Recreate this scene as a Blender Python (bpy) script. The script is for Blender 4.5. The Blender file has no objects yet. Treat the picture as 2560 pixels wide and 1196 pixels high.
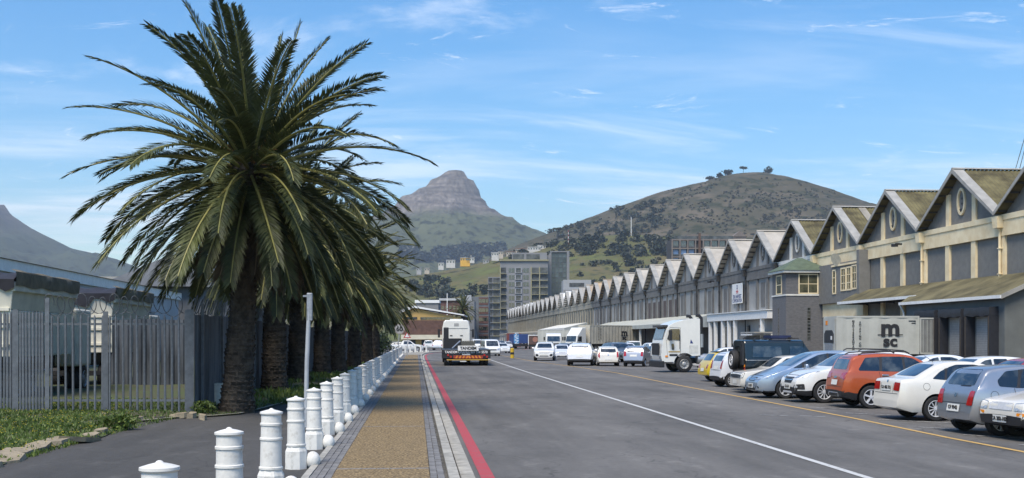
import bpy, bmesh, math, random
from mathutils import Vector, Matrix, noise, geometry
from mathutils.bvhtree import BVHTree

SC = bpy.context.scene
COL = SC.collection
R = math.radians
PI = math.pi
rnd = random.Random(7)

# ------------------------------------------------------------------ camera
F_PX, CX, HOR, EYE = 2900.0, 1280.0, 848.0, 2.0      # focal length in photo pixels, horizon row, eye height
YAW = math.atan(240 / F_PX)                           # road runs along +Y, camera turned a little to the right
cam_d = bpy.data.cameras.new('camera')
cam_d.sensor_width = 36.0
cam_d.lens = 36.0 * F_PX / 2560.0
cam_d.shift_y = (HOR - 598.0) / 2560.0
cam_d.clip_start = 0.2
cam_d.clip_end = 30000
cam = bpy.data.objects.new('camera', cam_d)
COL.objects.link(cam)
cam.location = (0, 0, EYE)
cam.rotation_euler = (PI / 2, 0, -YAW)
SC.camera = cam

# ------------------------------------------------------------------ light
SUN_EL, SUN_AZ = R(57), R(211)                        # azimuth clockwise from +Y: behind the camera, to the right
sd = bpy.data.lights.new('sun', 'SUN')
sd.energy = 3.1
sd.angle = R(26)
sd.color = (1.0, 0.90, 0.76)
sun = bpy.data.objects.new('sun', sd)
COL.objects.link(sun)
sdir = Vector((math.sin(SUN_AZ) * math.cos(SUN_EL), math.cos(SUN_AZ) * math.cos(SUN_EL), math.sin(SUN_EL)))
sun.rotation_euler = sdir.to_track_quat('Z', 'Y').to_euler()

world = bpy.data.worlds.new('World')
SC.world = world
world.use_nodes = True
SC.view_settings.view_transform = 'Standard'
SC.view_settings.look = 'None'
SC.view_settings.exposure = 0.80
SC.view_settings.gamma = 1.0
SC.cycles.use_denoising = True
SC.cycles.max_bounces = 6
SC.cycles.volume_bounces = 0
SC.cycles.caustics_reflective = False
SC.cycles.caustics_refractive = False


def build_sky():
    nt = world.node_tree
    nt.nodes.clear()
    n, l = nt.nodes.new, nt.links.new
    out = n('ShaderNodeOutputWorld')
    bg = n('ShaderNodeBackground')
    bg.inputs['Strength'].default_value = 0.098
    sky = n('ShaderNodeTexSky')
    sky.sky_type = 'NISHITA'
    sky.sun_disc = False
    sky.sun_elevation = SUN_EL
    sky.sun_rotation = SUN_AZ
    sky.altitude = 0
    sky.air_density = 1.15
    sky.dust_density = 0.25
    sky.ozone_density = 3.5
    hs = n('ShaderNodeHueSaturation')
    hs.inputs['Saturation'].default_value = 1.36
    hs.inputs['Value'].default_value = 1.10
    hs.inputs['Hue'].default_value = 0.501
    l(sky.outputs[0], hs.inputs['Color'])
    # clouds: direction projected on a flat cloud deck
    tc = n('ShaderNodeTexCoord')
    sep = n('ShaderNodeSeparateXYZ')
    l(tc.outputs['Generated'], sep.inputs[0])
    mz = n('ShaderNodeMath'); mz.operation = 'MAXIMUM'; mz.inputs[1].default_value = 0.0
    l(sep.outputs['Z'], mz.inputs[0])
    az = n('ShaderNodeMath'); az.operation = 'ADD'; az.inputs[1].default_value = 0.13
    l(mz.outputs[0], az.inputs[0])
    dv = n('ShaderNodeVectorMath'); dv.operation = 'DIVIDE'
    cz = n('ShaderNodeCombineXYZ')
    for k in range(3):
        l(az.outputs[0], cz.inputs[k])
    l(tc.outputs['Generated'], dv.inputs[0]); l(cz.outputs[0], dv.inputs[1])

    def layer(scale, loc, rot, lo, hi, det, rough, dist, amt, detail_mul=None):
        mp = n('ShaderNodeMapping')
        mp.inputs['Location'].default_value = loc
        mp.inputs['Rotation'].default_value = rot
        mp.inputs['Scale'].default_value = scale
        l(dv.outputs[0], mp.inputs[0])
        tx = n('ShaderNodeTexNoise')
        tx.inputs['Scale'].default_value = 1.0
        tx.inputs['Detail'].default_value = det
        tx.inputs['Roughness'].default_value = rough
        tx.inputs['Distortion'].default_value = dist
        l(mp.outputs[0], tx.inputs['Vector'])
        rp = n('ShaderNodeMapRange')
        rp.interpolation_type = 'SMOOTHSTEP'
        rp.inputs['From Min'].default_value = lo
        rp.inputs['From Max'].default_value = hi
        rp.inputs['To Max'].default_value = amt
        l(tx.outputs['Fac'], rp.inputs['Value'])
        return rp.outputs[0]
    a = layer((0.75, 1.3, 1), (2.9, 0.4, 0), (0, 0, R(20)), 0.53, 0.78, 10, 0.66, 0.8, 0.62)
    b = layer((2.6, 4.2, 1), (7.3, 1.4, 0), (0, 0, R(-8)), 0.575, 0.75, 11, 0.72, 1.4, 0.75)
    # a whitish band low over the horizon, broken into soft bars
    c = layer((0.9, 2.6, 1), (4.2, 3.9, 0), (0, 0, R(4)), 0.43, 0.72, 9, 0.62, 0.5, 0.8)
    lowm = n('ShaderNodeMapRange'); lowm.interpolation_type = 'SMOOTHSTEP'
    lowm.inputs['From Min'].default_value = 0.30; lowm.inputs['From Max'].default_value = 0.02
    l(sep.outputs['Z'], lowm.inputs['Value'])
    cm = n('ShaderNodeMath'); cm.operation = 'MULTIPLY'
    l(c, cm.inputs[0]); l(lowm.outputs[0], cm.inputs[1])
    s1 = n('ShaderNodeMath'); s1.operation = 'MAXIMUM'
    l(a, s1.inputs[0]); l(b, s1.inputs[1])
    s2 = n('ShaderNodeMath'); s2.operation = 'MAXIMUM'
    l(s1.outputs[0], s2.inputs[0]); l(cm.outputs[0], s2.inputs[1])
    up = n('ShaderNodeMapRange')
    up.inputs['From Min'].default_value = -0.01; up.inputs['From Max'].default_value = 0.04
    l(sep.outputs['Z'], up.inputs['Value'])
    s3 = n('ShaderNodeMath'); s3.operation = 'MULTIPLY'
    l(s2.outputs[0], s3.inputs[0]); l(up.outputs[0], s3.inputs[1])
    mx = n('ShaderNodeMix'); mx.data_type = 'RGBA'
    l(s3.outputs[0], mx.inputs[0])
    l(hs.outputs[0], mx.inputs[6])
    mx.inputs[7].default_value = (8.6, 8.9, 9.4, 1)
    l(mx.outputs[2], bg.inputs['Color'])
    l(bg.outputs[0], out.inputs['Surface'])


build_sky()

# ------------------------------------------------------------------ pixel of the photograph -> place in the world
FWD = Vector((math.sin(YAW), math.cos(YAW), 0))
RGT = Vector((math.cos(YAW), -math.sin(YAW), 0))


def at(px, py, d):
    p = FWD * d + RGT * ((px - CX) / F_PX * d)
    p.z = EYE + (HOR - py) / F_PX * d
    return p


def gnd(px, py, z=0.0):
    d = F_PX * (EYE - z) / (py - HOR)
    p = at(px, py, d)
    p.z = z
    return p


# ------------------------------------------------------------------ materials
MATS = {}


def mat(name, col, rough=0.6, metal=0.0, var=0.12, sc=4.0, det=5.0, bump=0.0, bsc=60.0, col2=None, lo=0.35, hi=0.65,
        rand=0.0, coat=0.0, stretch=(1, 1, 1), spec=0.5, emit=None, world_space=False, sub=0.0):
    if name in MATS:
        return MATS[name]
    m = bpy.data.materials.new(name)
    MATS[name] = m
    m.use_nodes = True
    nt = m.node_tree
    n, l = nt.nodes.new, nt.links.new
    b = nt.nodes['Principled BSDF']
    b.inputs['Roughness'].default_value = rough
    b.inputs['Metallic'].default_value = metal
    b.inputs['Specular IOR Level'].default_value = spec
    b.inputs['Coat Weight'].default_value = coat
    b.inputs['Coat Roughness'].default_value = 0.06
    c1 = tuple(max(0, c * (1 - var)) for c in col)
    c2 = col2 if col2 else tuple(min(1, c * (1 + var)) for c in col)
    if world_space:
        tc = n('ShaderNodeNewGeometry'); co = tc.outputs['Position']
    else:
        tc = n('ShaderNodeTexCoord'); co = tc.outputs['Object']
    if stretch != (1, 1, 1):
        mp = n('ShaderNodeMapping'); mp.inputs['Scale'].default_value = stretch
        l(co, mp.inputs[0]); co = mp.outputs[0]
    if var or col2:
        tx = n('ShaderNodeTexNoise')
        tx.inputs['Scale'].default_value = sc
        tx.inputs['Detail'].default_value = det
        tx.inputs['Roughness'].default_value = 0.6
        l(co, tx.inputs['Vector'])
        mr = n('ShaderNodeMapRange')
        mr.inputs['From Min'].default_value = lo
        mr.inputs['From Max'].default_value = hi
        l(tx.outputs['Fac'], mr.inputs['Value'])
        mx = n('ShaderNodeMix'); mx.data_type = 'RGBA'
        l(mr.outputs[0], mx.inputs[0])
        mx.inputs[6].default_value = (*c1, 1); mx.inputs[7].default_value = (*c2, 1)
        o = mx.outputs[2]
        if rand:
            oi = n('ShaderNodeObjectInfo')
            m2 = n('ShaderNodeMapRange')
            m2.inputs['To Min'].default_value = 1 - rand; m2.inputs['To Max'].default_value = 1 + rand
            l(oi.outputs['Random'], m2.inputs['Value'])
            hv = n('ShaderNodeHueSaturation')
            l(m2.outputs[0], hv.inputs['Value']); l(o, hv.inputs['Color'])
            o = hv.outputs[0]
        l(o, b.inputs['Base Color'])
    else:
        b.inputs['Base Color'].default_value = (*col, 1)
    if bump:
        t2 = n('ShaderNodeTexNoise')
        t2.inputs['Scale'].default_value = bsc
        t2.inputs['Detail'].default_value = 6
        l(co, t2.inputs['Vector'])
        bp = n('ShaderNodeBump')
        bp.inputs['Strength'].default_value = min(1, bump)
        bp.inputs['Distance'].default_value = 0.02
        l(t2.outputs['Fac'], bp.inputs['Height'])
        l(bp.outputs[0], b.inputs['Normal'])
    if emit:
        b.inputs['Emission Color'].default_value = (*col, 1)
        b.inputs['Emission Strength'].default_value = emit
    return m


def paint(name, col, metal=0.0, rough=0.32):
    return mat('paint_' + name, col, rough, metal, var=0.03, sc=3, coat=0.8)


GLASS = mat('dark_glass', (0.014, 0.017, 0.018), 0.03, 0, var=0.2, sc=2.4, det=2, spec=1.0, coat=0.6, col2=(0.070, 0.078, 0.074), lo=0.45, hi=0.68)
BLACK = mat('black_plastic', (0.018, 0.018, 0.02), 0.5, 0, var=0.2, sc=20)
RUBBER = mat('tyre_rubber', (0.016, 0.016, 0.017), 0.75, 0, var=0.25, sc=12)
CHROME = mat('bright_metal', (0.62, 0.63, 0.65), 0.25, 1.0, var=0.08, sc=20)
ALLOY = mat('alloy_rim', (0.58, 0.59, 0.61), 0.35, 0.15, var=0.1, sc=20)
REDLENS = mat('red_lens', (0.34, 0.012, 0.012), 0.12, 0, var=0.15, sc=14, coat=0.6)
AMBER = mat('amber_lens', (0.75, 0.25, 0.02), 0.15, 0, var=0.1, sc=14)
HEADLENS = mat('head_lens', (0.42, 0.45, 0.48), 0.08, 0.3, var=0.35, sc=14, coat=1.0)
PLATE = mat('plate_white', (0.68, 0.68, 0.64), 0.45, 0, var=0.06, sc=20)
INK = mat('black_print', (0.02, 0.02, 0.022), 0.6, 0, var=0.1)
GALV = mat('galvanised_steel', (0.27, 0.29, 0.31), 0.5, 0.35, var=0.2, sc=9)
WHITEP = mat('white_paint', (0.72, 0.72, 0.70), 0.5, 0, var=0.07, sc=3)


# ------------------------------------------------------------------ mesh building
class MB:
    def __init__(s):
        s.v, s.f, s.m = [], [], []
        s.cur = 0

    def add(s, vs, fs):
        o = len(s.v)
        s.v.extend([tuple(p) for p in vs])
        for f in fs:
            s.f.append(tuple(i + o for i in f)); s.m.append(s.cur)
        return s

    def box(s, c, d, rz=0.0, rx=0.0, taper=None):
        x, y, z = d[0] / 2, d[1] / 2, d[2] / 2
        tx, ty = taper or (1, 1)
        vs = [(-x, -y, -z), (x, -y, -z), (x, y, -z), (-x, y, -z), (-x * tx, -y * ty, z), (x * tx, -y * ty, z), (x * tx, y * ty, z), (-x * tx, y * ty, z)]
        if rx:
            M_ = Matrix.Rotation(rx, 3, 'X'); vs = [M_ @ Vector(p) for p in vs]
        if rz:
            M_ = Matrix.Rotation(rz, 3, 'Z'); vs = [M_ @ Vector(p) for p in vs]
        vs = [(p[0] + c[0], p[1] + c[1], p[2] + c[2]) for p in vs]
        return s.add(vs, [(3, 2, 1, 0), (4, 5, 6, 7), (0, 1, 5, 4), (1, 2, 6, 5), (2, 3, 7, 6), (3, 0, 4, 7)])

    def bb(s, x0, x1, y0, y1, z0, z1):
        return s.box(((x0 + x1) / 2, (y0 + y1) / 2, (z0 + z1) / 2), (abs(x1 - x0), abs(y1 - y0), abs(z1 - z0)))

    def quad(s, a, b, c, d):
        return s.add([a, b, c, d], [(0, 1, 2, 3)])

    def prism(s, poly, vec):
        n = len(poly); vec = Vector(vec)
        vs = [Vector(p) for p in poly] + [Vector(p) + vec for p in poly]
        fs = [tuple(range(n))[::-1], tuple(range(n, 2 * n))]
        fs += [(i, (i + 1) % n, n + (i + 1) % n, n + i) for i in range(n)]
        return s.add(vs, fs)

    def tube(s, pts, rad, n=8, caps=True):
        pts = [Vector(p) for p in pts]
        if not isinstance(rad, (list, tuple)):
            rad = [rad] * len(pts)
        vs, fs = [], []
        up0 = None
        for i, p in enumerate(pts):
            t = (pts[min(i + 1, len(pts) - 1)] - pts[max(i - 1, 0)])
            t = t.normalized() if t.length > 1e-9 else Vector((0, 0, 1))
            if up0 is None:
                up0 = Vector((0, 0, 1)) if abs(t.z) < 0.9 else Vector((1, 0, 0))
            a = t.cross(up0)
            a = a.normalized() if a.length > 1e-6 else t.orthogonal().normalized()
            b = t.cross(a)
            for k in range(n):
                w = 2 * PI * k / n
                vs.append(p + (a * math.cos(w) + b * math.sin(w)) * rad[i])
        for i in range(len(pts) - 1):
            for k in range(n):
                k2 = (k + 1) % n
                fs.append((i * n + k, i * n + k2, (i + 1) * n + k2, (i + 1) * n + k))
        if caps:
            fs.append(tuple(range(n))[::-1]); fs.append(tuple(range((len(pts) - 1) * n, len(pts) * n)))
        return s.add(vs, fs)

    def lathe(s, prof, n=20, axis='Z', c=(0, 0, 0), a0=0.0, caps=True):
        vs, fs = [], []
        for r, h in prof:
            for k in range(n):
                w = 2 * PI * k / n + a0
                x, y = r * math.cos(w), r * math.sin(w)
                p = (x, y, h) if axis == 'Z' else (x, h, y) if axis == 'Y' else (h, x, y)
                vs.append((p[0] + c[0], p[1] + c[1], p[2] + c[2]))
        for i in range(len(prof) - 1):
            for k in range(n):
                k2 = (k + 1) % n
                fs.append((i * n + k, i * n + k2, (i + 1) * n + k2, (i + 1) * n + k))
        if caps:
            fs.append(tuple(range(n))[::-1]); fs.append(tuple(range((len(prof) - 1) * n, len(prof) * n)))
        return s.add(vs, fs)

    def mesh(s, name, mats, smooth=None, fix=True):
        me = bpy.data.meshes.new(name)
        me.from_pydata(s.v, [], s.f)
        if not isinstance(mats, (list, tuple)):
            mats = [mats]
        for m in mats:
            me.materials.append(m)
        if len(mats) > 1:
            me.polygons.foreach_set('material_index', s.m)
        if fix and len(s.f) < 60000:
            bm = bmesh.new(); bm.from_mesh(me)
            bmesh.ops.recalc_face_normals(bm, faces=bm.faces)
            bm.to_mesh(me); bm.free()
        if smooth is not None:
            me.shade_smooth()
            if smooth < 179:
                me.set_sharp_from_angle(angle=R(smooth))
        me.update()
        return me

    def build(s, name, mats, parent=None, smooth=None, loc=None, fix=True):
        return link(name, s.mesh(name, mats, smooth, fix), parent, loc)


def link(name, me, parent=None, loc=None, rz=None):
    o = bpy.data.objects.new(name, me)
    COL.objects.link(o)
    if parent:
        o.parent = parent
    if loc is not None:
        o.location = loc
    if rz is not None:
        o.rotation_euler = (0, 0, rz)
    return o


def bevel(o, w, seg=2):
    md = o.modifiers.new('bevel', 'BEVEL')
    md.width = w; md.segments = seg; md.limit_method = 'ANGLE'; md.angle_limit = R(35)
    return o


def tag(o, label=None, cat=None, group=None, kind=None):
    if label: o['label'] = label
    if cat: o['category'] = cat
    if group: o['group'] = group
    if kind: o['kind'] = kind
    return o


def thing(name, label, cat, loc=(0, 0, 0), rz=0.0, group=None):
    o = bpy.data.objects.new(name, None)
    COL.objects.link(o)
    o.location = loc; o.rotation_euler = (0, 0, rz)
    o.empty_display_size = 0.2
    return tag(o, label, cat, group)


def copy_tree(o, parent=None):
    c = o.copy()
    COL.objects.link(c)
    c.parent = parent
    for ch in o.children:
        copy_tree(ch, c)
    return c


def struct(o):
    o['kind'] = 'structure'
    return o


def text_mesh(body, size, bold=0.0, ext=0.002, align='CENTER', spacing=1.0):
    cu = bpy.data.curves.new('lettering', 'FONT')
    cu.body = body
    cu.size = size
    cu.align_x = align; cu.align_y = 'CENTER'
    cu.offset = bold
    cu.extrude = ext
    cu.space_character = spacing
    cu.resolution_u = 3
    o = bpy.data.objects.new('lettering_tmp', cu)
    me = bpy.data.meshes.new_from_object(o)
    bpy.data.objects.remove(o); bpy.data.curves.remove(cu)
    return me


def lettering(body, size, m, origin, xdir, updir, parent, name='lettering', bold=0.0, sx=1.0, spacing=1.0):
    me = text_mesh(body, size, bold, spacing=spacing)
    me.materials.clear(); me.materials.append(m)
    x = Vector(xdir).normalized(); y = Vector(updir).normalized(); z = x.cross(y)
    o = link(name, me, parent)
    o.matrix_local = Matrix.Translation(Vector(origin)) @ Matrix((x * sx, y, z)).transposed().to_4x4()
    return o
# ================================================================== ground, road, pavement
def asphalt(name, base, patch=0.25, wear=True):
    m = mat(name, base, 0.85, 0, var=0.10, sc=170, det=3, bump=0.5, bsc=220, world_space=True)
    nt = m.node_tree
    n, l = nt.nodes.new, nt.links.new
    b = nt.nodes['Principled BSDF']
    src = b.inputs['Base Color'].links[0].from_socket
    geo = n('ShaderNodeNewGeometry')

    def nz(scale, stretch, lo, hi, a, c, det=5):
        mp = n('ShaderNodeMapping'); mp.inputs['Scale'].default_value = stretch
        l(geo.outputs['Position'], mp.inputs[0])
        t = n('ShaderNodeTexNoise'); t.inputs['Scale'].default_value = scale; t.inputs['Detail'].default_value = det
        t.inputs['Roughness'].default_value = 0.65
        l(mp.outputs[0], t.inputs['Vector'])
        r = n('ShaderNodeMapRange')
        r.inputs['From Min'].default_value = lo; r.inputs['From Max'].default_value = hi
        r.inputs['To Min'].default_value = a; r.inputs['To Max'].default_value = c
        l(t.outputs['Fac'], r.inputs['Value'])
        return r.outputs[0]

    def mul(col, val):
        h = n('ShaderNodeHueSaturation')
        l(val, h.inputs['Value']); l(col, h.inputs['Color'])
        return h.outputs[0]
    c = mul(src, nz(0.35, (1, 0.35, 1), 0.3, 0.7, 1 - patch, 1 + patch))
    c = mul(c, nz(0.9, (1.6, 0.05, 1), 0.35, 0.7, 0.90, 1.14, 2))
    if wear:
        # dark wandering cracks and pale scuffs
        vo = n('ShaderNodeTexVoronoi'); vo.feature = 'DISTANCE_TO_EDGE'
        vo.inputs['Scale'].default_value = 0.42
        mp = n('ShaderNodeMapping'); mp.inputs['Scale'].default_value = (1, 0.7, 1)
        l(geo.outputs['Position'], mp.inputs[0])
        dn = n('ShaderNodeTexNoise'); dn.inputs['Scale'].default_value = 1.3; dn.inputs['Detail'].default_value = 6
        l(mp.outputs[0], dn.inputs['Vector'])
        av = n('ShaderNodeVectorMath'); av.operation = 'MULTIPLY_ADD'
        av.inputs[1].default_value = (1.6, 1.6, 0); l(dn.outputs['Color'], av.inputs[0]); l(mp.outputs[0], av.inputs[2])
        l(av.outputs[0], vo.inputs['Vector'])
        cr = n('ShaderNodeMapRange')
        cr.inputs['From Min'].default_value = 0.0; cr.inputs['From Max'].default_value = 0.011
        cr.inputs['To Min'].default_value = 0.5; cr.inputs['To Max'].default_value = 1.0
        l(vo.outputs['Distance'], cr.inputs['Value'])
        gate = nz(0.16, (1, 0.5, 1), 0.42, 0.52, 0, 1)
        mm = n('ShaderNodeMix'); mm.inputs[2].default_value = 1.0
        l(gate, mm.inputs[0]); l(cr.outputs[0], mm.inputs[3])
        c = mul(c, mm.outputs[0])
        c = mul(c, nz(1.1, (1.2, 0.7, 1), 0.58, 0.70, 1.0, 1.45, 9))
        c = mul(c, nz(0.6, (1.0, 0.8, 1), 0.62, 0.70, 1.0, 0.60, 6))
        c = mul(c, nz(9.0, (1, 1, 1), 0.3, 0.7, 0.86, 1.14, 4))
    l(c, b.inputs['Base Color'])
    return m


ASPH = asphalt('road_asphalt', (0.120, 0.114, 0.105), 0.36)
LANE = asphalt('lane_tarmac', (0.064, 0.061, 0.056), 0.22, wear=True)
CONC = mat('kerb_concrete', (0.33, 0.315, 0.275), 0.85, 0, var=0.22, sc=5, bump=0.3, bsc=60, world_space=True, rand=0.08)
EARTH = mat('bare_earth', (0.16, 0.14, 0.10), 0.95, 0, var=0.25, sc=0.02, det=10, col2=(0.10, 0.12, 0.06), world_space=True)
VERGE = mat('verge_soil', (0.10, 0.085, 0.055), 0.95, 0, var=0.3, sc=1.5, col2=(0.06, 0.09, 0.025), bump=0.6, bsc=20, world_space=True)
AGG = mat('exposed_aggregate', (0.160, 0.100, 0.038), 0.8, 0, var=0.60, sc=26, det=6, col2=(0.36, 0.26, 0.125), lo=0.40, hi=0.62, bump=0.5, bsc=110, world_space=True)
PAVE = mat('grey_paver', (0.165, 0.16, 0.155), 0.85, 0, var=0.15, sc=14, rand=0.18, bump=0.3, bsc=70)
PAVEW = mat('grey_pavers_far', (0.155, 0.15, 0.146), 0.85, 0, var=0.22, sc=7, world_space=True)
GRIME = mat('joint_grime', (0.075, 0.068, 0.055), 0.95, 0, var=0.4, sc=4, world_space=True)
RED = mat('red_line_paint', (0.44, 0.060, 0.068), 0.7, 0, var=0.15, sc=4, det=10, col2=(0.25, 0.10, 0.095), lo=0.50, hi=0.72, bump=0.2, world_space=True)


def worn(name, col, under=(0.09, 0.09, 0.09), lo=0.30, hi=0.42):
    return mat(name, under, 0.7, 0, var=0.1, sc=9, det=10, col2=col, lo=lo, hi=hi, world_space=True)


WLINE = worn('white_line_paint', (0.50, 0.50, 0.48))
YLINE = worn('yellow_line_paint', (0.52, 0.33, 0.10))
BLINE = worn('bay_line_paint', (0.42, 0.42, 0.41), lo=0.36, hi=0.52)

g = MB()
S = 5400
for i in range(6):
    for j in range(6):
        x0, x1 = -S + i * S / 3, -S + (i + 1) * S / 3
        y0, y1 = -150 + j * 1208, -150 + (j + 1) * 1208
        g.quad((x0, y0, -0.03), (x1, y0, -0.03), (x1, y1, -0.03), (x0, y1, -0.03))
struct(g.build('ground', EARTH, fix=False))
r = MB()
r.quad((-60, -12, 0), (70, -12, 0), (70, 700, 0), (-60, 700, 0))
struct(r.build('road', ASPH, fix=False))


def ribbon(pts, w, z, close=False):
    """flat strip of width w following a polyline"""
    mb = MB(); pts = [Vector((p[0], p[1], 0)) for p in pts]
    L_, R_ = [], []
    for i, p in enumerate(pts):
        t = (pts[min(i + 1, len(pts) - 1)] - pts[max(i - 1, 0)]).normalized()
        nrm = Vector((t.y, -t.x, 0))
        L_.append(p - nrm * w / 2); R_.append(p + nrm * w / 2)
    for i in range(len(pts) - 1):
        mb.quad((L_[i].x, L_[i].y, z), (R_[i].x, R_[i].y, z), (R_[i + 1].x, R_[i + 1].y, z), (L_[i + 1].x, L_[i + 1].y, z))
    return mb


KERB = [(0.52, 3), (0.52, 118), (0.62, 138), (1.0, 152), (1.9, 164), (3.8, 175), (7.5, 188), (13, 202), (20, 222), (25, 250), (28, 300), (30, 500)]


def kerb_at(off, pts=KERB):
    out = []
    P = [Vector((p[0], p[1], 0)) for p in pts]
    for i, p in enumerate(P):
        t = (P[min(i + 1, len(P) - 1)] - P[max(i - 1, 0)]).normalized()
        out.append((p.x + t.y * off, p.y - t.x * off))
    return out


struct(ribbon(kerb_at(0.51), 0.20, 0.008).build('red_line', RED, fix=False))
yl = [gnd(px, py) for px, py in ((2700, 1164), (2560, 1131), (2372, 1095.6), (2136.7, 1047), (1915, 1005), (1700, 964.6), (1544.7, 933.4), (1434.5, 917), (1333.7, 904), (1251.7, 889), (1225, 884))]
struct(ribbon([(p.x, p.y) for p in yl], 0.12, 0.008).build('yellow_line', YLINE, fix=False))
wl = [gnd(px, py) for px, py in ((2300, 1232), (2170, 1196), (1900, 1112), (1600, 1018), (1440, 969), (1340, 938), (1285, 920), (1240, 905), (1215, 896))]
struct(ribbon([(p.x, p.y) for p in wl], 0.13, 0.008).build('white_line', WLINE, fix=False))
for k, (a, b) in enumerate([((1787, 974.7), (1850, 977)), ((1760, 969), (1815, 971)), ((2042, 1020), (2150, 1025)), ((2113, 1033.5), (2251, 1040)), ((2197, 1050), (2400, 1060)),
                            ((2294.6, 1068.7), (2470, 1079)), ((2408.8, 1088), (2560, 1097)), ((1900, 1038), (1970, 1040.5)), ((2000, 1040.5), (2062, 1043)), ((2548, 1113), (2700, 1124))]):
    p, q = gnd(*a), gnd(*b)
    struct(ribbon([(p.x, p.y), (q.x, q.y)], 0.09, 0.010).build('parking_bay_line', BLINE, fix=False))

# ---- dark side lane behind the bollards and the planted verge
lane = MB()
lane.bb(-30, -1.56, -8, 146, -0.02, 0.055)
struct(lane.build('side_lane', LANE))
vedge = [gnd(px, py, 0.06) for px, py in ((-260, 1235), (-120, 1200), (0, 1166), (60, 1143), (130, 1120), (215, 1105), (262, 1092), (300, 1072), (350, 1056), (440, 1047), (540, 1042), (600, 1037), (640, 1029))]
vpts = [(p.x, p.y) for p in vedge] + [(-3.55, 40), (-3.2, 60), (-2.9, 100), (-2.8, 140)]
verge = MB()
nv = len(vpts)
rows = 26
vgrid = []
for i, (x, y) in enumerate(vpts):
    for k in range(rows):
        f = (k / (rows - 1)) ** 1.6
        xx = x + (-26 - x) * f
        yy = y + (0.0 if i >= 12 else 0.6 * f * (i / 12))
        h = 0.075 + 0.10 * min(1, f * 14) + 0.05 * noise.noise((xx * 0.8, yy * 0.8, 0)) * min(1, f * 10)
        vgrid.append((xx, yy, h))
verge.add(vgrid, [(i * rows + k, (i + 1) * rows + k, (i + 1) * rows + k + 1, i * rows + k + 1) for i in range(nv - 1) for k in range(rows - 1)])
vo_ = struct(verge.build('verge', VERGE, smooth=60))
vbvh = BVHTree.FromPolygons(verge.v, verge.f)


def verge_z(x, y):
    h = vbvh.ray_cast(Vector((x, y, 3)), Vector((0, 0, -1)))
    return h[0].z if h[0] else 0.06


struct(ribbon([(x - .05, y + .02) for x, y in vpts[8:15]], 0.09, 0.10).build('lane_edging', CONC, fix=False))
# broken sandy edging along the lane
SAND = mat('broken_concrete', (0.27, 0.225, 0.155), 0.9, 0, var=0.2, sc=6, bump=0.4, bsc=30, rand=0.12)
for k in range(15):
    i = k * 0.62 + 0.6
    a = int(i); fr = i - a
    x = vpts[a][0] + (vpts[a + 1][0] - vpts[a][0]) * fr; y = vpts[a][1] + (vpts[a + 1][1] - vpts[a][1]) * fr
    mb = MB()
    n_ = 6
    w = 0.55 + rnd.random() * 0.35
    if k > 7:
        w *= 0.5
    poly = []
    for q in range(n_):
        an = 2 * PI * q / n_ + rnd.uniform(-0.3, 0.3)
        poly.append((math.cos(an) * w * 0.75, math.sin(an) * w * 0.42, 0))
    mb.prism(poly, (rnd.uniform(-.03, .03), rnd.uniform(-.03, .03), 0.07 + rnd.random() * 0.05))
    o = mb.build('edging_stone', SAND, vo_, loc=(x - 0.18, y + 0.12, 0.05 + rnd.random() * 0.02))
    o.rotation_euler = (rnd.uniform(-.12, .12), rnd.uniform(-.12, .12), math.atan2(vpts[a + 1][1] - vpts[a][1], vpts[a + 1][0] - vpts[a][0]) + rnd.uniform(-.2, .2))

# ---- footpath: slabs of aggregate between paver borders
path = MB()
path.bb(-1.445, 0.436, 3, 140, -0.02, 0.103)
path_o = struct(path.build('footpath', GRIME))
y = 0.7
while y < 150:
    y1 = min(y + 8.03, 140)
    sl = MB()
    sl.bb(-1.145, 0.19, max(y, 3), y1, 0.1, 0.122)
    if y1 > 4:
        bevel(sl.build('paving_slab', AGG, path_o), 0.006, 1)
    if y1 < 139:
        jt = MB()
        for q in range(7):
            jt.bb(-1.14 + q * 0.19, -1.14 + q * 0.19 + 0.182, y1 + 0.008, y1 + 0.112, 0.1, 0.121)
        tag(jt.build('cross_paver', PAVE, path_o), kind='stuff')
    y += 8.15
    if y >= 139:
        break
pm = MB()
pm.box((0, 0, 0), (0.094, 0.194, 0.06), taper=(0.96, 0.98))
pme = pm.mesh('paver', PAVE)
cols_ = [(-1.395, 0.0), (-1.295, 0.07), (-1.195, 0.13), (0.242, 0.04), (0.342, 0.11)]
spots = []
for cx, off in cols_:
    yy = 11.5 + off
    while yy < 70:
        spots.append((yy, cx)); yy += 0.2
spots.sort()
for yy, cx in spots[:300]:
    o = link('paver', pme, path_o, (cx + rnd.uniform(-.003, .003), yy, 0.091 + rnd.uniform(-.004, .003)), rnd.uniform(-.012, .012))
far = MB()
for yy, cx in spots[300:]:
    far.box((cx + rnd.uniform(-.003, .003), yy, 0.091 + rnd.uniform(-.004, .003)), (0.094, 0.194, 0.06), taper=(0.96, 0.98))
tag(far.build('paver_border', PAVEW, path_o, fix=False), kind='stuff')
f2 = MB()
for cx, off in cols_:
    f2.bb(cx - 0.047, cx + 0.047, 70.1, 140, 0.09, 0.12)
tag(f2.build('far_paver_border', PAVEW, path_o), kind='stuff')

# edging of the path towards the lane
le = thing('edging_kerb', None, None); struct(le)
yy = 4.0
while yy < 140:
    mb = MB(); ln = 0.985 if yy < 60 else 3.985
    mb.box((-1.503 + rnd.uniform(-.004, .004), yy + ln / 2, 0.05 + rnd.uniform(-.004, .004)), (0.11, ln, 0.14), taper=(0.92, 1))
    mb.build('kerb_stone', CONC, le)
    yy += ln + 0.015
# kerb and gutter along the road
ke = thing('kerb', None, None); struct(ke)


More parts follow.
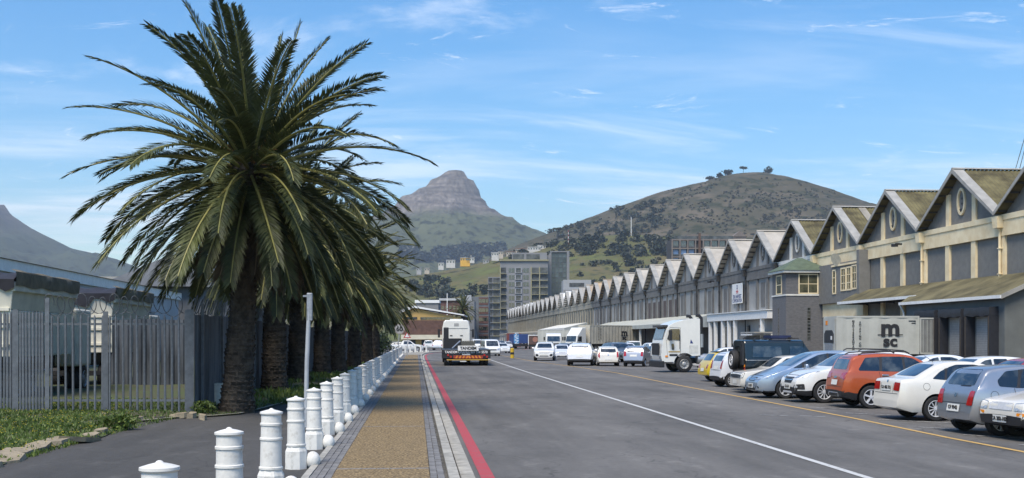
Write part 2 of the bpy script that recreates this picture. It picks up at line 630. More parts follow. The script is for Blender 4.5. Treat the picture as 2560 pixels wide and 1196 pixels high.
def walk(pts, step):
    P = [Vector((p[0], p[1], 0)) for p in pts]
    out = []; acc = 0.0
    for i in range(len(P) - 1):
        d = (P[i + 1] - P[i]); ln = d.length; t = d / ln
        while acc <= ln:
            out.append((P[i] + t * acc, t)); acc += step(P[i].y + t.y * acc)
        acc -= ln
    return out


kst = walk(KERB[:9], lambda y: 1.0 if y < 60 else 3.0)
for i in range(len(kst) - 1):
    p, t = kst[i]; q, t2 = kst[i + 1]
    ln = (q - p).length; mid = (p + q) / 2; d = (q - p).normalized()
    mb = MB(); mb.box((0, 0, 0.055 + rnd.uniform(-.004, .004)), (0.165, ln - 0.015, 0.15), taper=(0.86, 1))
    o = mb.build('kerb_stone', CONC, ke, loc=(mid.x, mid.y, 0)); o.rotation_euler = (0, 0, math.atan2(-d.x, d.y) + rnd.uniform(-.006, .006))
    mb = MB(); mb.box((0, 0, 0.0), (0.20, ln - 0.012, 0.024))
    nrm = Vector((d.y, -d.x, 0))
    mid2 = mid + nrm * 0.225
    o = mb.build('gutter_slab', CONC, ke, loc=(mid2.x, mid2.y, 0.008 + rnd.uniform(-.004, .004))); o.rotation_euler = (0, rnd.uniform(-.03, .0), math.atan2(-d.x, d.y))
struct(ribbon(kerb_at(0.106), 0.06, 0.006).build('gutter_dirt', GRIME, fix=False))
# pavement behind the kerb where the road turns away
pv = MB()
pvp = kerb_at(-0.09)[2:9]
for i in range(len(pvp) - 1):
    a, b = pvp[i], pvp[i + 1]
    pv.quad((a[0], a[1], 0.11), (b[0], b[1], 0.11), (b[0] - 3.0, b[1] + 1.5, 0.11), (a[0] - 2.2, a[1] + 1.0, 0.11))
struct(pv.build('pavement', mat('grey_pavement', (0.27, 0.25, 0.21), 0.9, 0, var=0.2, sc=2, world_space=True), fix=False))
# ================================================================== mountains and hills
def interp(tab, x):
    if x <= tab[0][0]: return tab[0][1]
    for (a, b), (c, d) in zip(tab, tab[1:]):
        if x <= c:
            t = (x - a) / (c - a)
            return b + (d - b) * t
    return tab[-1][1]


def hill_mat(name, cols, rock=None, sc=0.006, speck=0.05, speck_col=(0.03, 0.035, 0.018), speck_lo=0.52, fine=None):
    """cols: two ground colours mixed by patches; rock: (z0, z1, colour_a, colour_b) banded cliffs"""
    m = bpy.data.materials.new(name); m.use_nodes = True
    nt = m.node_tree; n, l = nt.nodes.new, nt.links.new
    b = nt.nodes['Principled BSDF']; b.inputs['Roughness'].default_value = 0.95; b.inputs['Specular IOR Level'].default_value = 0.1
    geo = n('ShaderNodeNewGeometry')

    def nz(scale, det=8, stretch=(1, 1, 1), lo=0.35, hi=0.65, rough=0.6):
        mp = n('ShaderNodeMapping'); mp.inputs['Scale'].default_value = stretch
        l(geo.outputs['Position'], mp.inputs[0])
        t = n('ShaderNodeTexNoise'); t.inputs['Scale'].default_value = scale; t.inputs['Detail'].default_value = det
        t.inputs['Roughness'].default_value = rough
        l(mp.outputs[0], t.inputs['Vector'])
        r = n('ShaderNodeMapRange'); r.inputs['From Min'].default_value = lo; r.inputs['From Max'].default_value = hi
        l(t.outputs['Fac'], r.inputs['Value'])
        return r.outputs[0]

    def mix(f, a, c):
        mx = n('ShaderNodeMix'); mx.data_type = 'RGBA'
        l(f, mx.inputs[0])
        for s_, v in ((6, a), (7, c)):
            if isinstance(v, tuple): mx.inputs[s_].default_value = (*v, 1)
            else: l(v, mx.inputs[s_])
        return mx.outputs[2]
    c = mix(nz(sc), cols[0], cols[1])
    if len(cols) > 2:
        c = mix(nz(sc * 2.3, lo=0.5, hi=0.62), c, cols[2])
    c = mix(nz(speck, 3, lo=speck_lo, hi=speck_lo + 0.1), c, speck_col)
    if rock:
        z0, z1, ca, cb = rock
        sep = n('ShaderNodeSeparateXYZ'); l(geo.outputs['Position'], sep.inputs[0])
        strata = nz(0.03, 6, (0.25, 0.25, 2.6), 0.32, 0.68)
        vert = nz(0.035, 6, (2.2, 2.2, 0.25), 0.3, 0.7)
        rc = mix(strata, ca, cb)
        dark = n('ShaderNodeHueSaturation')
        mr = n('ShaderNodeMapRange'); mr.inputs['To Min'].default_value = 0.45; mr.inputs['To Max'].default_value = 1.4
        l(vert, mr.inputs['Value']); l(mr.outputs[0], dark.inputs['Value']); l(rc, dark.inputs['Color'])
        e = nz(0.01, 6, lo=0.2, hi=0.8)
        ad = n('ShaderNodeMath'); ad.operation = 'MULTIPLY_ADD'; ad.inputs[1].default_value = 60.0
        l(e, ad.inputs[0]); l(sep.outputs['Z'], ad.inputs[2])
        f = n('ShaderNodeMapRange'); f.inputs['From Min'].default_value = z0 + 25; f.inputs['From Max'].default_value = z1 + 35
        l(ad.outputs[0], f.inputs['Value'])
        c = mix(f.outputs[0], c, dark.outputs[0])
    l(c, b.inputs['Base Color'])
    return m


def radial_hill(name, m, d, peak_px, left, right, size, n_=150, base=-20, rough=10.0, cliff=None, seed=0.0):
    """left/right: silhouette pixels going down from the peak; the hill is turned about its peak"""
    P0 = at(peak_px[0], peak_px[1], d)
    k = d / F_PX

    def tab(lst):
        return [(abs(x - peak_px[0]) * k, EYE + (HOR - y) * k) for x, y in [peak_px] + lst]
    TL, TR = tab(left), tab(right)
    mb = MB(); vs = []
    N = n_
    for i in range(N + 1):
        for j in range(N + 1):
            u, v = (i / N) * 2 - 1, (j / N) * 2 - 1
            a = math.copysign(abs(u) ** 1.7, u) * size
            b = math.copysign(abs(v) ** 1.7, v) * size
            rr = math.hypot(a, b)
            w = 0.5 + 0.5 * (a / rr if rr > 1 else 0)
            w = w * w * (3 - 2 * w)
            z = interp(TL, rr) * (1 - w) + interp(TR, rr) * w
            p = Vector((P0.x, P0.y, 0)) + RGT * a + FWD * b
            fall = 1 - min(1, max(0, (z - 30) / 60))
            amp = rough * min(1, rr / 150) * (1 - abs(b) / size * 0 )
            nb = noise.fractal((p.x * 0.003 + seed, p.y * 0.003, seed), 1.0, 2.0, 6)
            side = min(1, abs(b) / (size * 0.12))
            z += nb * amp * (0.25 + 2.2 * side)
            if cliff and z > cliff[0]:
                # stepped rock ledges
                st = cliff[1]
                q = (z - cliff[0]) / st
                fr = q - math.floor(q)
                z = cliff[0] + (math.floor(q) + min(1, fr * 1.0) ** 3) * st * 0.55 + (z - cliff[0]) * 0.45
                z += noise.fractal((p.x * 0.03, p.y * 0.03, seed), 1.0, 2.0, 5) * 9 * side
            vs.append((p.x, p.y, max(base, z)))
    fs = [(i * (N + 1) + j, (i + 1) * (N + 1) + j, (i + 1) * (N + 1) + j + 1, i * (N + 1) + j + 1) for i in range(N) for j in range(N)]
    mb.add(vs, fs)
    o = mb.build(name, m, smooth=40, fix=False)
    return struct(o), BVHTree.FromPolygons(mb.v, mb.f)


def ridge_hill(name, m, d, prof, depth_f, depth_b, n_a=160, n_b=90, rough=6.0, power=1.15, seed=0.0, base=-20):
    """long hill: silhouette pixels left to right at distance d, falling off towards and away from the camera"""
    k = d / F_PX
    T = [((x - CX) * k, EYE + (HOR - y) * k) for x, y in prof]
    a0, a1 = T[0][0], T[-1][0]
    mb = MB(); vs = []
    for i in range(n_a + 1):
        for j in range(n_b + 1):
            a = a0 + (a1 - a0) * i / n_a
            v = (j / n_b)
            b = -depth_f + (depth_f + depth_b) * v
            g_ = max(0.0, 1 - (abs(b) / (depth_f if b < 0 else depth_b))) ** power
            p = FWD * (d + b) + RGT * (a * (1 + 0.35 * b / d))
            z = base + (interp(T, a) - base) * g_
            side = min(1, abs(b) / (depth_f * 0.12))
            z += noise.fractal((p.x * 0.006 + seed, p.y * 0.006, seed), 1.0, 2.0, 6) * rough * (0.15 + 1.6 * side) * min(1, g_ * 4)
            vs.append((p.x, p.y, z))
    fs = [(i * (n_b + 1) + j, (i + 1) * (n_b + 1) + j, (i + 1) * (n_b + 1) + j + 1, i * (n_b + 1) + j + 1) for i in range(n_a) for j in range(n_b)]
    mb.add(vs, fs)
    o = mb.build(name, m, smooth=60, fix=False)
    return struct(o), BVHTree.FromPolygons(mb.v, mb.f)


LION = hill_mat('mountain_slope_rock', ((0.105, 0.115, 0.060), (0.07, 0.08, 0.042)), rock=(455, 490, (0.235, 0.205, 0.175), (0.085, 0.076, 0.068)), speck=0.035, sc=0.004)
lion_o, lion_b = radial_hill('mountain_with_rock_cap', LION, 4500, (1140, 425),
    [(1125, 427), (1110, 432), (1090, 443), (1075, 455), (1060, 469), (1040, 480), (1010, 491), (1000, 497), (990, 512), (960, 535), (900, 566), (820, 598), (700, 640), (500, 700), (200, 800), (0, 848)],
    [(1152, 426), (1162, 431), (1172, 445), (1186, 455), (1196, 470), (1201, 490), (1212, 503), (1228, 525), (1270, 548), (1310, 567), (1345, 581), (1420, 612), (1560, 670), (1800, 780), (2000, 848)],
    1750, n_=230, rough=26, cliff=(425, 38), seed=3.1)
DEV = hill_mat('far_mountain_slope', ((0.075, 0.09, 0.05), (0.055, 0.065, 0.038)), rock=(430, 560, (0.16, 0.14, 0.12), (0.09, 0.08, 0.07)), speck=0.03, sc=0.004)
ridge_hill('far_mountain', DEV, 5200, [(-900, 500), (-500, 485), (-250, 488), (-40, 512), (12, 513), (25, 536), (60, 560), (120, 592), (180, 622), (240, 637), (290, 648), (400, 690), (520, 735), (700, 790), (900, 840)],
           2600, 1500, rough=34, power=1.0, seed=1.7)
SIG = hill_mat('hill_scrub', ((0.088, 0.078, 0.050), (0.066, 0.062, 0.038), (0.122, 0.102, 0.072)), speck=0.045, sc=0.007, speck_col=(0.035, 0.040, 0.020), speck_lo=0.50)
sig_o, sig_b = radial_hill('hill', SIG, 2300, (1862, 434),
    [(1835, 438), (1800, 444), (1765, 454), (1745, 466), (1700, 481), (1640, 500), (1560, 530), (1480, 556), (1420, 574), (1340, 600), (1260, 632), (1160, 676), (1000, 730), (700, 830)],
    [(1925, 440), (1950, 448), (1990, 462), (2080, 492), (2150, 522), (2260, 560), (2400, 606), (2600, 680), (2900, 780), (3100, 840)],
    1150, n_=170, rough=9, seed=5.3)
GRS = hill_mat('hill_dry_grass', ((0.135, 0.112, 0.056), (0.088, 0.094, 0.036), (0.108, 0.122, 0.042)), speck=0.06, sc=0.012, speck_col=(0.06, 0.065, 0.03), speck_lo=0.56)
grs_o, grs_b = ridge_hill('grassy_hill', GRS, 1500, [(640, 840), (860, 742), (960, 705), (1020, 692), (1090, 680), (1150, 668), (1230, 650), (1300, 632), (1360, 614), (1420, 598), (1480, 590), (1560, 587), (1640, 590), (1700, 600), (1800, 632), (1950, 690), (2200, 790), (2400, 845)],
                          620, 700, rough=7, power=1.05, seed=2.2)
# ================================================================== the row of gabled sheds
FX = 39.0            # shed front plane
BAY = 11.95
Y0 = 74.2 - BAY
EAVE, RISE = 10.3, 3.75
DEEP = 42.0

WG_NEAR = mat('grey_render', (0.168, 0.166, 0.156), 0.85, 0, var=0.10, sc=2.2, bump=0.3, bsc=30, det=8, world_space=True)
WG_MID = mat('pale_grey_render', (0.275, 0.277, 0.270), 0.85, 0, var=0.14, sc=0.5, det=8, bump=0.2, bsc=20, world_space=True)
WG_TRIM = mat('grey_trim', (0.125, 0.124, 0.120), 0.8, 0, var=0.18, sc=0.8, world_space=True)
CREAM = mat('cream_trim', (0.76, 0.61, 0.37), 0.75, 0, var=0.10, sc=1.1, det=8, col2=(0.80, 0.69, 0.47), world_space=True)
WTRIM = mat('white_trim', (0.66, 0.65, 0.60), 0.7, 0, var=0.10, sc=1.1, world_space=True)
BEIGE = mat('weathered_beige_render', (0.215, 0.205, 0.165), 0.9, 0, var=0.16, sc=0.3, det=8, world_space=True)
BEIGE_T = mat('weathered_beige_trim', (0.26, 0.245, 0.20), 0.9, 0, var=0.16, sc=0.5, det=8, world_space=True)
MOSS = mat('mossy_corrugated_roof', (0.075, 0.062, 0.028), 0.9, 0, var=0.3, sc=0.9, det=8, col2=(0.155, 0.135, 0.062), world_space=True)
ROOFP = mat('pale_cement_roof', (0.38, 0.35, 0.30), 0.85, 0, var=0.14, sc=0.5, det=8, col2=(0.45, 0.415, 0.36), world_space=True)
ROOFW = mat('white_new_roof', (0.80, 0.80, 0.80), 0.6, 0, var=0.05, sc=0.5, world_space=True)
ROOFG = mat('grey_old_roof', (0.30, 0.285, 0.26), 0.9, 0, var=0.2, sc=0.5, det=8, col2=(0.40, 0.37, 0.33), world_space=True)
ROOFR = mat('rust_stained_roof', (0.36, 0.30, 0.235), 0.9, 0, var=0.15, sc=0.4, det=8, col2=(0.44, 0.33, 0.21), world_space=True)
FASC = mat('barge_board', (0.30, 0.295, 0.275), 0.8, 0, var=0.15, sc=1.2, world_space=True)
PURL = mat('dark_soffit', (0.045, 0.042, 0.038), 0.9, 0, var=0.2, sc=2)
WINB = mat('brown_louvre', (0.075, 0.055, 0.048), 0.7, 0, var=0.2, sc=3)
PIPE = mat('rusty_pipe', (0.20, 0.10, 0.05), 0.8, 0, var=0.4, sc=4, col2=(0.45, 0.36, 0.22))

OVER = 0.75
RSL = RISE / (BAY / 2)


def roof_mesh(key, m, wave, x0=-OVER, depth=DEEP):
    """two slopes, ridge along +X, bay spans y 0..BAY, z measured from the eave"""
    mb = MB()
    ym, t = BAY / 2, 0.09
    sheets = 1
    for s in (0, 1):
        ya, yb = (0.02, ym) if s == 0 else (BAY - 0.02, ym)
        if wave:
            n = int(13.0 / 0.15)
            vs = []
            for i in range(n + 1):
                xx = x0 + 13.0 * i / n
                dz = 0.03 * (1 if i % 2 else -1)
                for q in range(2):
                    y_, z_ = (ya, 0.0) if q == 0 else (yb, RISE)
                    vs.append((xx, y_, z_ + dz + t))
            mb.add(vs, [(2 * i, 2 * i + 2, 2 * i + 3, 2 * i + 1) for i in range(n)])
            mb.quad((x0 + 13, ya, t), (depth, ya, t), (depth, yb, RISE + t), (x0 + 13, yb, RISE + t))
        else:
            mb.quad((x0, ya, t), (depth, ya, t), (depth, yb, RISE + t), (x0, yb, RISE + t))
        mb.quad((x0, ya, t - 0.12), (depth, ya, t - 0.12), (depth, yb, RISE + t - 0.12), (x0, yb, RISE + t - 0.12))
    return mb.mesh(key, m, fix=False)


def barge_mesh():
    mb = MB()
    ym = BAY / 2
    for ya in (0.03, BAY - 0.03):
        w = 0.34
        y1 = ym
        poly = [(-OVER - 0.03, ya, 0.16), (-OVER - 0.03, y1, RISE + 0.16), (-OVER - 0.03, y1, RISE + 0.16 - w), (-OVER - 0.03, ya, 0.16 - w + 0.1)]
        mb.prism(poly, (0.06, 0, 0))
        # flat capping strip on the roof edge
        mb.add([(-OVER - 0.03, ya, 0.165), (-OVER + 0.75, ya, 0.165), (-OVER + 0.75, y1, RISE + 0.165), (-OVER - 0.03, y1, RISE + 0.165)], [(0, 1, 2, 3)])
    return mb.mesh('barge_board', FASC)


def ridge_mesh(m):
    mb = MB()
    mb.box((DEEP / 2 - OVER, BAY / 2, RISE + 0.17), (DEEP, 0.42, 0.10), taper=(1, 0.5))
    return mb.mesh('ridge_cap', m)


def purlin_spots():
    ym = BAY / 2
    return [(-OVER / 2 + 0.02, ym + s * ym * (1 - (k + 0.5) / 7.3), RISE * (k + 0.5) / 7.3 - 0.09) for s in (-1, 1) for k in range(7)]


def gable_wall_mesh(m):
    """wall of one bay from the ground to the gable, with recessed panels"""
    mb = MB(); ym = BAY / 2
    mb.add([(0, 0, -EAVE), (0, BAY, -EAVE), (0, BAY, -0.02), (0, ym, RISE - 0.05), (0, 0, -0.02)], [(4, 3, 2, 1, 0)])
    return mb.mesh('gable_wall', m, fix=False)


PIL_Z0 = -6.7


def trims(bay_y, T, wall, parent, z_low=PIL_Z0, vent=True, near=True, eyem=None, gable_posts=True, proud=0.22, npanel=3):
    """cornice bands, pilasters, gable posts and ringed vent of one bay, each piece on its own"""
    e = EAVE
    mb = MB()
    mb.bb(-proud - 0.08, 0.0, bay_y + 0.003, bay_y + BAY - 0.003, e - 0.42, e - 0.05)
    mb.bb(-proud - 0.02, 0.0, bay_y + 0.003, bay_y + BAY - 0.003, e - 1.45, e - 0.424)
    mb.build('cornice', T, parent)
    ws = [BAY * k / npanel for k in range(npanel)]
    for k, yy in enumerate(ws):
        p = MB()
        w = 0.72 if k == 0 else 0.62
        p.bb(-proud + 0.04, 0.0, bay_y + yy - w / 2, bay_y + yy + w / 2, e + z_low, e - 1.453)
        p.build('pilaster', T, parent)
    if gable_posts:
        for k, yy in enumerate((BAY / 3, BAY * 2 / 3)):
            p = MB()
            zt = e + RSL * BAY / 3 - 0.25
            p.bb(-proud + 0.08, 0, bay_y + yy - 0.28, bay_y + yy + 0.28, e - 0.048, zt)
            p.build('gable_post', T, parent)
    if vent:
        v = MB()
        n = 28; cz = e + 1.55; ry, rz = 0.62, 0.98
        vs = []
        for (sy, sx) in ((1.0, -0.12), (1.0, 0.0), (0.72, -0.12), (0.72, 0.0)):
            for k in range(n):
                a = 2 * PI * k / n
                vs.append((sx, bay_y + BAY / 2 + math.cos(a) * ry * sy, cz + math.sin(a) * rz * (sy if sy == 1 else 0.80)))
        fs = []
        for k in range(n):
            k2 = (k + 1) % n
            fs += [(k, k2, 2 * n + k2, 2 * n + k), (k, n + k, n + k2, k2), (2 * n + k, 2 * n + k2, 3 * n + k2, 3 * n + k)]
        v.add(vs, fs)
        v.build('vent_ring', eyem or T, parent)
        for k, dz in enumerate((0.22, -0.15)):
            d = MB(); d.lathe([(0.09, -0.03), (0.09, -0.012)], 8, 'X', (0, bay_y + BAY / 2, cz + dz)); d.build('vent_hole', BLACK, parent)
        d = MB(); d.bb(-0.06, -0.01, bay_y + BAY / 2 - 0.3, bay_y + BAY / 2 + 0.3, cz - 0.72, cz - 0.5)
        d.build('vent_hole', BLACK, parent)


def downpipe(y, parent, m):
    p = MB()
    p.tube([(-0.32, y, EAVE - 0.9), (-0.32, y, 0.4)], 0.09, 8)
    for z in (8.0, 6.3, 4.4):
        p.bb(-0.43, -0.2, y - 0.16, y + 0.16, z, z + 0.06)
    p.build('downpipe', m, parent, smooth=40)
    h = MB()
    h.box((-0.4, y, EAVE - 0.55), (0.5, 0.62, 0.75), taper=(1.2, 1.25))
    h.build('rain_hopper', m, parent)


barge_me = barge_mesh()
purl_me = MB().box((0, 0, 0), (OVER - 0.1, 0.10, 0.12)).mesh('purlin', PURL)
PSP = purlin_spots()
purl_all = MB()
for c_ in PSP:
    purl_all.box(c_, (OVER - 0.1, 0.10, 0.12))
purl_all = purl_all.mesh('purlins', PURL)


def shed(name, label, k0, k1, wallm, trimm, roof_of, near, z_low, vents=lambda k: True, pipe=None, trim_of=None, posts=True, npanel=3):
    y0 = Y0 + BAY * k0
    th = thing(name, label, 'warehouse', (FX, y0, 0))
    wme = gable_wall_mesh(wallm)
    cache = {}
    for k in range(k0, k1):
        by = BAY * (k - k0)
        o = link('gable_wall', wme, th, (0, by, EAVE))
        rm, wave = roof_of(k)
        if (rm.name, wave) not in cache:
            cache[(rm.name, wave)] = (roof_mesh('roof', rm, wave), ridge_mesh(FASC if wave else rm))
        ro = link('roof', cache[(rm.name, wave)][0], th, (0, by, EAVE))
        link('ridge_cap', cache[(rm.name, wave)][1], ro)
        link('barge_board', barge_me, ro)
        if k < 10:
            for c_ in PSP:
                link('purlin', purl_me, ro, c_)
        else:
            tag(link('purlin', purl_all, ro), kind='stuff')
        T = trim_of(k) if trim_of else trimm
        trims(by, T, wallm, th, z_low, vents(k), near, gable_posts=posts, npanel=npanel)
        if pipe:
            downpipe(by, th, pipe)
    # end wall and back
    eb = MB()
    for yy in (0.01, BAY * (k1 - k0) - 0.01):
        eb.quad((0, yy, 0), (DEEP, yy, 0), (DEEP, yy, EAVE), (0, yy, EAVE))
    eb.quad((DEEP, 0, 0), (DEEP, BAY * (k1 - k0), 0), (DEEP, BAY * (k1 - k0), EAVE), (DEEP, 0, EAVE))
    eb.build('end_wall', wallm, th, fix=False)
    return th


near_shed = shed('gabled_warehouse', 'charcoal warehouse with cream pilasters and mossy corrugated gable roofs behind the loading dock', -1, 5, WG_NEAR, CREAM,
                 lambda k: (MOSS, True), True, -9.0, pipe=CREAM, trim_of=lambda k: WTRIM if k == 4 else CREAM)
mid_shed = shed('gabled_warehouse', 'pale grey gabled warehouse with beige roofs carrying the white company sign', 5, 16, WG_MID, WG_TRIM,
                lambda k: (ROOFR if k >= 14 else ROOFP, False), True, -6.0, vents=lambda k: k < 8, pipe=mat('black_downpipe', (0.035, 0.034, 0.033), 0.6, 0, var=0.2, sc=3))
far_kinds = {16: ROOFR, 17: ROOFG, 18: ROOFG, 19: ROOFW, 20: ROOFW}
far_shed = shed('gabled_warehouse', 'long weathered beige warehouse with many small white and grey gables at the far end', 16, 36, BEIGE, BEIGE_T,
                lambda k: (far_kinds.get(k, ROOFG if k < 27 else (ROOFW if k % 5 else ROOFG)), False), False, -6.8, vents=lambda k: False, posts=False)

# panels and louvres of the pale grey shed
for k in range(5, 16):
    by = BAY * (k - 5)
    for q in range(3):
        yy = by + BAY * (q + 0.5) / 3
        w = MB()
        if 9 <= k <= 10:
            w.bb(-0.05, 0, yy - 0.95, yy + 0.95, 4.9, 8.0)
            w.build('louvre_shutter', WINB, mid_shed)
        elif (k + q) % 2 == 0:
            w.bb(-0.04, 0, yy - 0.75, yy + 0.75, 5.6 if k % 2 else 5.0, 8.4)
            o = w.build('blind_window', WG_TRIM, mid_shed)
# small dark windows of the beige shed
wme = MB().bb(-0.03, 0, -0.75, 0.75, -1.3, 1.3).mesh('window', mat('dusty_window', (0.075, 0.072, 0.062), 0.5, 0, var=0.3, sc=0.4))
for k in range(16, 36):
    for q in range(3):
        link('window', wme, far_shed, (0, BAY * (k - 16) + BAY * (q + 0.5) / 3, 6.9 if (k + q) % 3 else 6.2))
# the pale and rusty roof sheets laid into the mossy roof
SHT = mat('bare_roof_sheet', (0.26, 0.24, 0.20), 0.85, 0, var=0.2, sc=1.0, world_space=True)
SHD = mat('dark_roof_gap', (0.05, 0.045, 0.04), 0.9, 0, var=0.2, sc=1.0, world_space=True)
for (k, xs, wd, f0, f1, m) in ((3, 1.6, .7, .05, .97, SHT), (3, 4.6, .8, .1, .98, SHD), (3, 6.6, .7, .3, .99, SHT), (3, 9.4, .6, .4, .99, SHT), (4, 2.4, 3.6, .08, .42, SHD), (1, 4.2, .5, .1, .35, SHT), (2, 5.0, .4, .45, .95, SHT)):
    by = BAY * (k + 1)
    s_ = MB()
    za, zb_ = RISE * f0 + 0.16, RISE * f1 + 0.16
    ya, yb = BAY / 2 * f0, BAY / 2 * f1
    s_.quad((xs, by + ya, EAVE + za), (xs + wd, by + ya, EAVE + za), (xs + wd, by + yb, EAVE + zb_), (xs, by + yb, EAVE + zb_))
    s_.build('roof_sheet', m, near_shed, fix=False)
# ================================================================== things built against the sheds
def onx(px, X):
    return X / math.tan(YAW + math.atan((px - CX) / F_PX))


ROOFM = mat('mossy_flat_roof', (0.072, 0.062, 0.028), 0.95, 0, var=0.3, sc=0.5, det=9, col2=(0.165, 0.145, 0.075), bump=0.4, bsc=6, world_space=True)
CURT = mat('dock_curtain', (0.018, 0.019, 0.024), 0.55, 0, var=0.2, sc=4, bump=0.5, bsc=6)
SHUT = mat('roller_shutter', (0.34, 0.34, 0.33), 0.55, 0.2, var=0.1, sc=4)
RAIL = mat('amber_edge', (0.09, 0.07, 0.05), 0.7, 0, var=0.2, sc=4)
dk = thing('loading_dock', 'low charcoal loading dock building with mossy roof and three black dock shelters', 'building', (35.5, 67.5, 0))
w_ = MB(); w_.bb(0, 3.45, 0, 14.0, 0, 4.58)
w_.add([(0, 0, 4.58), (3.45, 0, 4.58), (3.45, 0, 6.1)], [(0, 1, 2)])
w_.build('wall', mat('dock_render', (0.125, 0.135, 0.132), 0.85, 0, var=0.10, sc=1.2, bump=0.2, bsc=25, det=8, world_space=True), dk, fix=False)
w_ = MB()
vs = []
for j in range(2):
    z = 0.12 * j
    vs += [(-0.35, -0.35, 4.52 + z), (3.3, -0.35, 6.14 + z), (3.3, 31, 6.14 + z), (0.9, 30, 5.06 + z), (0.9, 15.6, 5.06 + z), (-0.35, 14.4, 4.52 + z)]
w_.add(vs, [(0, 1, 2, 3, 4, 5), (6, 7, 8, 9, 10, 11), (0, 1, 7, 6), (5, 0, 6, 11), (4, 5, 11, 10), (3, 4, 10, 9), (2, 3, 9, 8)])
w_.build('roof', ROOFM, dk, fix=False)
w_ = MB(); w_.bb(-0.47, -0.352, -0.36, 14.42, 4.46, 4.66); w_.build('gutter', WHITEP, dk)
w_ = MB(); w_.prism([(-0.4, -0.36, 4.42), (3.4, -0.36, 6.08), (3.4, -0.36, 6.38), (-0.4, -0.36, 4.70)], (0, -0.05, 0)); w_.build('barge_board', FASC, dk)
w_ = MB(); w_.bb(0.8, 0.92, 14.5, 30.2, 4.98, 5.2); w_.build('canopy_edge', WHITEP, dk)
for k in range(6):
    yy = 15.8 + k * 2.8
    w_ = MB(); w_.tube([(0.9, yy, 5.0), (3.4, yy, 5.0)], 0.05, 6); w_.tube([(0.9, yy, 5.0), (2.1, yy, 5.5)], 0.035, 6); w_.tube([(2.1, yy, 5.5), (3.4, yy, 4.9)], 0.035, 6)
    w_.build('canopy_truss', BLACK, dk)
w_ = MB(); w_.tube([(-0.42, 14.3, 4.5), (-0.2, 14.3, 4.1), (-0.12, 14.3, 3.9), (-0.12, 14.3, 0.3)], 0.07, 8); w_.build('downpipe', WHITEP, dk)
for k, (ya, yb) in enumerate(((68.2, 71.5), (71.9, 75.2), (75.7, 78.9))):
    a, b = ya - 67.5, yb - 67.5
    h = MB(); n = 9; vs = []
    for i in range(n + 1):
        yy = a + (b - a) * i / n
        dz = 0.05 * math.sin(i * 1.8)
        vs += [(-0.02, yy, 4.0), (-0.60, yy, 3.95 + dz * .3), (-0.64 + .02 * math.sin(i * 2.4), yy, 3.7), (-0.60, yy, 3.42 + dz), (-0.02, yy, 3.45)]
    h.add(vs, [(5 * i + q, 5 * i + 5 + q, 5 * i + 6 + q, 5 * i + 1 + q) for i in range(n) for q in range(4)] + [(0, 1, 2, 3, 4), tuple(n * 5 + q for q in range(5))])
    sh = h.build('dock_shelter', CURT, dk, smooth=50)
    for e in (a, b - 0.28):
        p = MB(); p.bb(-0.58, -0.003, e, e + 0.28, 0.9, 3.42); p.build('side_pad', CURT, sh)
        p = MB(); p.bb(-0.605, -0.583, e + 0.12, e + 0.16, 0.9, 3.42); p.build('edge_strip', RAIL, sh)
    p = MB()
    for q in range(22):
        p.bb(-0.05, -0.004, a + 0.55, b - 0.55, 0.95 + q * 0.112, 0.95 + q * 0.112 + 0.10)
    tag(p.build('shutter_slat', SHUT, sh), kind='stuff')
    p = MB(); p.bb(-0.62, -0.005, a, b, 0.55, 0.9); p.build('bumper', BLACK, sh)
for yy in (71.7, 75.45):
    p = MB(); p.bb(-0.04, -0.003, yy - 67.5 - 0.16, yy - 67.5 + 0.16, 2.15, 2.95); p.build('notice_board', WHITEP, dk)

# ---- corner tower with hipped green roof
BRK = mat('grey_painted_brick', (0.125, 0.125, 0.13), 0.85, 0, var=0.15, sc=3, bump=0.7, bsc=8, det=3, stretch=(1, 1, 3), world_space=True)
GRF = mat('green_tile_roof', (0.085, 0.115, 0.075), 0.8, 0, var=0.2, sc=2, det=6, world_space=True)
OLIVE = mat('olive_reflecting_glass', (0.05, 0.052, 0.032), 0.1, 0, var=0.4, sc=1.2, col2=(0.13, 0.125, 0.075))
tw = thing('corner_tower', 'grey painted brick tower with hipped green roof and cream framed windows', 'building', (35, 107.6, 0))
w_ = MB(); w_.bb(0, 3.95, 0, 4.2, 0, 8.4); w_.build('wall', BRK, tw)
w_ = MB(); w_.bb(-0.06, 3.95, -0.06, 4.26, 6.12, 6.26); w_.build('string_course', WTRIM, tw)
w_ = MB(); w_.bb(-0.35, 3.95, -0.35, 4.55, 8.30, 8.53); w_.build('eaves', WTRIM, tw)
w_ = MB()
w_.add([(-0.45, -0.45, 8.54), (4.3, -0.45, 8.54), (4.3, 4.65, 8.54), (-0.45, 4.65, 8.54), (1.8, 2.1, 9.85), (2.3, 2.1, 9.85)], [(0, 1, 5, 4), (1, 2, 5), (2, 3, 4, 5), (3, 0, 4)])
w_.build('roof', GRF, tw, fix=False)


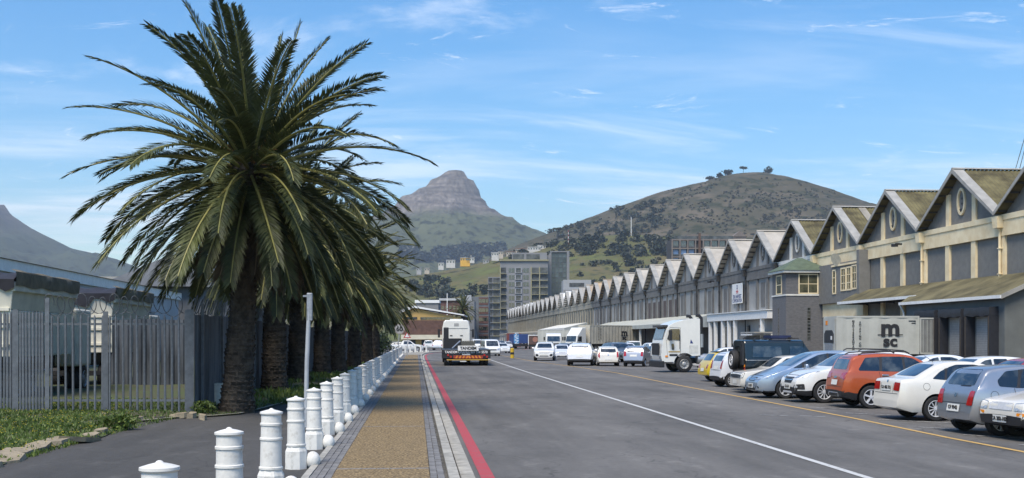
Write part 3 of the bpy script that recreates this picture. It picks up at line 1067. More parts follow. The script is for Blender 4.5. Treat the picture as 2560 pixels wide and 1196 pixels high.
def window(parent, face, a0, a1, z0, z1, pos, frame_m, glass_m, nx=1, nz=2, fw=0.12, name='window', proud=0.06):
    """face 'x': wall facing -X at x=pos, a along y; face 'y': wall facing -Y at y=pos, a along x"""
    def B(mb, u0, u1, v0, v1, d0, d1):
        if face == 'x': mb.bb(pos - d1, pos - d0, u0, u1, v0, v1)
        else: mb.bb(u0, u1, pos - d1, pos - d0, v0, v1)
    f = MB()
    B(f, a0, a1, z0, z0 + fw, 0, proud); B(f, a0, a1, z1 - fw, z1, 0, proud)
    B(f, a0, a0 + fw, z0 + fw, z1 - fw, 0, proud); B(f, a1 - fw, a1, z0 + fw, z1 - fw, 0, proud)
    for i in range(1, nx):
        u = a0 + (a1 - a0) * i / nx; B(f, u - 0.03, u + 0.03, z0 + fw, z1 - fw, 0, proud * .7)
    for i in range(1, nz):
        v = z0 + (z1 - z0) * i / nz; B(f, a0 + fw, a1 - fw, v - 0.03, v + 0.03, 0, proud * .65)
    o = f.build(name, frame_m, parent)
    g_ = MB(); B(g_, a0 + fw * .8, a1 - fw * .8, z0 + fw * .8, z1 - fw * .8, 0.004, proud * .35); g_.build('pane', glass_m, o)
    return o


window(tw, 'y', 1.2, 3.15, 6.28, 8.2, 0, CREAM, OLIVE, 2, 2)
window(tw, 'x', 1.2, 2.9, 6.28, 8.15, 0, CREAM, OLIVE, 1, 2)
for (f_, a, b) in (('x', 2.1, 2.4), ('y', 2.05, 2.42)):
    window(tw, f_, a, b, 1.9, 5.0, 0, WG_TRIM, GLASS, 1, 10, 0.04, 'slit_window', 0.03)
# ---- overhanging annex with sash windows
an = thing('overhanging_annex', 'charcoal overhanging annex with three cream sash windows between tower and warehouse', 'building', (38.2, 97.2, 0))
w_ = MB(); w_.bb(0, 0.78, 0, 10.38, 5.3, 8.9); w_.build('wall', WG_NEAR, an)
w_ = MB(); w_.bb(-0.1, 0.3, 0.6, 6.9, 8.6, 8.76); w_.build('coping', CREAM, an)
w_ = MB(); w_.bb(-0.22, 0.76, -0.25, 0.35, 5.45, 9.7); w_.build('end_pier', WG_NEAR, an)
for (a, b, z0, z1) in ((5.85, 6.7, 6.1, 8.35), (3.4, 4.6, 6.3, 8.4), (2.1, 3.2, 6.3, 8.42), (0.8, 1.95, 6.35, 8.5)):
    window(an, 'x', a, b, z0, z1, 0, CREAM, OLIVE, 1 if a > 5 else 2, 3, 0.13, 'sash_window')
w_ = MB(); w_.bb(0.3, 0.74, 0.2, 10.2, 4.05, 5.28); w_.build('cream_band', CREAM, an)
d_ = MB(); d_.lathe([(0.02, 0.0), (0.35, 0.06), (0.6, 0.2)], 18, 'X'); o = d_.build('satellite_dish', mat('dish_cream', (0.55, 0.50, 0.38), 0.5), an, loc=(-0.1, 5.2, 9.25)); o.rotation_euler = (0, R(160), R(25))
# ---- white concrete portico in front of the pale shed
po = thing('portico', 'white concrete beam on slim white columns along the pale grey warehouse', 'portico', (37.8, 122.6, 0))
w_ = MB(); w_.bb(0, 1.1, 0, 26, 4.25, 5.12); w_.build('beam', WHITEP, po)
w_ = MB(); w_.bb(-0.15, 1.12, -0.1, 26.1, 5.13, 5.22); w_.build('coping', WHITEP, po)
for yy in (2.6, 13.5, 16.2, 19.0, 22.6, 25.2):
    w_ = MB(); w_.bb(0.05, 0.45, yy - 0.22, yy + 0.22, 0, 4.24); w_.build('column', WHITEP, po)
w_ = MB(); w_.bb(0.5, 1.18, 0.5, 12.5, 0.1, 2.4); w_.build('infill_wall', WG_NEAR, po)
w_ = MB(); w_.bb(-0.2, 0.9, 0.2, 9.5, 2.41, 2.56); w_.build('ledge', WHITEP, po)
w_ = MB(); w_.bb(-1.6, 0.4, -0.6, 4.8, 2.62, 2.78); w_.build('door_canopy', FASC, po)
w_ = MB(); w_.bb(0.38, 0.48, 0.6, 3.6, 0.1, 2.35); w_.build('door', GLASS, po)
for yy in (6, 11, 17.5, 21):
    w_ = MB(); w_.bb(1.1, 1.16, yy - 0.6, yy + 0.6, 0.8, 3.6); w_.build('dark_window', GLASS, po)
# ---- sloping canopies over the truck bays
CANO = mat('pale_green_canopy', (0.42, 0.43, 0.38), 0.7, 0, var=0.12, sc=0.5, world_space=True)


def canopy(label, y0, y1, xo, zi, zo, m):
    t = thing('canopy', label, 'canopy', (0, y0, 0))
    L = y1 - y0
    w_ = MB(); w_.add([(xo, 0, zo), (xo, L, zo), (38.9, L, zi), (38.9, 0, zi), (xo, 0, zo - .12), (xo, L, zo - .12), (38.9, L, zi - .12), (38.9, 0, zi - .12)], [(0, 1, 2, 3), (4, 5, 6, 7), (0, 1, 5, 4), (0, 3, 7, 4), (1, 2, 6, 5)]); w_.build('roof', m, t, fix=False)
    w_ = MB(); w_.bb(xo - 0.05, xo + 0.1, 0, L, zo - 0.55, zo + 0.03); w_.build('fascia', m, t)
    w_ = MB(); w_.prism([(xo + 0.1, -0.02, zo - 0.55), (38.9, -0.02, zo - 0.55), (38.9, -0.02, zi), (xo + 0.1, -0.02, zo)], (0, -0.06, 0)); w_.build('end_cladding', mat('blue_grey_cladding', (0.27, 0.30, 0.31), 0.7, 0, var=0.08, sc=2), t)
    n = int(L / 12)
    for k in range(n + 1):
        w_ = MB(); w_.bb(xo + 0.15, xo + 0.45, k * L / n - 0.15, k * L / n + 0.15, 0, zo - 0.56); w_.build('column', WTRIM, t)
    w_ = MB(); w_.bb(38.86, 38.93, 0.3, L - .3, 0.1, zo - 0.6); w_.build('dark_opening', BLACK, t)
    return t


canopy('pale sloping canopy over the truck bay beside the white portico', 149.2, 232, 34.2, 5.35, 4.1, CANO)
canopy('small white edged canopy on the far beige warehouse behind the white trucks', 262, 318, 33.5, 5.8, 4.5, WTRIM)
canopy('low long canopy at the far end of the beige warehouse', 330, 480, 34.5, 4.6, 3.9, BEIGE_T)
# ---- the company sign on the wall
sg = thing('company_sign', 'white wall sign reading SEA HARVEST CORPORATION with red and blue emblem', 'sign', (38.72, 137.6, 7.55))
w_ = MB(); w_.bb(0, 0.06, -2.2, 2.2, -1.25, 1.15); w_.build('board', WHITEP, sg)
NAVY = mat('navy_print', (0.02, 0.04, 0.16), 0.6); SRED = mat('red_print', (0.5, 0.03, 0.03), 0.6)
lettering('SEA HARVEST', 0.62, NAVY, (-0.012, 0, -0.42), (0, -1, 0), (0, 0, 1), sg, 'sign_lettering', 0.012, 0.95)
lettering('CORPORATION', 0.60, NAVY, (-0.012, 0, -0.93), (0, -1, 0), (0, 0, 1), sg, 'sign_lettering', 0.012, 0.95)
w_ = MB(); w_.lathe([(0.26, -0.02), (0.26, -0.008)], 16, 'X', (0, 0, 0.72)); w_.build('emblem', NAVY, sg)
w_ = MB(); w_.lathe([(0.14, -0.026), (0.14, -0.021)], 16, 'X', (0, 0, 0.72)); w_.build('emblem', WHITEP, sg)
w_ = MB(); w_.bb(-0.02, -0.008, -0.5, 0.5, 0.16, 0.26); w_.bb(-0.02, -0.008, -0.42, 0.42, -0.02, 0.07); w_.bb(-0.02, -0.008, -0.1, 0.1, 0.261, 0.42); w_.build('emblem', SRED, sg)
# stacked steel cages by the tower
for k in range(5):
    y_ = 84.5 + k * 1.6
    t = thing('steel_cage', 'grey steel mesh cage, %s of the row behind the reefer container' % ['nearest', 'second', 'third', 'fourth', 'last'][k], 'cage', (33.2, y_, 0), 0, 'steel cages beside the tower')
    for (xx, yy) in ((0, 0), (1.6, 0), (0, 1.3), (1.6, 1.3)):
        w_ = MB(); w_.tube([(xx, yy, 0), (xx, yy, 2.9)], 0.035, 5); w_.build('upright', GALV, t)
    for z in (0.2, 1.3, 1.5, 2.85):
        w_ = MB(); w_.tube([(0, 0, z), (1.6, 0, z), (1.6, 1.3, z), (0, 1.3, z), (0, 0, z)], 0.025, 5); w_.build('hoop', GALV, t)
    w_ = MB()
    for q in range(7):
        w_.tube([(0.2 + q * 0.2, 0, 0.2), (0.2 + q * 0.2, 0, 2.85)], 0.012, 4)
    tag(w_.build('mesh_wire', GALV, t), kind='stuff')
# floodlight, gulls marks and power wires
for yy, z in ((Y0 + BAY * 2.02, 9.55), (Y0 + BAY * 6.9, 9.5)):
    t = thing('floodlight', 'small black floodlight under the cornice of the %s' % ('cream trimmed warehouse' if yy < 110 else 'pale grey warehouse'), 'lamp', (38.6, yy + 3, z))
    w_ = MB(); w_.box((-0.35, 0, 0), (0.6, 0.16, 0.14), rz=R(25)); w_.build('arm', BLACK, t)
    w_ = MB(); w_.box((-0.75, -0.15, -0.12), (0.35, 0.4, 0.22), rz=R(25)); w_.build('housing', BLACK, t)
WH = mat('bare_plaster', (0.6, 0.6, 0.58), 0.9, 0, var=0.1)
for k, (dy, z, a, b) in enumerate(((BAY * 1.42, 6.2, .12, .38), (BAY * 1.39, 6.05, .05, .1), (BAY * 1.385, 5.75, .05, .14), (BAY * 1.37, 7.4, .04, .05), (BAY * 1.58, 7.6, .04, .08), (BAY * 1.15, 7.0, .03, .12))):
    w_ = MB(); n = 9
    w_.prism([(-0.006, dy + math.cos(2 * PI * q / n) * a * rnd.uniform(.7, 1.2), z + math.sin(2 * PI * q / n) * b * rnd.uniform(.7, 1.2)) for q in range(n)], (0.004, 0, 0))
    w_.build('bare_patch', WH, near_shed)
cb = thing('overhead_cables', 'thin grey overhead cables crossing the top right corner of the sky', 'cable')
for k in range(3):
    a, b = at(2560 + k * 8, 350, 95 + k), at(2538 + k * 10, 426, 105 + k)
    d_ = a - b
    w_ = MB(); w_.tube([b - d_ * 0.1, b, a, a + d_ * 4], 0.03, 5); w_.build('cable', GALV, cb)
# ================================================================== bollards
BOLW = mat('bollard_white', (0.44, 0.42, 0.37), 0.6, 0, var=0.12, sc=5, det=10, bump=0.3, bsc=18, rand=0.06, col2=(0.66, 0.65, 0.61), lo=0.28, hi=0.46)


def make_bollard():
    t = thing('bollard', 'x', 'bollard', group='white bollards along the footpath')
    b = MB()
    a8 = PI / 8
    b.lathe([(0.205, 0.0), (0.20, 0.27), (0.17, 0.33)], 8, a0=a8)
    b.build('plinth', BOLW, t)
    s = MB()
    s.lathe([(0.163, 0.33), (0.158, 0.45), (0.147, 1.00), (0.145, 1.035)], 24)
    s.build('shaft', BOLW, t, smooth=40)
    for z, r_ in ((0.36, 0.176), (0.72, 0.166), (0.90, 0.163)):
        q = MB(); q.lathe([(r_ - 0.02, z - 0.022), (r_, z - 0.012), (r_, z + 0.012), (r_ - 0.02, z + 0.022)], 24)
        q.build('ring', BOLW, t, smooth=50)
    c = MB()
    c.lathe([(0.160, 1.02), (0.168, 1.03), (0.166, 1.050), (0.10, 1.067), (0.035, 1.080), (0.026, 1.090), (0.010, 1.096)], 24)
    c.build('cap', BOLW, t, smooth=40)
    q = MB()
    q.lathe([(0.135 * math.sin(PI * k / 10), 0.125 - 0.135 * math.cos(PI * k / 10)) for k in range(1, 10)] + [(0.01, 0.26)], 18, c=(0.29, 0.02, 0))
    q.build('ball', BOLW, t, smooth=60)
    return t


proto = make_bollard()
ORD = ['first', 'second', 'third', 'fourth', 'fifth', 'sixth', 'seventh', 'eighth', 'ninth', 'tenth', 'eleventh', 'twelfth', 'thirteenth', 'fourteenth', 'fifteenth',
       'sixteenth', 'seventeenth', 'eighteenth', 'nineteenth', 'twentieth']
blist = [(-1.80, 8.35 + 3.09 * k) for k in range(43)]
bend = []
for px, py in ((1003, 884.5), (1014, 884), (1026, 883.5), (1039, 883), (1052, 882.6), (1066, 882.2)):
    p = gnd(px, py); bend.append((p.x, p.y))
for i, (x, y_) in enumerate(blist + bend):
    o = proto if i == 0 else copy_tree(proto)
    o.location = (x + rnd.uniform(-.012, .012), y_, 0.05)
    o.rotation_euler = (rnd.uniform(-.012, .012), rnd.uniform(-.012, .012), rnd.uniform(-.06, .06))
    o.scale = (.84, .84, 1)
    if i == 0:
        o['label'] = 'white bollard nearest the camera, cut by the bottom edge of the picture'
    elif i < 20:
        o['label'] = 'white ringed bollard, %s in the row beside the path counting from the camera' % ORD[i]
    elif i < len(blist):
        k = i - 19
        o['label'] = 'small distant white bollard beside the path, %s' % (('%s beyond the twentieth' % ORD[k - 1]) if k <= 20 else ('%s before the bend' % ['last', 'second last', 'third last'][len(blist) - 1 - i]))
    else:
        k = i - len(blist)
        o['label'] = 'short white bollard at the bend by the parked pickups, %s from its outer end' % ORD[5 - k]
        o['group'] = 'white bollards round the bend'

# ================================================================== palms
def leafmat(name, c, c2, trans=0.22):
    m = mat(name, c, 0.55, 0, var=0.3, sc=2.5, col2=c2, rand=0.22)
    nt = m.node_tree
    b = nt.nodes['Principled BSDF']
    out = [q for q in nt.nodes if q.type == 'OUTPUT_MATERIAL'][0]
    tr = nt.nodes.new('ShaderNodeBsdfTranslucent')
    src = b.inputs['Base Color'].links[0].from_socket
    nt.links.new(src, tr.inputs['Color'])
    mx = nt.nodes.new('ShaderNodeMixShader'); mx.inputs[0].default_value = trans
    nt.links.new(b.outputs[0], mx.inputs[1]); nt.links.new(tr.outputs[0], mx.inputs[2])
    nt.links.new(mx.outputs[0], out.inputs['Surface'])
    return m


LEAF_UP = leafmat('palm_leaf_upper', (0.036, 0.050, 0.018), (0.066, 0.084, 0.030))
LEAF_LOW = leafmat('palm_leaf_lower', (0.050, 0.064, 0.020), (0.100, 0.116, 0.038), 0.3)
LEAF_DRY = leafmat('palm_leaf_dry', (0.085, 0.060, 0.030), (0.14, 0.10, 0.05))
RIB = mat('palm_midrib', (0.23, 0.215, 0.065), 0.5, 0, var=0.2, sc=3)
RIBD = mat('palm_midrib_dry', (0.20, 0.14, 0.08), 0.7, 0, var=0.2, sc=3)
TRUNK = mat('palm_trunk', (0.036, 0.029, 0.022), 0.95, 0, var=0.35, sc=5, col2=(0.080, 0.064, 0.048), bump=0.8, bsc=25)
FIBRE = mat('palm_fibre', (0.16, 0.085, 0.03), 0.9, 0, var=0.3, sc=6)


def frond_mesh(key, length, elev, droop, leafm, ribm, seed, npair=104, dense=1.0):
    rg = random.Random(seed)
    mb = MB()
    ns = 16
    pts = []; ang = []
    r_, z_ = 0.0, 0.0
    twist = rg.uniform(-.35, .35)
    sway = rg.uniform(-.10, .10)
    for i in range(ns + 1):
        s = i / ns
        a = elev - droop * s ** 1.35
        pts.append(Vector((r_, sway * length * s * s, z_))); ang.append(a)
        r_ += math.cos(a) * length / ns; z_ += math.sin(a) * length / ns
    mb.cur = 1
    mb.tube(pts, [0.045 * (1 - 0.85 * (i / ns)) + 0.006 for i in range(ns + 1)], 5)
    mb.cur = 0

    def pos(s):
        f = s * ns; i = min(ns - 1, int(f)); t = f - i
        return pts[i].lerp(pts[i + 1], t), ang[i] + (ang[i + 1] - ang[i]) * t
    for i in range(npair):
        s = 0.10 + 0.895 * i / (npair - 1)
        p, a = pos(s)
        T = Vector((math.cos(a), 0, math.sin(a))); N = Vector((-math.sin(a), 0, math.cos(a))); B = Vector((0, 1, 0))
        ca, sa = math.cos(twist * s), math.sin(twist * s)
        N, B = N * ca + B * sa, B * ca - N * sa
        ln = 0.59 * (min(1.0, 0.30 + s * 3.2) if s < 0.25 else 1.0) * (1 - 0.52 * max(0, (s - 0.6) / 0.4) ** 1.6) * rg.uniform(0.82, 1.1)
        for sd_ in (-1, 1):
            fwd_ = 0.55 + 0.65 * s + rg.uniform(-.13, .13)
            lift = (0.55 - 0.35 * s) + rg.uniform(-.16, .16)
            d = (T * (fwd_ + .15) + B * sd_ * 0.85 + N * lift).normalized()
            w = 0.0225 * dense
            side = d.cross(N).normalized()
            mid = p + d * ln * 0.5 + Vector((0, 0, -0.015))
            tip = p + d * ln + Vector((0, 0, -0.12 * ln - rg.random() * 0.05))
            mb.add([p, mid + side * w, tip, mid - side * w], [(0, 1, 2, 3)])
    return mb.mesh(key, [leafm, ribm], fix=False)


CLASSES = []
for ci, (elev, droop, ln, lm, rm_, cnt) in enumerate((
        (85, 12, 3.6, LEAF_UP, RIB, 4), (76, 26, 4.0, LEAF_UP, RIB, 5), (64, 36, 4.2, LEAF_UP, RIB, 8), (50, 44, 4.35, LEAF_UP, RIB, 9), (37, 49, 4.4, LEAF_UP, RIB, 9),
        (24, 52, 4.4, LEAF_UP, RIB, 11), (11, 52, 4.35, LEAF_LOW, RIB, 13), (-2, 50, 4.4, LEAF_LOW, RIB, 14), (-16, 46, 4.3, LEAF_LOW, RIB, 14), (-32, 36, 4.1, LEAF_LOW, RIB, 14), (-46, 26, 3.7, LEAF_LOW, RIB, 11),
        (-60, 18, 2.7, LEAF_DRY, RIBD, 8))):
    CLASSES.append((ci, cnt, [frond_mesh('frond', ln * f, R(elev + e), R(droop + q), lm, rm_, 100 * ci + k) for k, (f, e, q) in enumerate(((1.0, 0, 0), (0.93, 4, 6), (1.03, -4, -7)))]))


def trunk_mesh(h, r0, r1, seed):
    rg = random.Random(seed)
    mb = MB()
    rows_, seg = 22, 20
    prof = []
    for i in range(rows_ + 1):
        f = i / rows_
        z = h * f
        rr = r1 + (r0 - r1) * max(0, 1 - f * 6) ** 1.5 + 0.03 * math.sin(f * 9)
        if f > 0.82: rr += (f - 0.82) * 0.9
        prof.append((rr, z))
    mb.lathe(prof, seg)
    # old leaf bases: overlapping wedges set in a spiral
    nb = 15
    lay = int(h / 0.12)
    for i in range(lay):
        z = 0.08 + i * h / lay
        f = z / h
        rr = interp([(p[1], p[0]) for p in prof], z)
        for k in range(nb):
            a = 2 * PI * (k + 0.5 * (i % 2)) / nb + rg.uniform(-.05, .05)
            c, s = math.cos(a), math.sin(a)
            e = Vector((c, s, 0)); t = Vector((-s, c, 0)); u = Vector((0, 0, 1))
            w = rr * 2 * PI / nb * rg.uniform(.34, .52); hh = rg.uniform(.05, .09); d = 0.025 + 0.06 * rg.random() ** 1.5 + (0.05 * rg.random() if f > .75 else 0)
            z += rg.uniform(-.02, .02)
            o = e * (rr - 0.015) + u * z
            mb.add([o - t * w - u * hh, o + t * w - u * hh, o + t * w * 0.8 + e * d * .9 + u * hh * .55, o - t * w * 0.8 + e * d * .9 + u * hh * .55, o + u * hh * 1.1], [(0, 1, 2, 3), (3, 2, 4), (0, 3, 4), (1, 4, 2)])
    return mb.mesh('trunk', TRUNK, fix=False)


def palm(x, y, h, r0, r1, scale, label, seed, thin=1.0, tilt=0.0, group='date palms in a row behind the bollards'):
    rg = random.Random(seed)
    t = thing('palm_tree', label, 'palm tree', (x, y, verge_z(x, y) - 0.03), 0.0, group)
    t.rotation_euler = (Matrix.Rotation(tilt, 3, 'Y') @ Matrix.Rotation(rg.uniform(0, 6.28), 3, 'Z')).to_euler()
    link('trunk', trunk_mesh(h, r0, r1, seed), t)
    for ci, cnt, meshes in CLASSES:
        n = max(3, int(cnt * thin))
        for k in range(n):
            if rg.random() < .06: continue
            o = link('frond', rg.choice(meshes), t)
            az = 2 * PI * (k + rg.uniform(-.38, .38)) / n + ci * 0.7
            lev = 0.35 * (5.5 - ci) / 5.5
            o.location = (math.cos(az) * 0.28, math.sin(az) * 0.28, h - 0.1 + lev)
            o.rotation_euler = (rg.uniform(-.10, .10), rg.uniform(-.08, .08), az)
            s = scale * rg.uniform(0.9, 1.08)
            o.scale = (s, s * rg.choice((1, 1, -1)), s)
    f = MB()
    for k in range(70):
        a = rg.uniform(0, 6.28); e = rg.uniform(-.2, 1.2); q = rg.uniform(.35, 1.15)
        p = Vector((math.cos(a) * 0.35, math.sin(a) * 0.35, h + rg.uniform(-.3, .45)))
        d = Vector((math.cos(a) * math.cos(e), math.sin(a) * math.cos(e), math.sin(e)))
        f.tube([p, p + d * q * 0.5, p + d * q + Vector((0, 0, -.18 * q))], [0.022, 0.016, 0.006], 4, False)
    tag(f.build('fruit_stalk', FIBRE, t, fix=False), kind='stuff')
    return t


p0 = gnd(592, 1032, 0.06)
palm(p0.x, p0.y, 6.5, 0.47, 0.345, 1.0, 'large date palm with a full crown standing next to the palisade gate', 11, 1.0, R(3.2))
plist = [(686, 985), (745, 961), (805, 943), (845, 932), (885, 923), (918, 912), (938, 903)]
pn = ['second date palm from the gate, right behind the large one', 'third date palm in the row behind the bollards', 'fourth date palm in the row behind the bollards', 'fifth date palm in the row behind the bollards',
      'thick trunked sixth date palm with low hanging leaves', 'seventh date palm, near the far end of the row', 'last and smallest looking date palm of the row']
for i, (px, py) in enumerate(plist):
    p = gnd(px, py, 0.06)
    palm(p.x, p.y, 6.2 - 0.25 * (i % 3), 0.50 + 0.05 * (i % 2), 0.38, 0.97, pn[i], 30 + i, 0.75 if i < 4 else 0.6)

# ================================================================== palisade fence, gate, sheet fence
FG = mat('weathered_pale', (0.118, 0.130, 0.145), 0.55, 0.3, var=0.22, sc=6, det=8, rand=0.15)
FSH = mat('galvanised_sheet', (0.055, 0.064, 0.076), 0.6, 0.2, var=0.25, sc=1.6, det=8, col2=(0.115, 0.13, 0.15), stretch=(1, 1, 0.3))


def pale_mesh(w, h):
    mb = MB(); t = 0.018
    poly = [(-w / 2, 0, 0), (-w / 4, -t, 0), (w / 4, -t, 0), (w / 2, 0, 0)]
    vs = [(x, y, 0) for x, y, _ in poly] + [(x, y, h - 0.09) for x, y, _ in poly] + [(0, -t * 0.6, h)]
    fs = [(0, 1, 5, 4), (1, 2, 6, 5), (2, 3, 7, 6), (4, 5, 8), (5, 6, 8), (6, 7, 8), (0, 4, 7, 3), (4, 8, 7)]
    mb.add(vs, fs)
    return mb.mesh('pale', FG, fix=False)


PALE = pale_mesh(0.062, 2.52)
PALE_N = pale_mesh(0.07, 2.62)


def fence_run(th, a, b, pitch, me, base=0.1, rails=(0.34, 2.28), back=0.0):
    a, b = Vector(a), Vector(b)
    d = (b - a); ln = d.length; u = d / ln; rz = math.atan2(u.y, u.x)
    n = int(ln / pitch)
    for k in range(n):
        p = a + u * (k + 0.5) * ln / n
        o = link('pale', me, th, (p.x, p.y - back, base + rnd.uniform(-.012, .012)), rz)
        o.rotation_euler = (0, rnd.uniform(-.008, .008), rz)
    for z in rails:
        m_ = (a + b) / 2
        r_ = MB(); r_.box((0, 0.022, 0), (ln, 0.04, 0.055))
        o = r_.build('rail', FG, th, loc=(m_.x, m_.y - back, z + base)); o.rotation_euler = (0, 0, rz)


def post(th, p, h=2.75, w=0.10):
    q = MB(); q.box((0, 0, h / 2), (w, 0.08, h)); q.box((0, -0.035, h / 2), (w * 1.5, 0.012, h - 0.02))
    q.build('post', FG, th, loc=(p[0], p[1], 0.0))


pA, pB, pC, pD = (gnd(q, 1036 if q < 100 else 1039, 0.06) for q in (-75, 119, 265, 474))
pA.y -= 0.4
f1 = thing('palisade_fence', 'tightly spaced grey palisade fence at the left edge of the picture', 'fence')
fence_run(f1, pA.xy.to_3d(), pB.xy.to_3d(), 0.082, PALE_N)
post(f1, pA); post(f1, pA.lerp(pB, 0.62))
f2 = thing('palisade_gate', 'open spaced grey palisade gate in front of the tipper trucks', 'gate')
fence_run(f2, pB.xy.to_3d(), pC.xy.to_3d(), 0.166, PALE)
post(f2, (pB.x, pB.y, 0), 3.05, 0.07)
f3 = thing('palisade_fence', 'grey palisade fence panel between the gate and the large palm', 'fence')
fence_run(f3, pC.xy.to_3d(), pD.xy.to_3d(), 0.166, PALE)
post(f3, (pC.x, pC.y, 0), 2.7, 0.085); post(f3, (pD.x, pD.y, 0), 2.75, 0.15)


def sheet_run(th, a, b, h, pitch=0.19, base=0.02):
    a, b = Vector(a), Vector(b); d = b - a; ln = d.length; u = d / ln; nrm = Vector((u.y, -u.x, 0))
    n = max(1, int(ln / 0.9))
    for k in range(n):
        s = MB(); m_ = int(ln / n / pitch * 4)
        vs = []
        for i in range(m_ + 1):
            p = a + u * (k + i / m_) * ln / n + nrm * (0.022 if (i // 2) % 2 else -0.022)
            hh = h + (0.03 if k % 2 else 0)
            vs += [(p.x, p.y, base), (p.x, p.y, base + hh)]
        s.add(vs, [(2 * i, 2 * i + 2, 2 * i + 3, 2 * i + 1) for i in range(m_)])
        s.build('sheet', FSH, th, fix=False)


f4 = thing('sheet_fence', 'corrugated grey sheet fence running along the road behind the palm trunks', 'fence')
X4 = pD.x + 0.12
sheet_run(f4, (X4, pD.y + 0.1, 0), (X4, pD.y + 46, 0), 2.6)
sheet_run(f4, (X4, pD.y + 46, 0), (X4 + 0.6, 140, 0), 2.6, 0.4)
for k in range(12):
    q = MB(); q.box((0, 0, 1.45), (0.07, 0.07, 2.9)); q.build('post', FG, f4, loc=(X4 + 0.1, pD.y + 0.6 + k * 3, 0))
f5 = thing('sheet_fence', 'dark corrugated sheet fence in the yard behind the palisade panel', 'fence')
a5, b5 = gnd(262, 973), gnd(470, 973)
sheet_run(f5, (a5.x, a5.y, 0), (b5.x, b5.y, 0), 2.75)


def razor(th, a, b, z, rad, pitch, name='razor_wire'):
    a, b = Vector(a), Vector(b); d = b - a; ln = d.length; u = d / ln; nrm = Vector((u.y, -u.x, 0))
    n = int(ln / pitch * 14)
    pts = []
    for i in range(n + 1):
        t = i / 14 * 2 * PI
        jit = 1 + 0.18 * math.sin(t * 0.37) + 0.1 * math.sin(t * 0.71)
        p = a + u * (ln * i / n + 0.42 * rad * math.cos(t) * jit * 1.6) + nrm * rad * 0.3 * math.sin(t)
        pts.append((p.x, p.y, z + rad * jit * math.sin(t)))
    m_ = MB(); m_.tube(pts, 0.011, 4)
    m_.build(name, FG, th, fix=False)


rw = thing('razor_wire_coil', 'looping razor wire coil along the top of the palisade gate and panel', 'razor wire')
razor(rw, pB.xy.to_3d(), pD.xy.to_3d(), 2.86, 0.24, 0.27, 'coil')
rw2 = thing('razor_wire_coil', 'razor wire coil above the sheet fence behind the large palm trunk', 'razor wire')
razor(rw2, (X4, pD.y, 0), (X4, pD.y + 14, 0), 2.86, 0.22, 0.34, 'coil')

# white tub by the palm
tb = MB()
pt = gnd(541, 1021, 0.06)
tb.lathe([(0.17, 0.0), (0.215, 0.58), (0.235, 0.585), (0.235, 0.64), (0.21, 0.64), (0.2, 0.5)], 20)
o = tb.build('plastic_tub', mat('off_white_plastic', (0.60, 0.60, 0.55), 0.5, 0, var=0.1, sc=6), smooth=40, loc=(pt.x, pt.y, 0.12))
tag(o, 'off-white plastic tub standing against the trunk of the large palm', 'tub')

# ================================================================== tipper trucks in the yard
TCREAM = mat('cream_truck_paint', (0.62, 0.60, 0.51), 0.55, 0, var=0.14, sc=1.2, det=8)
TARP = mat('dark_tarpaulin', (0.022, 0.022, 0.030), 0.7, 0, var=0.3, sc=3, bump=0.5, bsc=5)
TARPB = mat('khaki_tarpaulin', (0.17, 0.145, 0.10), 0.85, 0, var=0.25, sc=3, bump=0.6, bsc=4)


def wheel_mesh(r_, w, n=28):
    mb = MB()
    mb.lathe([(r_ * 0.60, -w / 2), (r_ * 0.90, -w / 2), (r_ * 0.985, -w * 0.38), (r_, -w * 0.2), (r_, w * 0.2), (r_ * 0.985, w * 0.38), (r_ * 0.90, w / 2), (r_ * 0.60, w / 2)], n, 'Y', caps=False)
    return mb.mesh('tyre', RUBBER, smooth=40)


def truck_rim_mesh(r_, w, m):
    mb = MB()
    mb.lathe([(r_, -w / 2), (r_ * 0.95, -w * 0.55), (r_ * 0.86, -w * 0.35), (r_ * 0.55, -w * 0.2), (r_ * 0.42, -w * 0.42), (r_ * 0.25, -w * 0.5), (0.01, -w * 0.5)], 24, 'Y', caps=False)
    for k in range(8):
        a = 2 * PI * k / 8
        mb.lathe([(r_ * 0.08, -w * 0.5), (r_ * 0.07, -w * 0.28)], 6, 'Y', (math.cos(a) * r_ * 0.70, 0, math.sin(a) * r_ * 0.70))
    return mb.mesh('rim', m, smooth=35)


TT = wheel_mesh(0.52, 0.29); TRIM_ = truck_rim_mesh(0.31, 0.29, mat('truck_rim_grey', (0.35, 0.35, 0.34), 0.5, 0.4, var=0.2, sc=8))


def add_wheel(parent, loc, rz, tyre, rim, s=1.0):
    w = link('wheel', tyre, parent, loc)
    w.rotation_euler = (0, 0, rz)
    w.scale = (s, s, s)
    w.name = 'wheel'
    link('rim', rim, w)
    return w


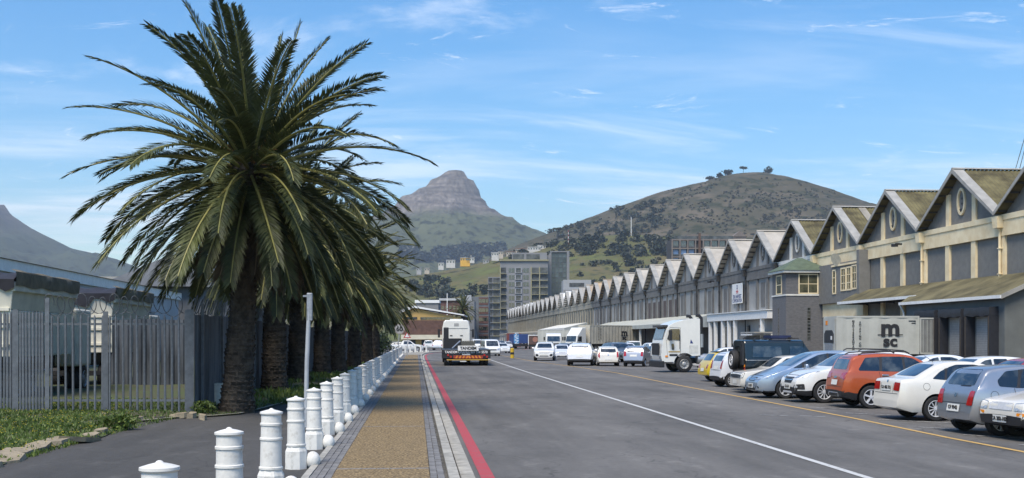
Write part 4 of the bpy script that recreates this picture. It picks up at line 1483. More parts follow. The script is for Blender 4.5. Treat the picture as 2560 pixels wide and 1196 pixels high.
def tipper(x, y, label):
    t = thing('tipper_truck', label, 'truck', (x, y, 0.0), 0, 'tipper trucks in the yard')
    # local: +Y away from camera, front right lower corner of hopper rear at origin; right side at x=0
    W, L = 2.5, 6.4
    h = MB()
    h.bb(-W, 0, 0, L, 1.45, 2.9)
    h.add([(-W, 0, 2.9), (0, 0, 2.9), (0, L, 2.9), (-W, L, 2.9), (-W - .12, -.12, 3.75), (.12, -.12, 3.75), (.12, L + .12, 3.75), (-W - .12, L + .12, 3.75)], [(0, 1, 5, 4), (1, 2, 6, 5), (2, 3, 7, 6), (3, 0, 4, 7), (4, 5, 6, 7)])
    bevel(h.build('hopper', TCREAM, t), 0.03, 2)
    for k in range(5):
        r_ = MB(); r_.bb(0.003, 0.08, 0.3 + k * 1.45 - 0.05, 0.3 + k * 1.45 + 0.05, 1.46, 2.88)
        r_.build('rib', TCREAM, t)
    for z in (1.75, 2.35, 2.86):
        r_ = MB(); r_.bb(-W + .05, -.05, -0.06, -0.003, z, z + 0.09); r_.build('tailgate_bar', TCREAM, t)
    r_ = MB(); r_.bb(0.05, 0.16, -0.1, L + 0.1, 3.45, 3.75); bevel(r_.build('side_rail', TCREAM, t), 0.03)
    # tarpaulin draped over the load: dark at the back, khaki along the side
    d = MB(); n = 10
    vs = []
    for i in range(n + 1):
        xx = -W - 0.1 + (W + 0.25) * i / n
        z0 = 3.55 + 0.08 * math.sin(i * 1.9) * (0.5 + i / n) - (0.22 if i in (4, 5, 6) else 0)
        vs += [(xx, -0.16, z0), (xx, -0.2, 3.82), (xx, 0.5, 4.05 + 0.05 * math.sin(i * 2.1)), (xx, L, 4.05 + 0.06 * math.sin(i * 1.3))]
    d.add(vs, [(4 * i + q, 4 * i + 4 + q, 4 * i + 5 + q, 4 * i + 1 + q) for i in range(n) for q in range(3)])
    d.build('tarpaulin', TARP, t, smooth=60, fix=False)
    s = MB(); vs = []
    n = 18
    for i in range(n + 1):
        yy = -0.15 + (L + 0.3) * i / n
        vs += [(0.05, yy, 4.12 + 0.02 * math.sin(i)), (0.20, yy, 4.06), (0.21 + 0.02 * math.sin(i * 2.3), yy, 3.85), (0.19 + 0.02 * math.sin(i * 1.7), yy, 3.62 + 0.03 * math.sin(i * 1.1))]
    s.add(vs, [(4 * i + q, 4 * i + 4 + q, 4 * i + 5 + q, 4 * i + 1 + q) for i in range(n) for q in range(3)])
    s.build('side_tarpaulin', TARPB, t, smooth=60, fix=False)
    c = MB()
    c.bb(-W / 2 - 0.45, -W / 2 + 0.45, -0.3, L + 2.5, 0.95, 1.4)
    c.bb(-W + .1, -.1, -0.45, -0.33, 0.55, 0.75)
    c.build('chassis', BLACK, t)
    for yy in (0.75, 2.05, L + 1.6):
        for xx in (-0.18, -W + 0.18):
            add_wheel(t, (xx, yy, 0.52), R(90) if xx > -1 else R(-90), TT, TRIM_)
        add_wheel(t, (-0.52, yy, 0.52), R(90), TT, TRIM_)
    cb = MB(); cb.bb(-W, 0, L + 0.5, L + 2.4, 1.0, 3.1); bevel(cb.build('cab', TCREAM, t), 0.1, 3)
    lt = MB(); lt.bb(-W + .15, -W + .5, -0.47, -0.452, 0.58, 0.72); lt.build('reflector', BLACK, t)
    lt = MB(); lt.bb(-.5, -.15, -0.47, -0.452, 0.58, 0.72); lt.build('reflector', BLACK, t)
    return t


tipper(-12.3, 36.5, 'cream tipper truck with dark tarpaulin, the closer one, behind the palisade gate')
tipper(-12.1, 47.5, 'cream tipper truck further back in the yard, partly hidden by palm leaves')

# ================================================================== yard buildings on the left
SHB = mat('pale_blue_cladding', (0.34, 0.37, 0.41), 0.6, 0, var=0.08, sc=0.6, world_space=True)
RFG = mat('grey_sheet_roof', (0.20, 0.205, 0.215), 0.6, 0.2, var=0.12, sc=0.4, world_space=True)
ys = thing('yard_shed', 'long low pale shed with white fascia and grey roof behind the trucks', 'building', (-22, 30, 0))
w_ = MB(); w_.bb(-30, 0, 0, 80, 0, 6.0); w_.build('wall', SHB, ys)
w_ = MB(); w_.bb(0.0, 0.18, -0.5, 80.5, 5.62, 6.28); w_.build('fascia', WHITEP, ys)
w_ = MB(); w_.add([(0.30, -0.6, 6.29), (0.30, 80.6, 6.29), (-15, 80.6, 8.6), (-15, -0.6, 8.6), (-30, 80.6, 6.3), (-30, -.6, 6.3)], [(0, 1, 2, 3), (3, 2, 4, 5)]); w_.build('roof', RFG, ys, fix=False)
for k in range(5):
    w_ = MB(); w_.bb(-0.02, 0.04, 6 + k * 15, 10 + k * 15, 0.1, 4.3); w_.build('roller_door', mat('roller_grey', (0.22, 0.23, 0.25), 0.6, 0.2, var=0.1, sc=1), ys)
ys2 = thing('yard_shed', 'dark grey steep roofed shed partly hidden behind the hanging palm leaves', 'building', (-17, 118, 0))
w_ = MB(); w_.bb(-14, 0, 0, 30, 0, 7.2); w_.build('wall', mat('dark_cladding', (0.10, 0.105, 0.11), 0.7, 0, var=0.15, sc=0.4), ys2)
w_ = MB(); w_.add([(0.4, -1, 7.21), (0.4, 31, 7.21), (-7, 31, 10.4), (-7, -1, 10.4), (-14.4, 31, 7.21), (-14.4, -1, 7.21)], [(0, 1, 2, 3), (3, 2, 4, 5), (0, 3, 5)]); w_.build('roof', RFG, ys2, fix=False)
ys3 = thing('yard_shed', 'white flat roofed factory far behind the long low shed', 'building', (-60, 240, 0))
w_ = MB(); w_.bb(-40, 0, 0, 40, 0, 14); w_.build('wall', WHITEP, ys3)
w_ = MB(); w_.bb(-40.3, 0.3, -0.3, 40.3, 14.01, 14.6); w_.build('parapet', FASC, ys3)
for k in range(6):
    w_ = MB(); w_.bb(-38 + k * 6.3, -34.5 + k * 6.3, -0.05, 0.0, 8.5, 11); w_.build('window', GLASS, ys3)

# ================================================================== poles and signs along the path
def pole(name, label, px, py, ptop, rad, cat='pole', group=None):
    b = gnd(px, py, 0.06); d = F_PX * (EYE - 0.06) / (py - HOR)
    h = EYE + (HOR - ptop) / F_PX * d - 0.06
    t = thing(name, label, cat, (b.x, b.y, 0.05), 0, group)
    q = MB(); q.tube([(0, 0, 0), (0.02 * h / 2, 0, h / 2), (0.03 * h, 0, h)], [rad, rad, rad * 0.92], 10)
    q.build('shaft', mat('pole_grey', (0.40, 0.42, 0.44), 0.5, 0.2, var=0.1, sc=5), t, smooth=40)
    return t, h


pl, h = pole('lamp_pole', 'grey steel pole with a narrow sleeve on top, between the second palm and the bollards', 764, 1068, 735, 0.05)
q = MB(); q.box((0.03 * h, 0, h - 0.28), (0.125, 0.09, 0.62)); bevel(q.build('sleeve', GALV, pl), 0.02)
q = MB(); q.box((0.03 * h - 0.1, 0, h - 0.04), (0.09, 0.04, 0.04)); q.build('bracket', GALV, pl)
pl2, _ = pole('lamp_pole', 'slim grey pole behind the bollards near the sixth palm', 916, 896, 806, 0.06)
pl3, _ = pole('lamp_pole', 'thin short grey post beside the dark bushes before the bend', 957, 889, 838, 0.06)
sp, h = pole('speed_sign', 'round grey speed limit sign reading 60 on a thin post beside the path', 996, 906, 812, 0.04, 'road sign')
ring = MB(); ring.lathe([(0.43, -0.012), (0.43, 0.012)], 28, 'Y', (0.03 * h, -0.05, h - 0.36)); ring.build('rim_disc', mat('faded_sign_rim', (0.30, 0.26, 0.25), 0.6, 0, var=0.1, sc=5), sp)
ring = MB(); ring.lathe([(0.36, -0.010), (0.36, 0.010)], 28, 'Y', (0.03 * h, -0.058, h - 0.36)); ring.build('face_disc', mat('faded_sign_face', (0.36, 0.36, 0.35), 0.6, 0, var=0.06, sc=5), sp)
lettering('60', 0.55, INK, (0.03 * h, -0.078, h - 0.37), (1, 0, 0), (0, 0, 1), sp, 'numerals', 0.02)
sp2, h = pole('warning_sign', 'red and white triangular sign on a post behind the speed sign', 1018, 893, 828, 0.04, 'road sign')
q = MB(); q.prism([(-0.42, -0.05, h - 0.75), (0.42, -0.05, h - 0.75), (0, -0.05, h)], (0, 0.02, 0)); q.build('red_border', mat('sign_red', (0.42, 0.03, 0.03), 0.5, 0, var=0.06, sc=5), sp2)
q = MB(); q.prism([(-0.26, -0.056, h - 0.66), (0.26, -0.056, h - 0.66), (0, -0.056, h - 0.2)], (0, 0.004, 0)); q.build('white_face', WHITEP, sp2)

# ================================================================== grass, clover and bushes of the verge
GRASS = leafmat('verge_leaf', (0.060, 0.105, 0.018), (0.165, 0.225, 0.048), 0.35)
FLOW = mat('yellow_petal', (0.62, 0.50, 0.02), 0.6, 0, var=0.1)
gm = MB(); fl = MB()
rg = random.Random(5)
cnt = 0
while cnt < 46000:
    px = rg.uniform(-80, 700); py = 1005 + (1180 - 1005) * rg.random() ** 1.25
    p = gnd(px, py, 0.12)
    edge = interp([(a.x, a.y) for a in sorted([Vector(v) for v in vpts[:13]], key=lambda q: q.x)], p.x) if p.x < vpts[12][0] else 99
    if p.x > vpts[12][0]:
        ok = p.x < X4 + 1.9 and py < 1010
    else:
        ok = p.y > edge + 0.25 + 0.25 * noise.noise((p.x * 1.2, p.y * 1.2, 3))
    dens = noise.noise((p.x * 0.7, p.y * 0.7, 0)) * 0.5 + 0.55
    if px > 330: dens *= 0.55
    if not ok or rg.random() > dens + 0.25:
        cnt += 1; continue
    z = verge_z(p.x, p.y)
    hgt = rg.uniform(0.035, 0.10) * (1.5 if rg.random() < 0.08 else 1) * (0.6 + dens * .8)
    a = rg.uniform(0, 6.28); w = rg.uniform(0.008, 0.02)
    lean = Vector((rg.uniform(-.6, .6), rg.uniform(-.6, .6), 1)).normalized() * hgt
    s = Vector((math.cos(a) * w, math.sin(a) * w, 0))
    b = Vector((p.x, p.y, z - 0.01))
    gm.add([b - s * .4, b + s * .4, b + lean * .7 + s, b + lean, b + lean * .7 - s], [(0, 1, 2, 3, 4)])
    if rg.random() < 0.05 and px < 330:
        c = b + lean * 1.1; r_ = 0.022
        fl.add([c + Vector((r_, 0, 0)), c + Vector((0, r_, .006)), c + Vector((-r_, 0, 0)), c + Vector((0, -r_, .006))], [(0, 1, 2, 3)])
    cnt += 1
# tufts further along the palms
for k in range(7000):
    y_ = rg.uniform(34, 95); x_ = X4 + rg.uniform(0.1, 2.6)
    if noise.noise((x_ * .6, y_ * .35, 7)) < -0.05: continue
    z = verge_z(x_, y_); hgt = rg.uniform(.06, .26); a = rg.uniform(0, 6.28); w = rg.uniform(.02, .05)
    lean = Vector((rg.uniform(-.5, .5), rg.uniform(-.5, .5), 1)).normalized() * hgt; s = Vector((math.cos(a) * w, math.sin(a) * w, 0)); b = Vector((x_, y_, z))
    gm.add([b - s * .4, b + s * .4, b + lean * .7 + s, b + lean, b + lean * .7 - s], [(0, 1, 2, 3, 4)])
tag(gm.build('grass', GRASS, fix=False), 'green clover and grass covering the verge along the palisade', 'grass', kind='stuff')
tag(fl.build('wildflowers', FLOW, fix=False), 'tiny yellow flowers scattered over the green verge', 'flowers', kind='stuff')


def leafy(name, label, loc, rx, ry, rz, n, leaf, m, seed, cat='bush', group=None, stem=True):
    rg = random.Random(seed)
    t = thing(name, label, cat, loc, 0, group)
    mb = MB()
    for k in range(n):
        while True:
            v = Vector((rg.uniform(-1, 1), rg.uniform(-1, 1), rg.uniform(-1, 1)))
            if v.length < 1: break
        v = v.normalized() * (0.35 + 0.65 * rg.random() ** 0.6) * (1 + 0.35 * noise.noise(v * 1.7 + Vector((seed, 0, 0))))
        c = Vector((v.x * rx, v.y * ry, rz + v.z * rz))
        a = Vector((rg.uniform(-1, 1), rg.uniform(-1, 1), rg.uniform(-.6, 1))).normalized() * leaf * rg.uniform(.6, 1.3)
        b = a.cross(Vector((rg.uniform(-1, 1), rg.uniform(-1, 1), rg.uniform(-1, 1)))).normalized() * leaf * 0.4
        mb.add([c - a, c + b, c + a, c - b], [(0, 1, 2, 3)])
    mb.build('crown', m, t, fix=False)
    s = MB(); s.tube([(0, 0, -0.1), (0, 0, rz)], [0.06 * rx, 0.04 * rx], 6); s.build('trunk', TRUNK, t)
    return t


BUSH = leafmat('dark_bush_leaf', (0.018, 0.032, 0.010), (0.045, 0.070, 0.020), 0.15)
for k, (px, py, s) in enumerate(((900, 903, 1.5), (925, 898, 1.7), (945, 894, 1.9), (962, 890, 1.6))):
    p = gnd(px, py, 0.06)
    leafy('bush', ['dark green bush beside the sixth palm trunk', 'dark green bush left of the slim grey pole', 'tall dark bush between the slim poles', 'dark bush closest to the speed sign'][k],
          (p.x - 0.8, p.y + 2, 0.1), s, s * 1.2, s * 0.85, 900, 0.22, BUSH, 60 + k, group='bushes at the end of the palm row')
q = gnd(285, 1078, .06)
leafy('weed_clump', 'low weed clump at the lane edge in front of the gate', (q.x, q.y + .3, 0.08), 0.45, 0.3, 0.16, 420, 0.07, GRASS, 71, 'weeds')
q = gnd(505, 1040, .06)
leafy('weed_clump', 'leafy weeds at the foot of the wide fence post beside the palm', (q.x, q.y + .2, 0.1), 0.3, 0.25, 0.17, 260, 0.07, GRASS, 72, 'weeds')
# stones by the fence foot
for k, (px, py) in enumerate(((452, 1046), (480, 1045), (506, 1050), (268, 1046), (282, 1072))):
    p = gnd(px, py, 0.06)
    mb = MB(); pts_ = [(math.cos(a) * rg.uniform(.10, .2), math.sin(a) * rg.uniform(.07, .13), 0) for a in [q * PI / 3 for q in range(6)]]
    mb.prism(pts_, (0.02, 0.01, 0.12))
    o = mb.build('stone', SAND, loc=(p.x, p.y, 0.07)); o.rotation_euler = (.1, -.1, k)
    tag(o, ['grey stone at the foot of the fence left of the wide post', 'grey stone directly under the wide fence post', 'grey stone between the wide fence post and the palm', 'stone at the foot of the gate post', 'pale stone lying in the weeds before the gate'][k], 'stone', 'loose stones along the fence')
# ================================================================== buildings beyond the road's end
def block(name, label, px0, px1, ptop, d, depth, m, cat='building', zb=0.0, rot=None):
    a, b = at(px0, ptop, d), at(px1, ptop, d)
    t = thing(name, label, cat, (a.x, a.y, zb), math.atan2(b.y - a.y, b.x - a.x) if rot is None else rot)
    w = (b - a).length; h = a.z - zb
    q = MB(); q.bb(0, w, 0, depth, 0, h); q.build('wall', m, t)
    return t, w, h


def win_grid(t, xs, zs, w, h, m, name='window', y=-0.06, frame=None):
    me = MB().bb(-w / 2, w / 2, 0, 0.05, -h / 2, h / 2).mesh(name, m)
    fm = None
    if frame:
        f = MB(); f.bb(-w / 2 - .12, w / 2 + .12, .02, .05, h / 2, h / 2 + .12); f.bb(-w / 2 - .12, w / 2 + .12, .02, .05, -h / 2 - .12, -h / 2)
        f.bb(-w / 2 - .12, -w / 2, .02, .05, -h / 2, h / 2); f.bb(w / 2, w / 2 + .12, .02, .05, -h / 2, h / 2)
        fm = f.mesh('frame', frame)
    for x in xs:
        for z in zs:
            o = link(name, me, t, (x, y, z))
            if fm: link('frame', fm, o)


YEL = mat('yellow_ochre_wall', (0.46, 0.30, 0.10), 0.8, 0, var=0.08, sc=0.5)
BRN = mat('brown_brick', (0.105, 0.058, 0.045), 0.9, 0, var=0.2, sc=1.5)
BRD = mat('red_brown_brick', (0.115, 0.06, 0.05), 0.9, 0, var=0.2, sc=0.7)
CRM = mat('cream_sheet', (0.58, 0.54, 0.42), 0.8, 0, var=0.08, sc=1)
# the yellow gabled hall
a = at(1006, 770, 255); b = at(1147, 790, 255)
yh = thing('yellow_hall', 'ochre gabled hall with brown brick front and white roof edge at the bend', 'building', (a.x, a.y, 0), math.atan2(b.y - a.y, b.x - a.x))
k_ = 255 / F_PX
W = (b - a).length
zt = lambda py: EYE + (HOR - py) * k_
apex_x = (1036 - 1006) * k_
q = MB(); q.prism([(0, 0, 0), (W, 0, 0), (W, 0, zt(795)), (apex_x, 0, zt(771)), (0, 0, zt(779))], (0, 18, 0)); q.build('wall', YEL, yh)
q = MB(); q.prism([(-0.5, -0.7, zt(781) - .25), (apex_x, -0.7, zt(770)), (W + 1.1, -0.7, zt(792) + .2), (W + 1.1, -0.7, zt(787)), (apex_x, -0.7, zt(765)), (-0.5, -0.7, zt(775))], (0, 19.5, 0)); q.build('roof', WHITEP, yh)
q = MB(); q.bb(0.0, W, -0.15, -0.01, zt(837), zt(801)); q.build('brick_front', BRN, yh)
q = MB(); q.bb(-0.2, W + 0.2, -0.9, -0.01, zt(849), zt(837) - .05); q.build('sheet_awning', CRM, yh)
for x0, x1 in ((0.3, (1043 - 1006) * k_), ((1051 - 1006) * k_, (1132 - 1006) * k_)):
    q = MB(); q.bb(x0, x1, -0.05, -0.003, zt(800) + .05, zt(793)); q.build('window_strip', GLASS, yh)
for x0 in (1.5, 4.2, 7.5, 9.6):
    q = MB(); q.bb(x0, x0 + 1.4, -0.06, -0.012, 0.1, zt(850)); q.build('door', BLACK, yh)
# brick and concrete blocks between
t, w, h = block('slanted_office', 'dark grey office with leaning concrete fin and brick bays beside the apartments', 1170, 1222, 742, 420, 25, mat('slate_wall', (0.13, 0.14, 0.15), 0.7, 0, var=0.12, sc=0.2))
q = MB(); q.prism([(0.2, -0.9, 0), (3.6, -0.9, 0), (1.2, -0.9, h + .5), (-0.9, -0.9, h + .5)], (0, 0.8, 0)); q.build('leaning_fin', mat('pale_concrete', (0.34, 0.35, 0.36), 0.8, 0, var=0.15, sc=0.4), t)
for k in range(5):
    q = MB(); q.bb(w * 0.52, w - .2, -0.12, -0.01, 1 + k * h / 5.2, 1 + k * h / 5.2 + h / 6.4); q.build('brick_bay', BRD, t)
win_grid(t, [w * .58, w * .68, w * .8, w * .9], [1 + k * h / 5.2 + h / 12 for k in range(5)], 0.9, 1.3, GLASS, y=-0.16)
t, w, h = block('brick_block', 'low reddish office block with pale roof behind the yellow hall', 1102, 1150, 752, 360, 15, BRD)
q = MB(); q.bb(-.5, w + .5, -.5, 15.5, h + .01, h + .7); q.build('roof', mat('pale_grey_roof', (0.42, 0.43, 0.43), 0.7, 0, var=0.1, sc=.5), t)
win_grid(t, [w * (k + .5) / 5 for k in range(5)], [h - 2.2, h - 5], 0.75, 1.1, GLASS)
t, w, h = block('grey_block', 'plain grey block just behind the reddish office', 1148, 1186, 752, 400, 15, mat('mid_grey_wall', (0.17, 0.175, 0.18), 0.8, 0, var=0.12, sc=.3))
win_grid(t, [w * (k + .5) / 3 for k in range(3)], [h - 2.5, h - 6], 1.0, 1.4, GLASS)
t, w, h = block('white_roofed_shed', 'small white roofed shed at the foot of the hill left of the office blocks', 1040, 1096, 758, 430, 14, mat('mid_grey_wall2', (0.2, 0.2, 0.2), 0.8, 0, var=0.12, sc=.3))
q = MB(); q.bb(-.4, w + .4, -.4, 14.4, h + .01, h + 1.1); q.build('roof', WHITEP, t)
fp = thing('flagpole', 'white flagpole rising behind the yellow hall roof', 'pole', at(1118, 850, 300))
q = MB(); q.tube([(0, 0, -2), (0, 0, 12)], 0.12, 6); q.build('shaft', WHITEP, fp)

# ---- apartment tower
GW = mat('apartment_grey', (0.20, 0.205, 0.215), 0.75, 0, var=0.1, sc=.15)
OLV = mat('olive_frame', (0.27, 0.25, 0.15), 0.7, 0, var=0.1, sc=.3)
APG = mat('apartment_glass', (0.045, 0.05, 0.055), 0.12, 0, var=0.5, sc=.25, col2=(0.12, 0.125, 0.13))
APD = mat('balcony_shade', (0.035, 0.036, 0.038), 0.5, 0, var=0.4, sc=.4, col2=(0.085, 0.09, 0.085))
D_ = 640
u = D_ / F_PX
t, w, h = block('apartment_tower', 'tall grey apartment block with olive framed balconies left of the glass tower', 1250, 1370, 652, D_, 22, GW)
fl = [h - (668 + 17.3 * k + 8.6 - 652) * u for k in range(9)]
q = MB(); q.bb(30 * u, 118 * u, 3, 18, h + .01, h + 21 * u); q.build('penthouse', GW, t)
q = MB(); q.bb(32 * u, 60 * u, 2.9, 2.99, h + 3 * u, h + 17 * u); q.build('penthouse_glazing', APG, t)
q = MB(); q.bb(66 * u, 100 * u, 2.9, 2.99, h + 3 * u, h + 17 * u); q.build('penthouse_glazing', APG, t)
q = MB(); q.bb(-0.3, w + .3, -.9, 22, h - .2, h + .6); q.build('roof_slab', OLV, t)
for c0, c1, kind in ((1, 15, 'b'), (22, 36, 'w'), (39, 53, 'g'), (58, 72, 'w'), (78, 97, 'b'), (99, 119, 'b')):
    for i, z in enumerate(fl):
        q = MB()
        if kind == 'b':
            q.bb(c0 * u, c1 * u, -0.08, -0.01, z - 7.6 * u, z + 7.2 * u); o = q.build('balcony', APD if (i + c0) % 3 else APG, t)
            s = MB(); s.bb(c0 * u - .15, c1 * u + .15, -1.3, 0, z - 8.9 * u, z - 7.8 * u); s.build('slab', OLV, o)
            s = MB(); s.bb(c0 * u, c1 * u, -1.25, -1.18, z - 7.79 * u, z - 3.6 * u); s.build('balustrade', APG, o)
            s = MB(); s.bb(c0 * u - .3, c0 * u + .25, -1.32, 0, z - 8.7 * u, z + 8.3 * u); s.build('fin', OLV, o)
        else:
            q.bb(c0 * u, c1 * u, -0.08, -0.01, z - 5.4 * u, z + 5.4 * u); o = q.build('window', GLASS if kind == 'w' else APG, t)
            if kind == 'g':
                s = MB(); s.bb(c0 * u - .3, c1 * u + .3, -0.7, 0, z - 6.6 * u, z - 5.6 * u); s.bb(c0 * u - .3, c1 * u + .3, -0.7, 0, z + 5.6 * u, z + 6.4 * u); s.bb(c0 * u - .3, c0 * u + .2, -.7, 0, z - 5.5 * u, z + 5.5 * u); s.bb(c1 * u - .2, c1 * u + .3, -.7, 0, z - 5.5 * u, z + 5.5 * u)
                s.build('surround', mat('pale_surround', (0.30, 0.31, 0.33), .7), o)
            else:
                s = MB(); s.bb((c0 + c1) / 2 * u - .12, (c0 + c1) / 2 * u + .12, -.14, -.081, z - 5.4 * u, z + 5.4 * u); s.build('mullion', GW, o)
t, w, h = block('glass_tower', 'dark glazed tower slab standing right of the apartment block', 1376, 1417, 631, D_ + 12, 25, mat('dark_curtain_wall', (0.07, 0.078, 0.085), 0.3, 0, var=0.15, sc=.2))
u2 = (D_ + 12) / F_PX
q = MB(); q.prism([(-2.3, -1, 0), (0.6, -1, 0), (0.6, -1, h + .4), (-2.3, -1, h - 3)], (0, 20, 0)); q.build('concrete_fin', GW, t)
q = MB(); q.bb(w - .05, w + 1.4, -1, 20, 0, h + .6); q.build('concrete_fin', GW, t)
q = MB(); q.bb(-.1, w + .1, -.8, 24, h + .01, h + .6); q.build('roof_slab', GW, t)
TG = mat('teal_pane', (0.055, 0.075, 0.082), 0.12, 0, var=0.3, sc=.2, rand=0.35)
me = MB().bb(-.85, .85, 0, .06, -1.15, 1.15).mesh('pane', TG)
for i in range(4):
    for j in range(15):
        link('pane', me, t, (1.5 + i * 2.2, -.1, h - 1.8 - j * 2.75))
t, w, h = block('apartment_wing', 'lower apartment wing with stacked balconies left of the tall grey block', 1220, 1250, 693, 600, 20, GW)
u3 = 600 / F_PX
for i in range(9):
    z = h - (8 + i * 16.5) * u3
    for c0, c1 in ((1, 11), (13, 29)):
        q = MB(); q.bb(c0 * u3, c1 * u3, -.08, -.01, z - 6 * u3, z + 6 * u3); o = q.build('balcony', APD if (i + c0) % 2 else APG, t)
        s = MB(); s.bb(c0 * u3 - .2, c1 * u3 + .2, -1.2, 0, z - 8 * u3, z - 6.6 * u3); s.build('slab', OLV if c0 > 5 else GW, o)
t, w, h = block('low_grey_block', 'low pale grey plant building between the glass tower and the shed roofs', 1408, 1478, 700, 560, 20, mat('pale_block', (0.30, 0.31, 0.32), .8, 0, var=.08, sc=.2))
q = MB(); q.bb(w * .22, w * .75, -.1, -.01, h - 3.4, h - 1.5); q.build('louvre', APD, t)
q = MB(); q.bb(w * .02, w * .98, -3, -.12, h - 12, h - 5); q.build('lower_storey', GW, t)
# ---- brown hotel block with blue panes
d3 = 720; v = d3 / F_PX
BRNF = mat('brown_concrete_frame', (0.17, 0.145, 0.13), .85, 0, var=.12, sc=.2)
BLUEP = mat('blue_sky_pane', (0.11, 0.19, 0.36), .12, 0, var=.2, sc=.2, rand=.25)
t, w, h = block('brown_apartment_block', 'brown concrete framed block with rows of blue panes above the shed roofs', 1678, 1836, 598, d3, 22, mat('brown_back', (0.055, 0.05, 0.05), .8))
for i in range(9):
    x = (0.5 + i * 19.4) * v
    q = MB(); q.bb(x, x + .75, -1.4, 0, 0, h); q.build('column', BRNF, t)
for j in range(8):
    z = h - (1 + j * 21.3) * v
    q = MB(); q.bb(0, w, -1.38, -.02, z - .75, z); q.build('floor_slab', BRNF, t)
    for i in range(8):
        if i == 3: continue
        x = (0.5 + i * 19.4) * v
        q = MB(); q.bb(x + 1.1, x + 4.3, -.3, -.2, z - 4.2, z - 1.0); o = q.build('window', GLASS if j == 0 or i == 4 else BLUEP, t)
        s = MB(); s.bb(x + 1.0, x + 4.4, -.5, -.35, z - 4.9, z - 4.0); s.build('balustrade', APG, o)
q = MB(); q.bb(3.45 * 19.4 * v, 3.75 * 19.4 * v, -2.2, -1.41, 0, h + 3.4); q.build('chimney_stack', mat('rust_steel', (0.10, 0.06, 0.04), .9), t)
q = MB(); q.bb(0.25 * w, .6 * w, 2, 12, h + .01, h + 3); q.build('roof_room', BRNF, t)
q = MB(); q.bb(0.05 * w, .98 * w, 1, 1.3, h + .01, h + 2); q.build('parapet_glass', APG, t)
t2, w2, h2 = block('gabled_brown_house', 'small brown gable end beside the brown block above the sheds', 1833, 1866, 592, 735, 12, BRNF)
q = MB(); q.prism([(-.6, -.4, h2), (w2 + .6, -.4, h2), (w2 * .5, -.4, h2 + 3.6)], (0, 13, 0)); q.build('roof', BRNF, t2)
win_grid(t2, [w2 * .3, w2 * .7], [h2 - 3, h2 - 8, h2 - 13], 1.6, 2.4, GLASS)

# ================================================================== woods, trees and houses on the hills
def ray_hill(px, py, bv):
    d = at(px, py, 1.0) - Vector((0, 0, EYE))
    h_ = bv.ray_cast(Vector((0, 0, EYE)), d.normalized())
    return h_[0]


WOOD = leafmat('wood_leaf', (0.014, 0.022, 0.010), (0.040, 0.052, 0.020), 0.1)


def tree_clump(mb, p, rx, rz, n, leaf, rg, pine=False):
    for k in range(n):
        v = Vector((rg.gauss(0, .45), rg.gauss(0, .45), rg.uniform(-1, 1)))
        if pine: v.z = abs(v.z) * .4 + .5
        r_ = 1 - .35 * max(0, v.z)
        c = p + Vector((v.x * rx * r_, v.y * rx * r_, rz + v.z * rz))
        a = Vector((rg.uniform(-1, 1), rg.uniform(-1, 1), rg.uniform(-.5, 1))).normalized() * leaf
        b = a.cross(Vector((rg.uniform(-1, 1), rg.uniform(-1, 1), rg.uniform(-1, 1)))).normalized() * leaf * .6
        mb.add([c - a, c + b, c + a, c - b], [(0, 1, 2, 3)])


rg = random.Random(21)


SHRUB = leafmat('shrub_leaf', (0.030, 0.034, 0.019), (0.058, 0.060, 0.034), 0.1)


def wood(name, label, regions, bv, n, size, seed):
    mb = MB(); got = 0; tries = 0
    while got < n and tries < n * 12:
        tries += 1
        x0, x1, ya, yb, sl = rg.choice(regions)
        px = rg.uniform(x0, x1); py = rg.uniform(ya, yb) + sl * (px - x0)
        if noise.noise((px * .022 + seed, py * .05, seed)) < -0.12: continue
        p = ray_hill(px, py, bv)
        if not p: continue
        s = size * rg.uniform(.6, 1.35)
        tree_clump(mb, p - Vector((0, 0, .5)), s, s * .55, 46, s * .34, rg); got += 1
    tag(mb.build(name, SHRUB if name == 'shrubbery' else WOOD, fix=False), label, 'wood', kind='stuff')


wood('wood', 'dark green pine wood along the saddle and flank of the grassy hill', [(1330, 1480, 596, 640, -.12), (1400, 1700, 588, 606, 0), (1440, 1560, 600, 640, 0), (1590, 1690, 598, 640, 0), (1260, 1380, 632, 655, -.15)], grs_b, 210, 4.8, 1.0)
wood('wood', 'scattered dark trees on the lower grassy hillside behind the glass tower', [(1420, 1690, 640, 770, 0), (1560, 1690, 610, 740, 0)], grs_b, 130, 5.0, 4.0)
wood('wood', 'dark trees at the foot of the grassy hill above the office roofs', [(1040, 1250, 728, 752, 0), (1030, 1120, 700, 735, 0)], grs_b, 40, 6.5, 2.0)
wood('wood', 'dark tree belt on the upper hill under the scrub', [(1480, 1690, 548, 590, -.02), (1370, 1520, 574, 600, -.12), (1520, 1660, 520, 560, -.1)], sig_b, 110, 6.0, 3.0)
wood('wood', 'blue green forest belt below the rocky peak', [(1000, 1260, 622, 650, 0), (1040, 1220, 634, 655, 0)], lion_b, 420, 15.0, 6.0)
wood('shrubbery', 'dark speckled shrubs all over the round scrub covered hill', [(1480, 2120, 470, 600, 0), (1640, 2050, 445, 560, 0), (1900, 2250, 500, 560, .12)], sig_b, 1100, 2.2, 8.0)


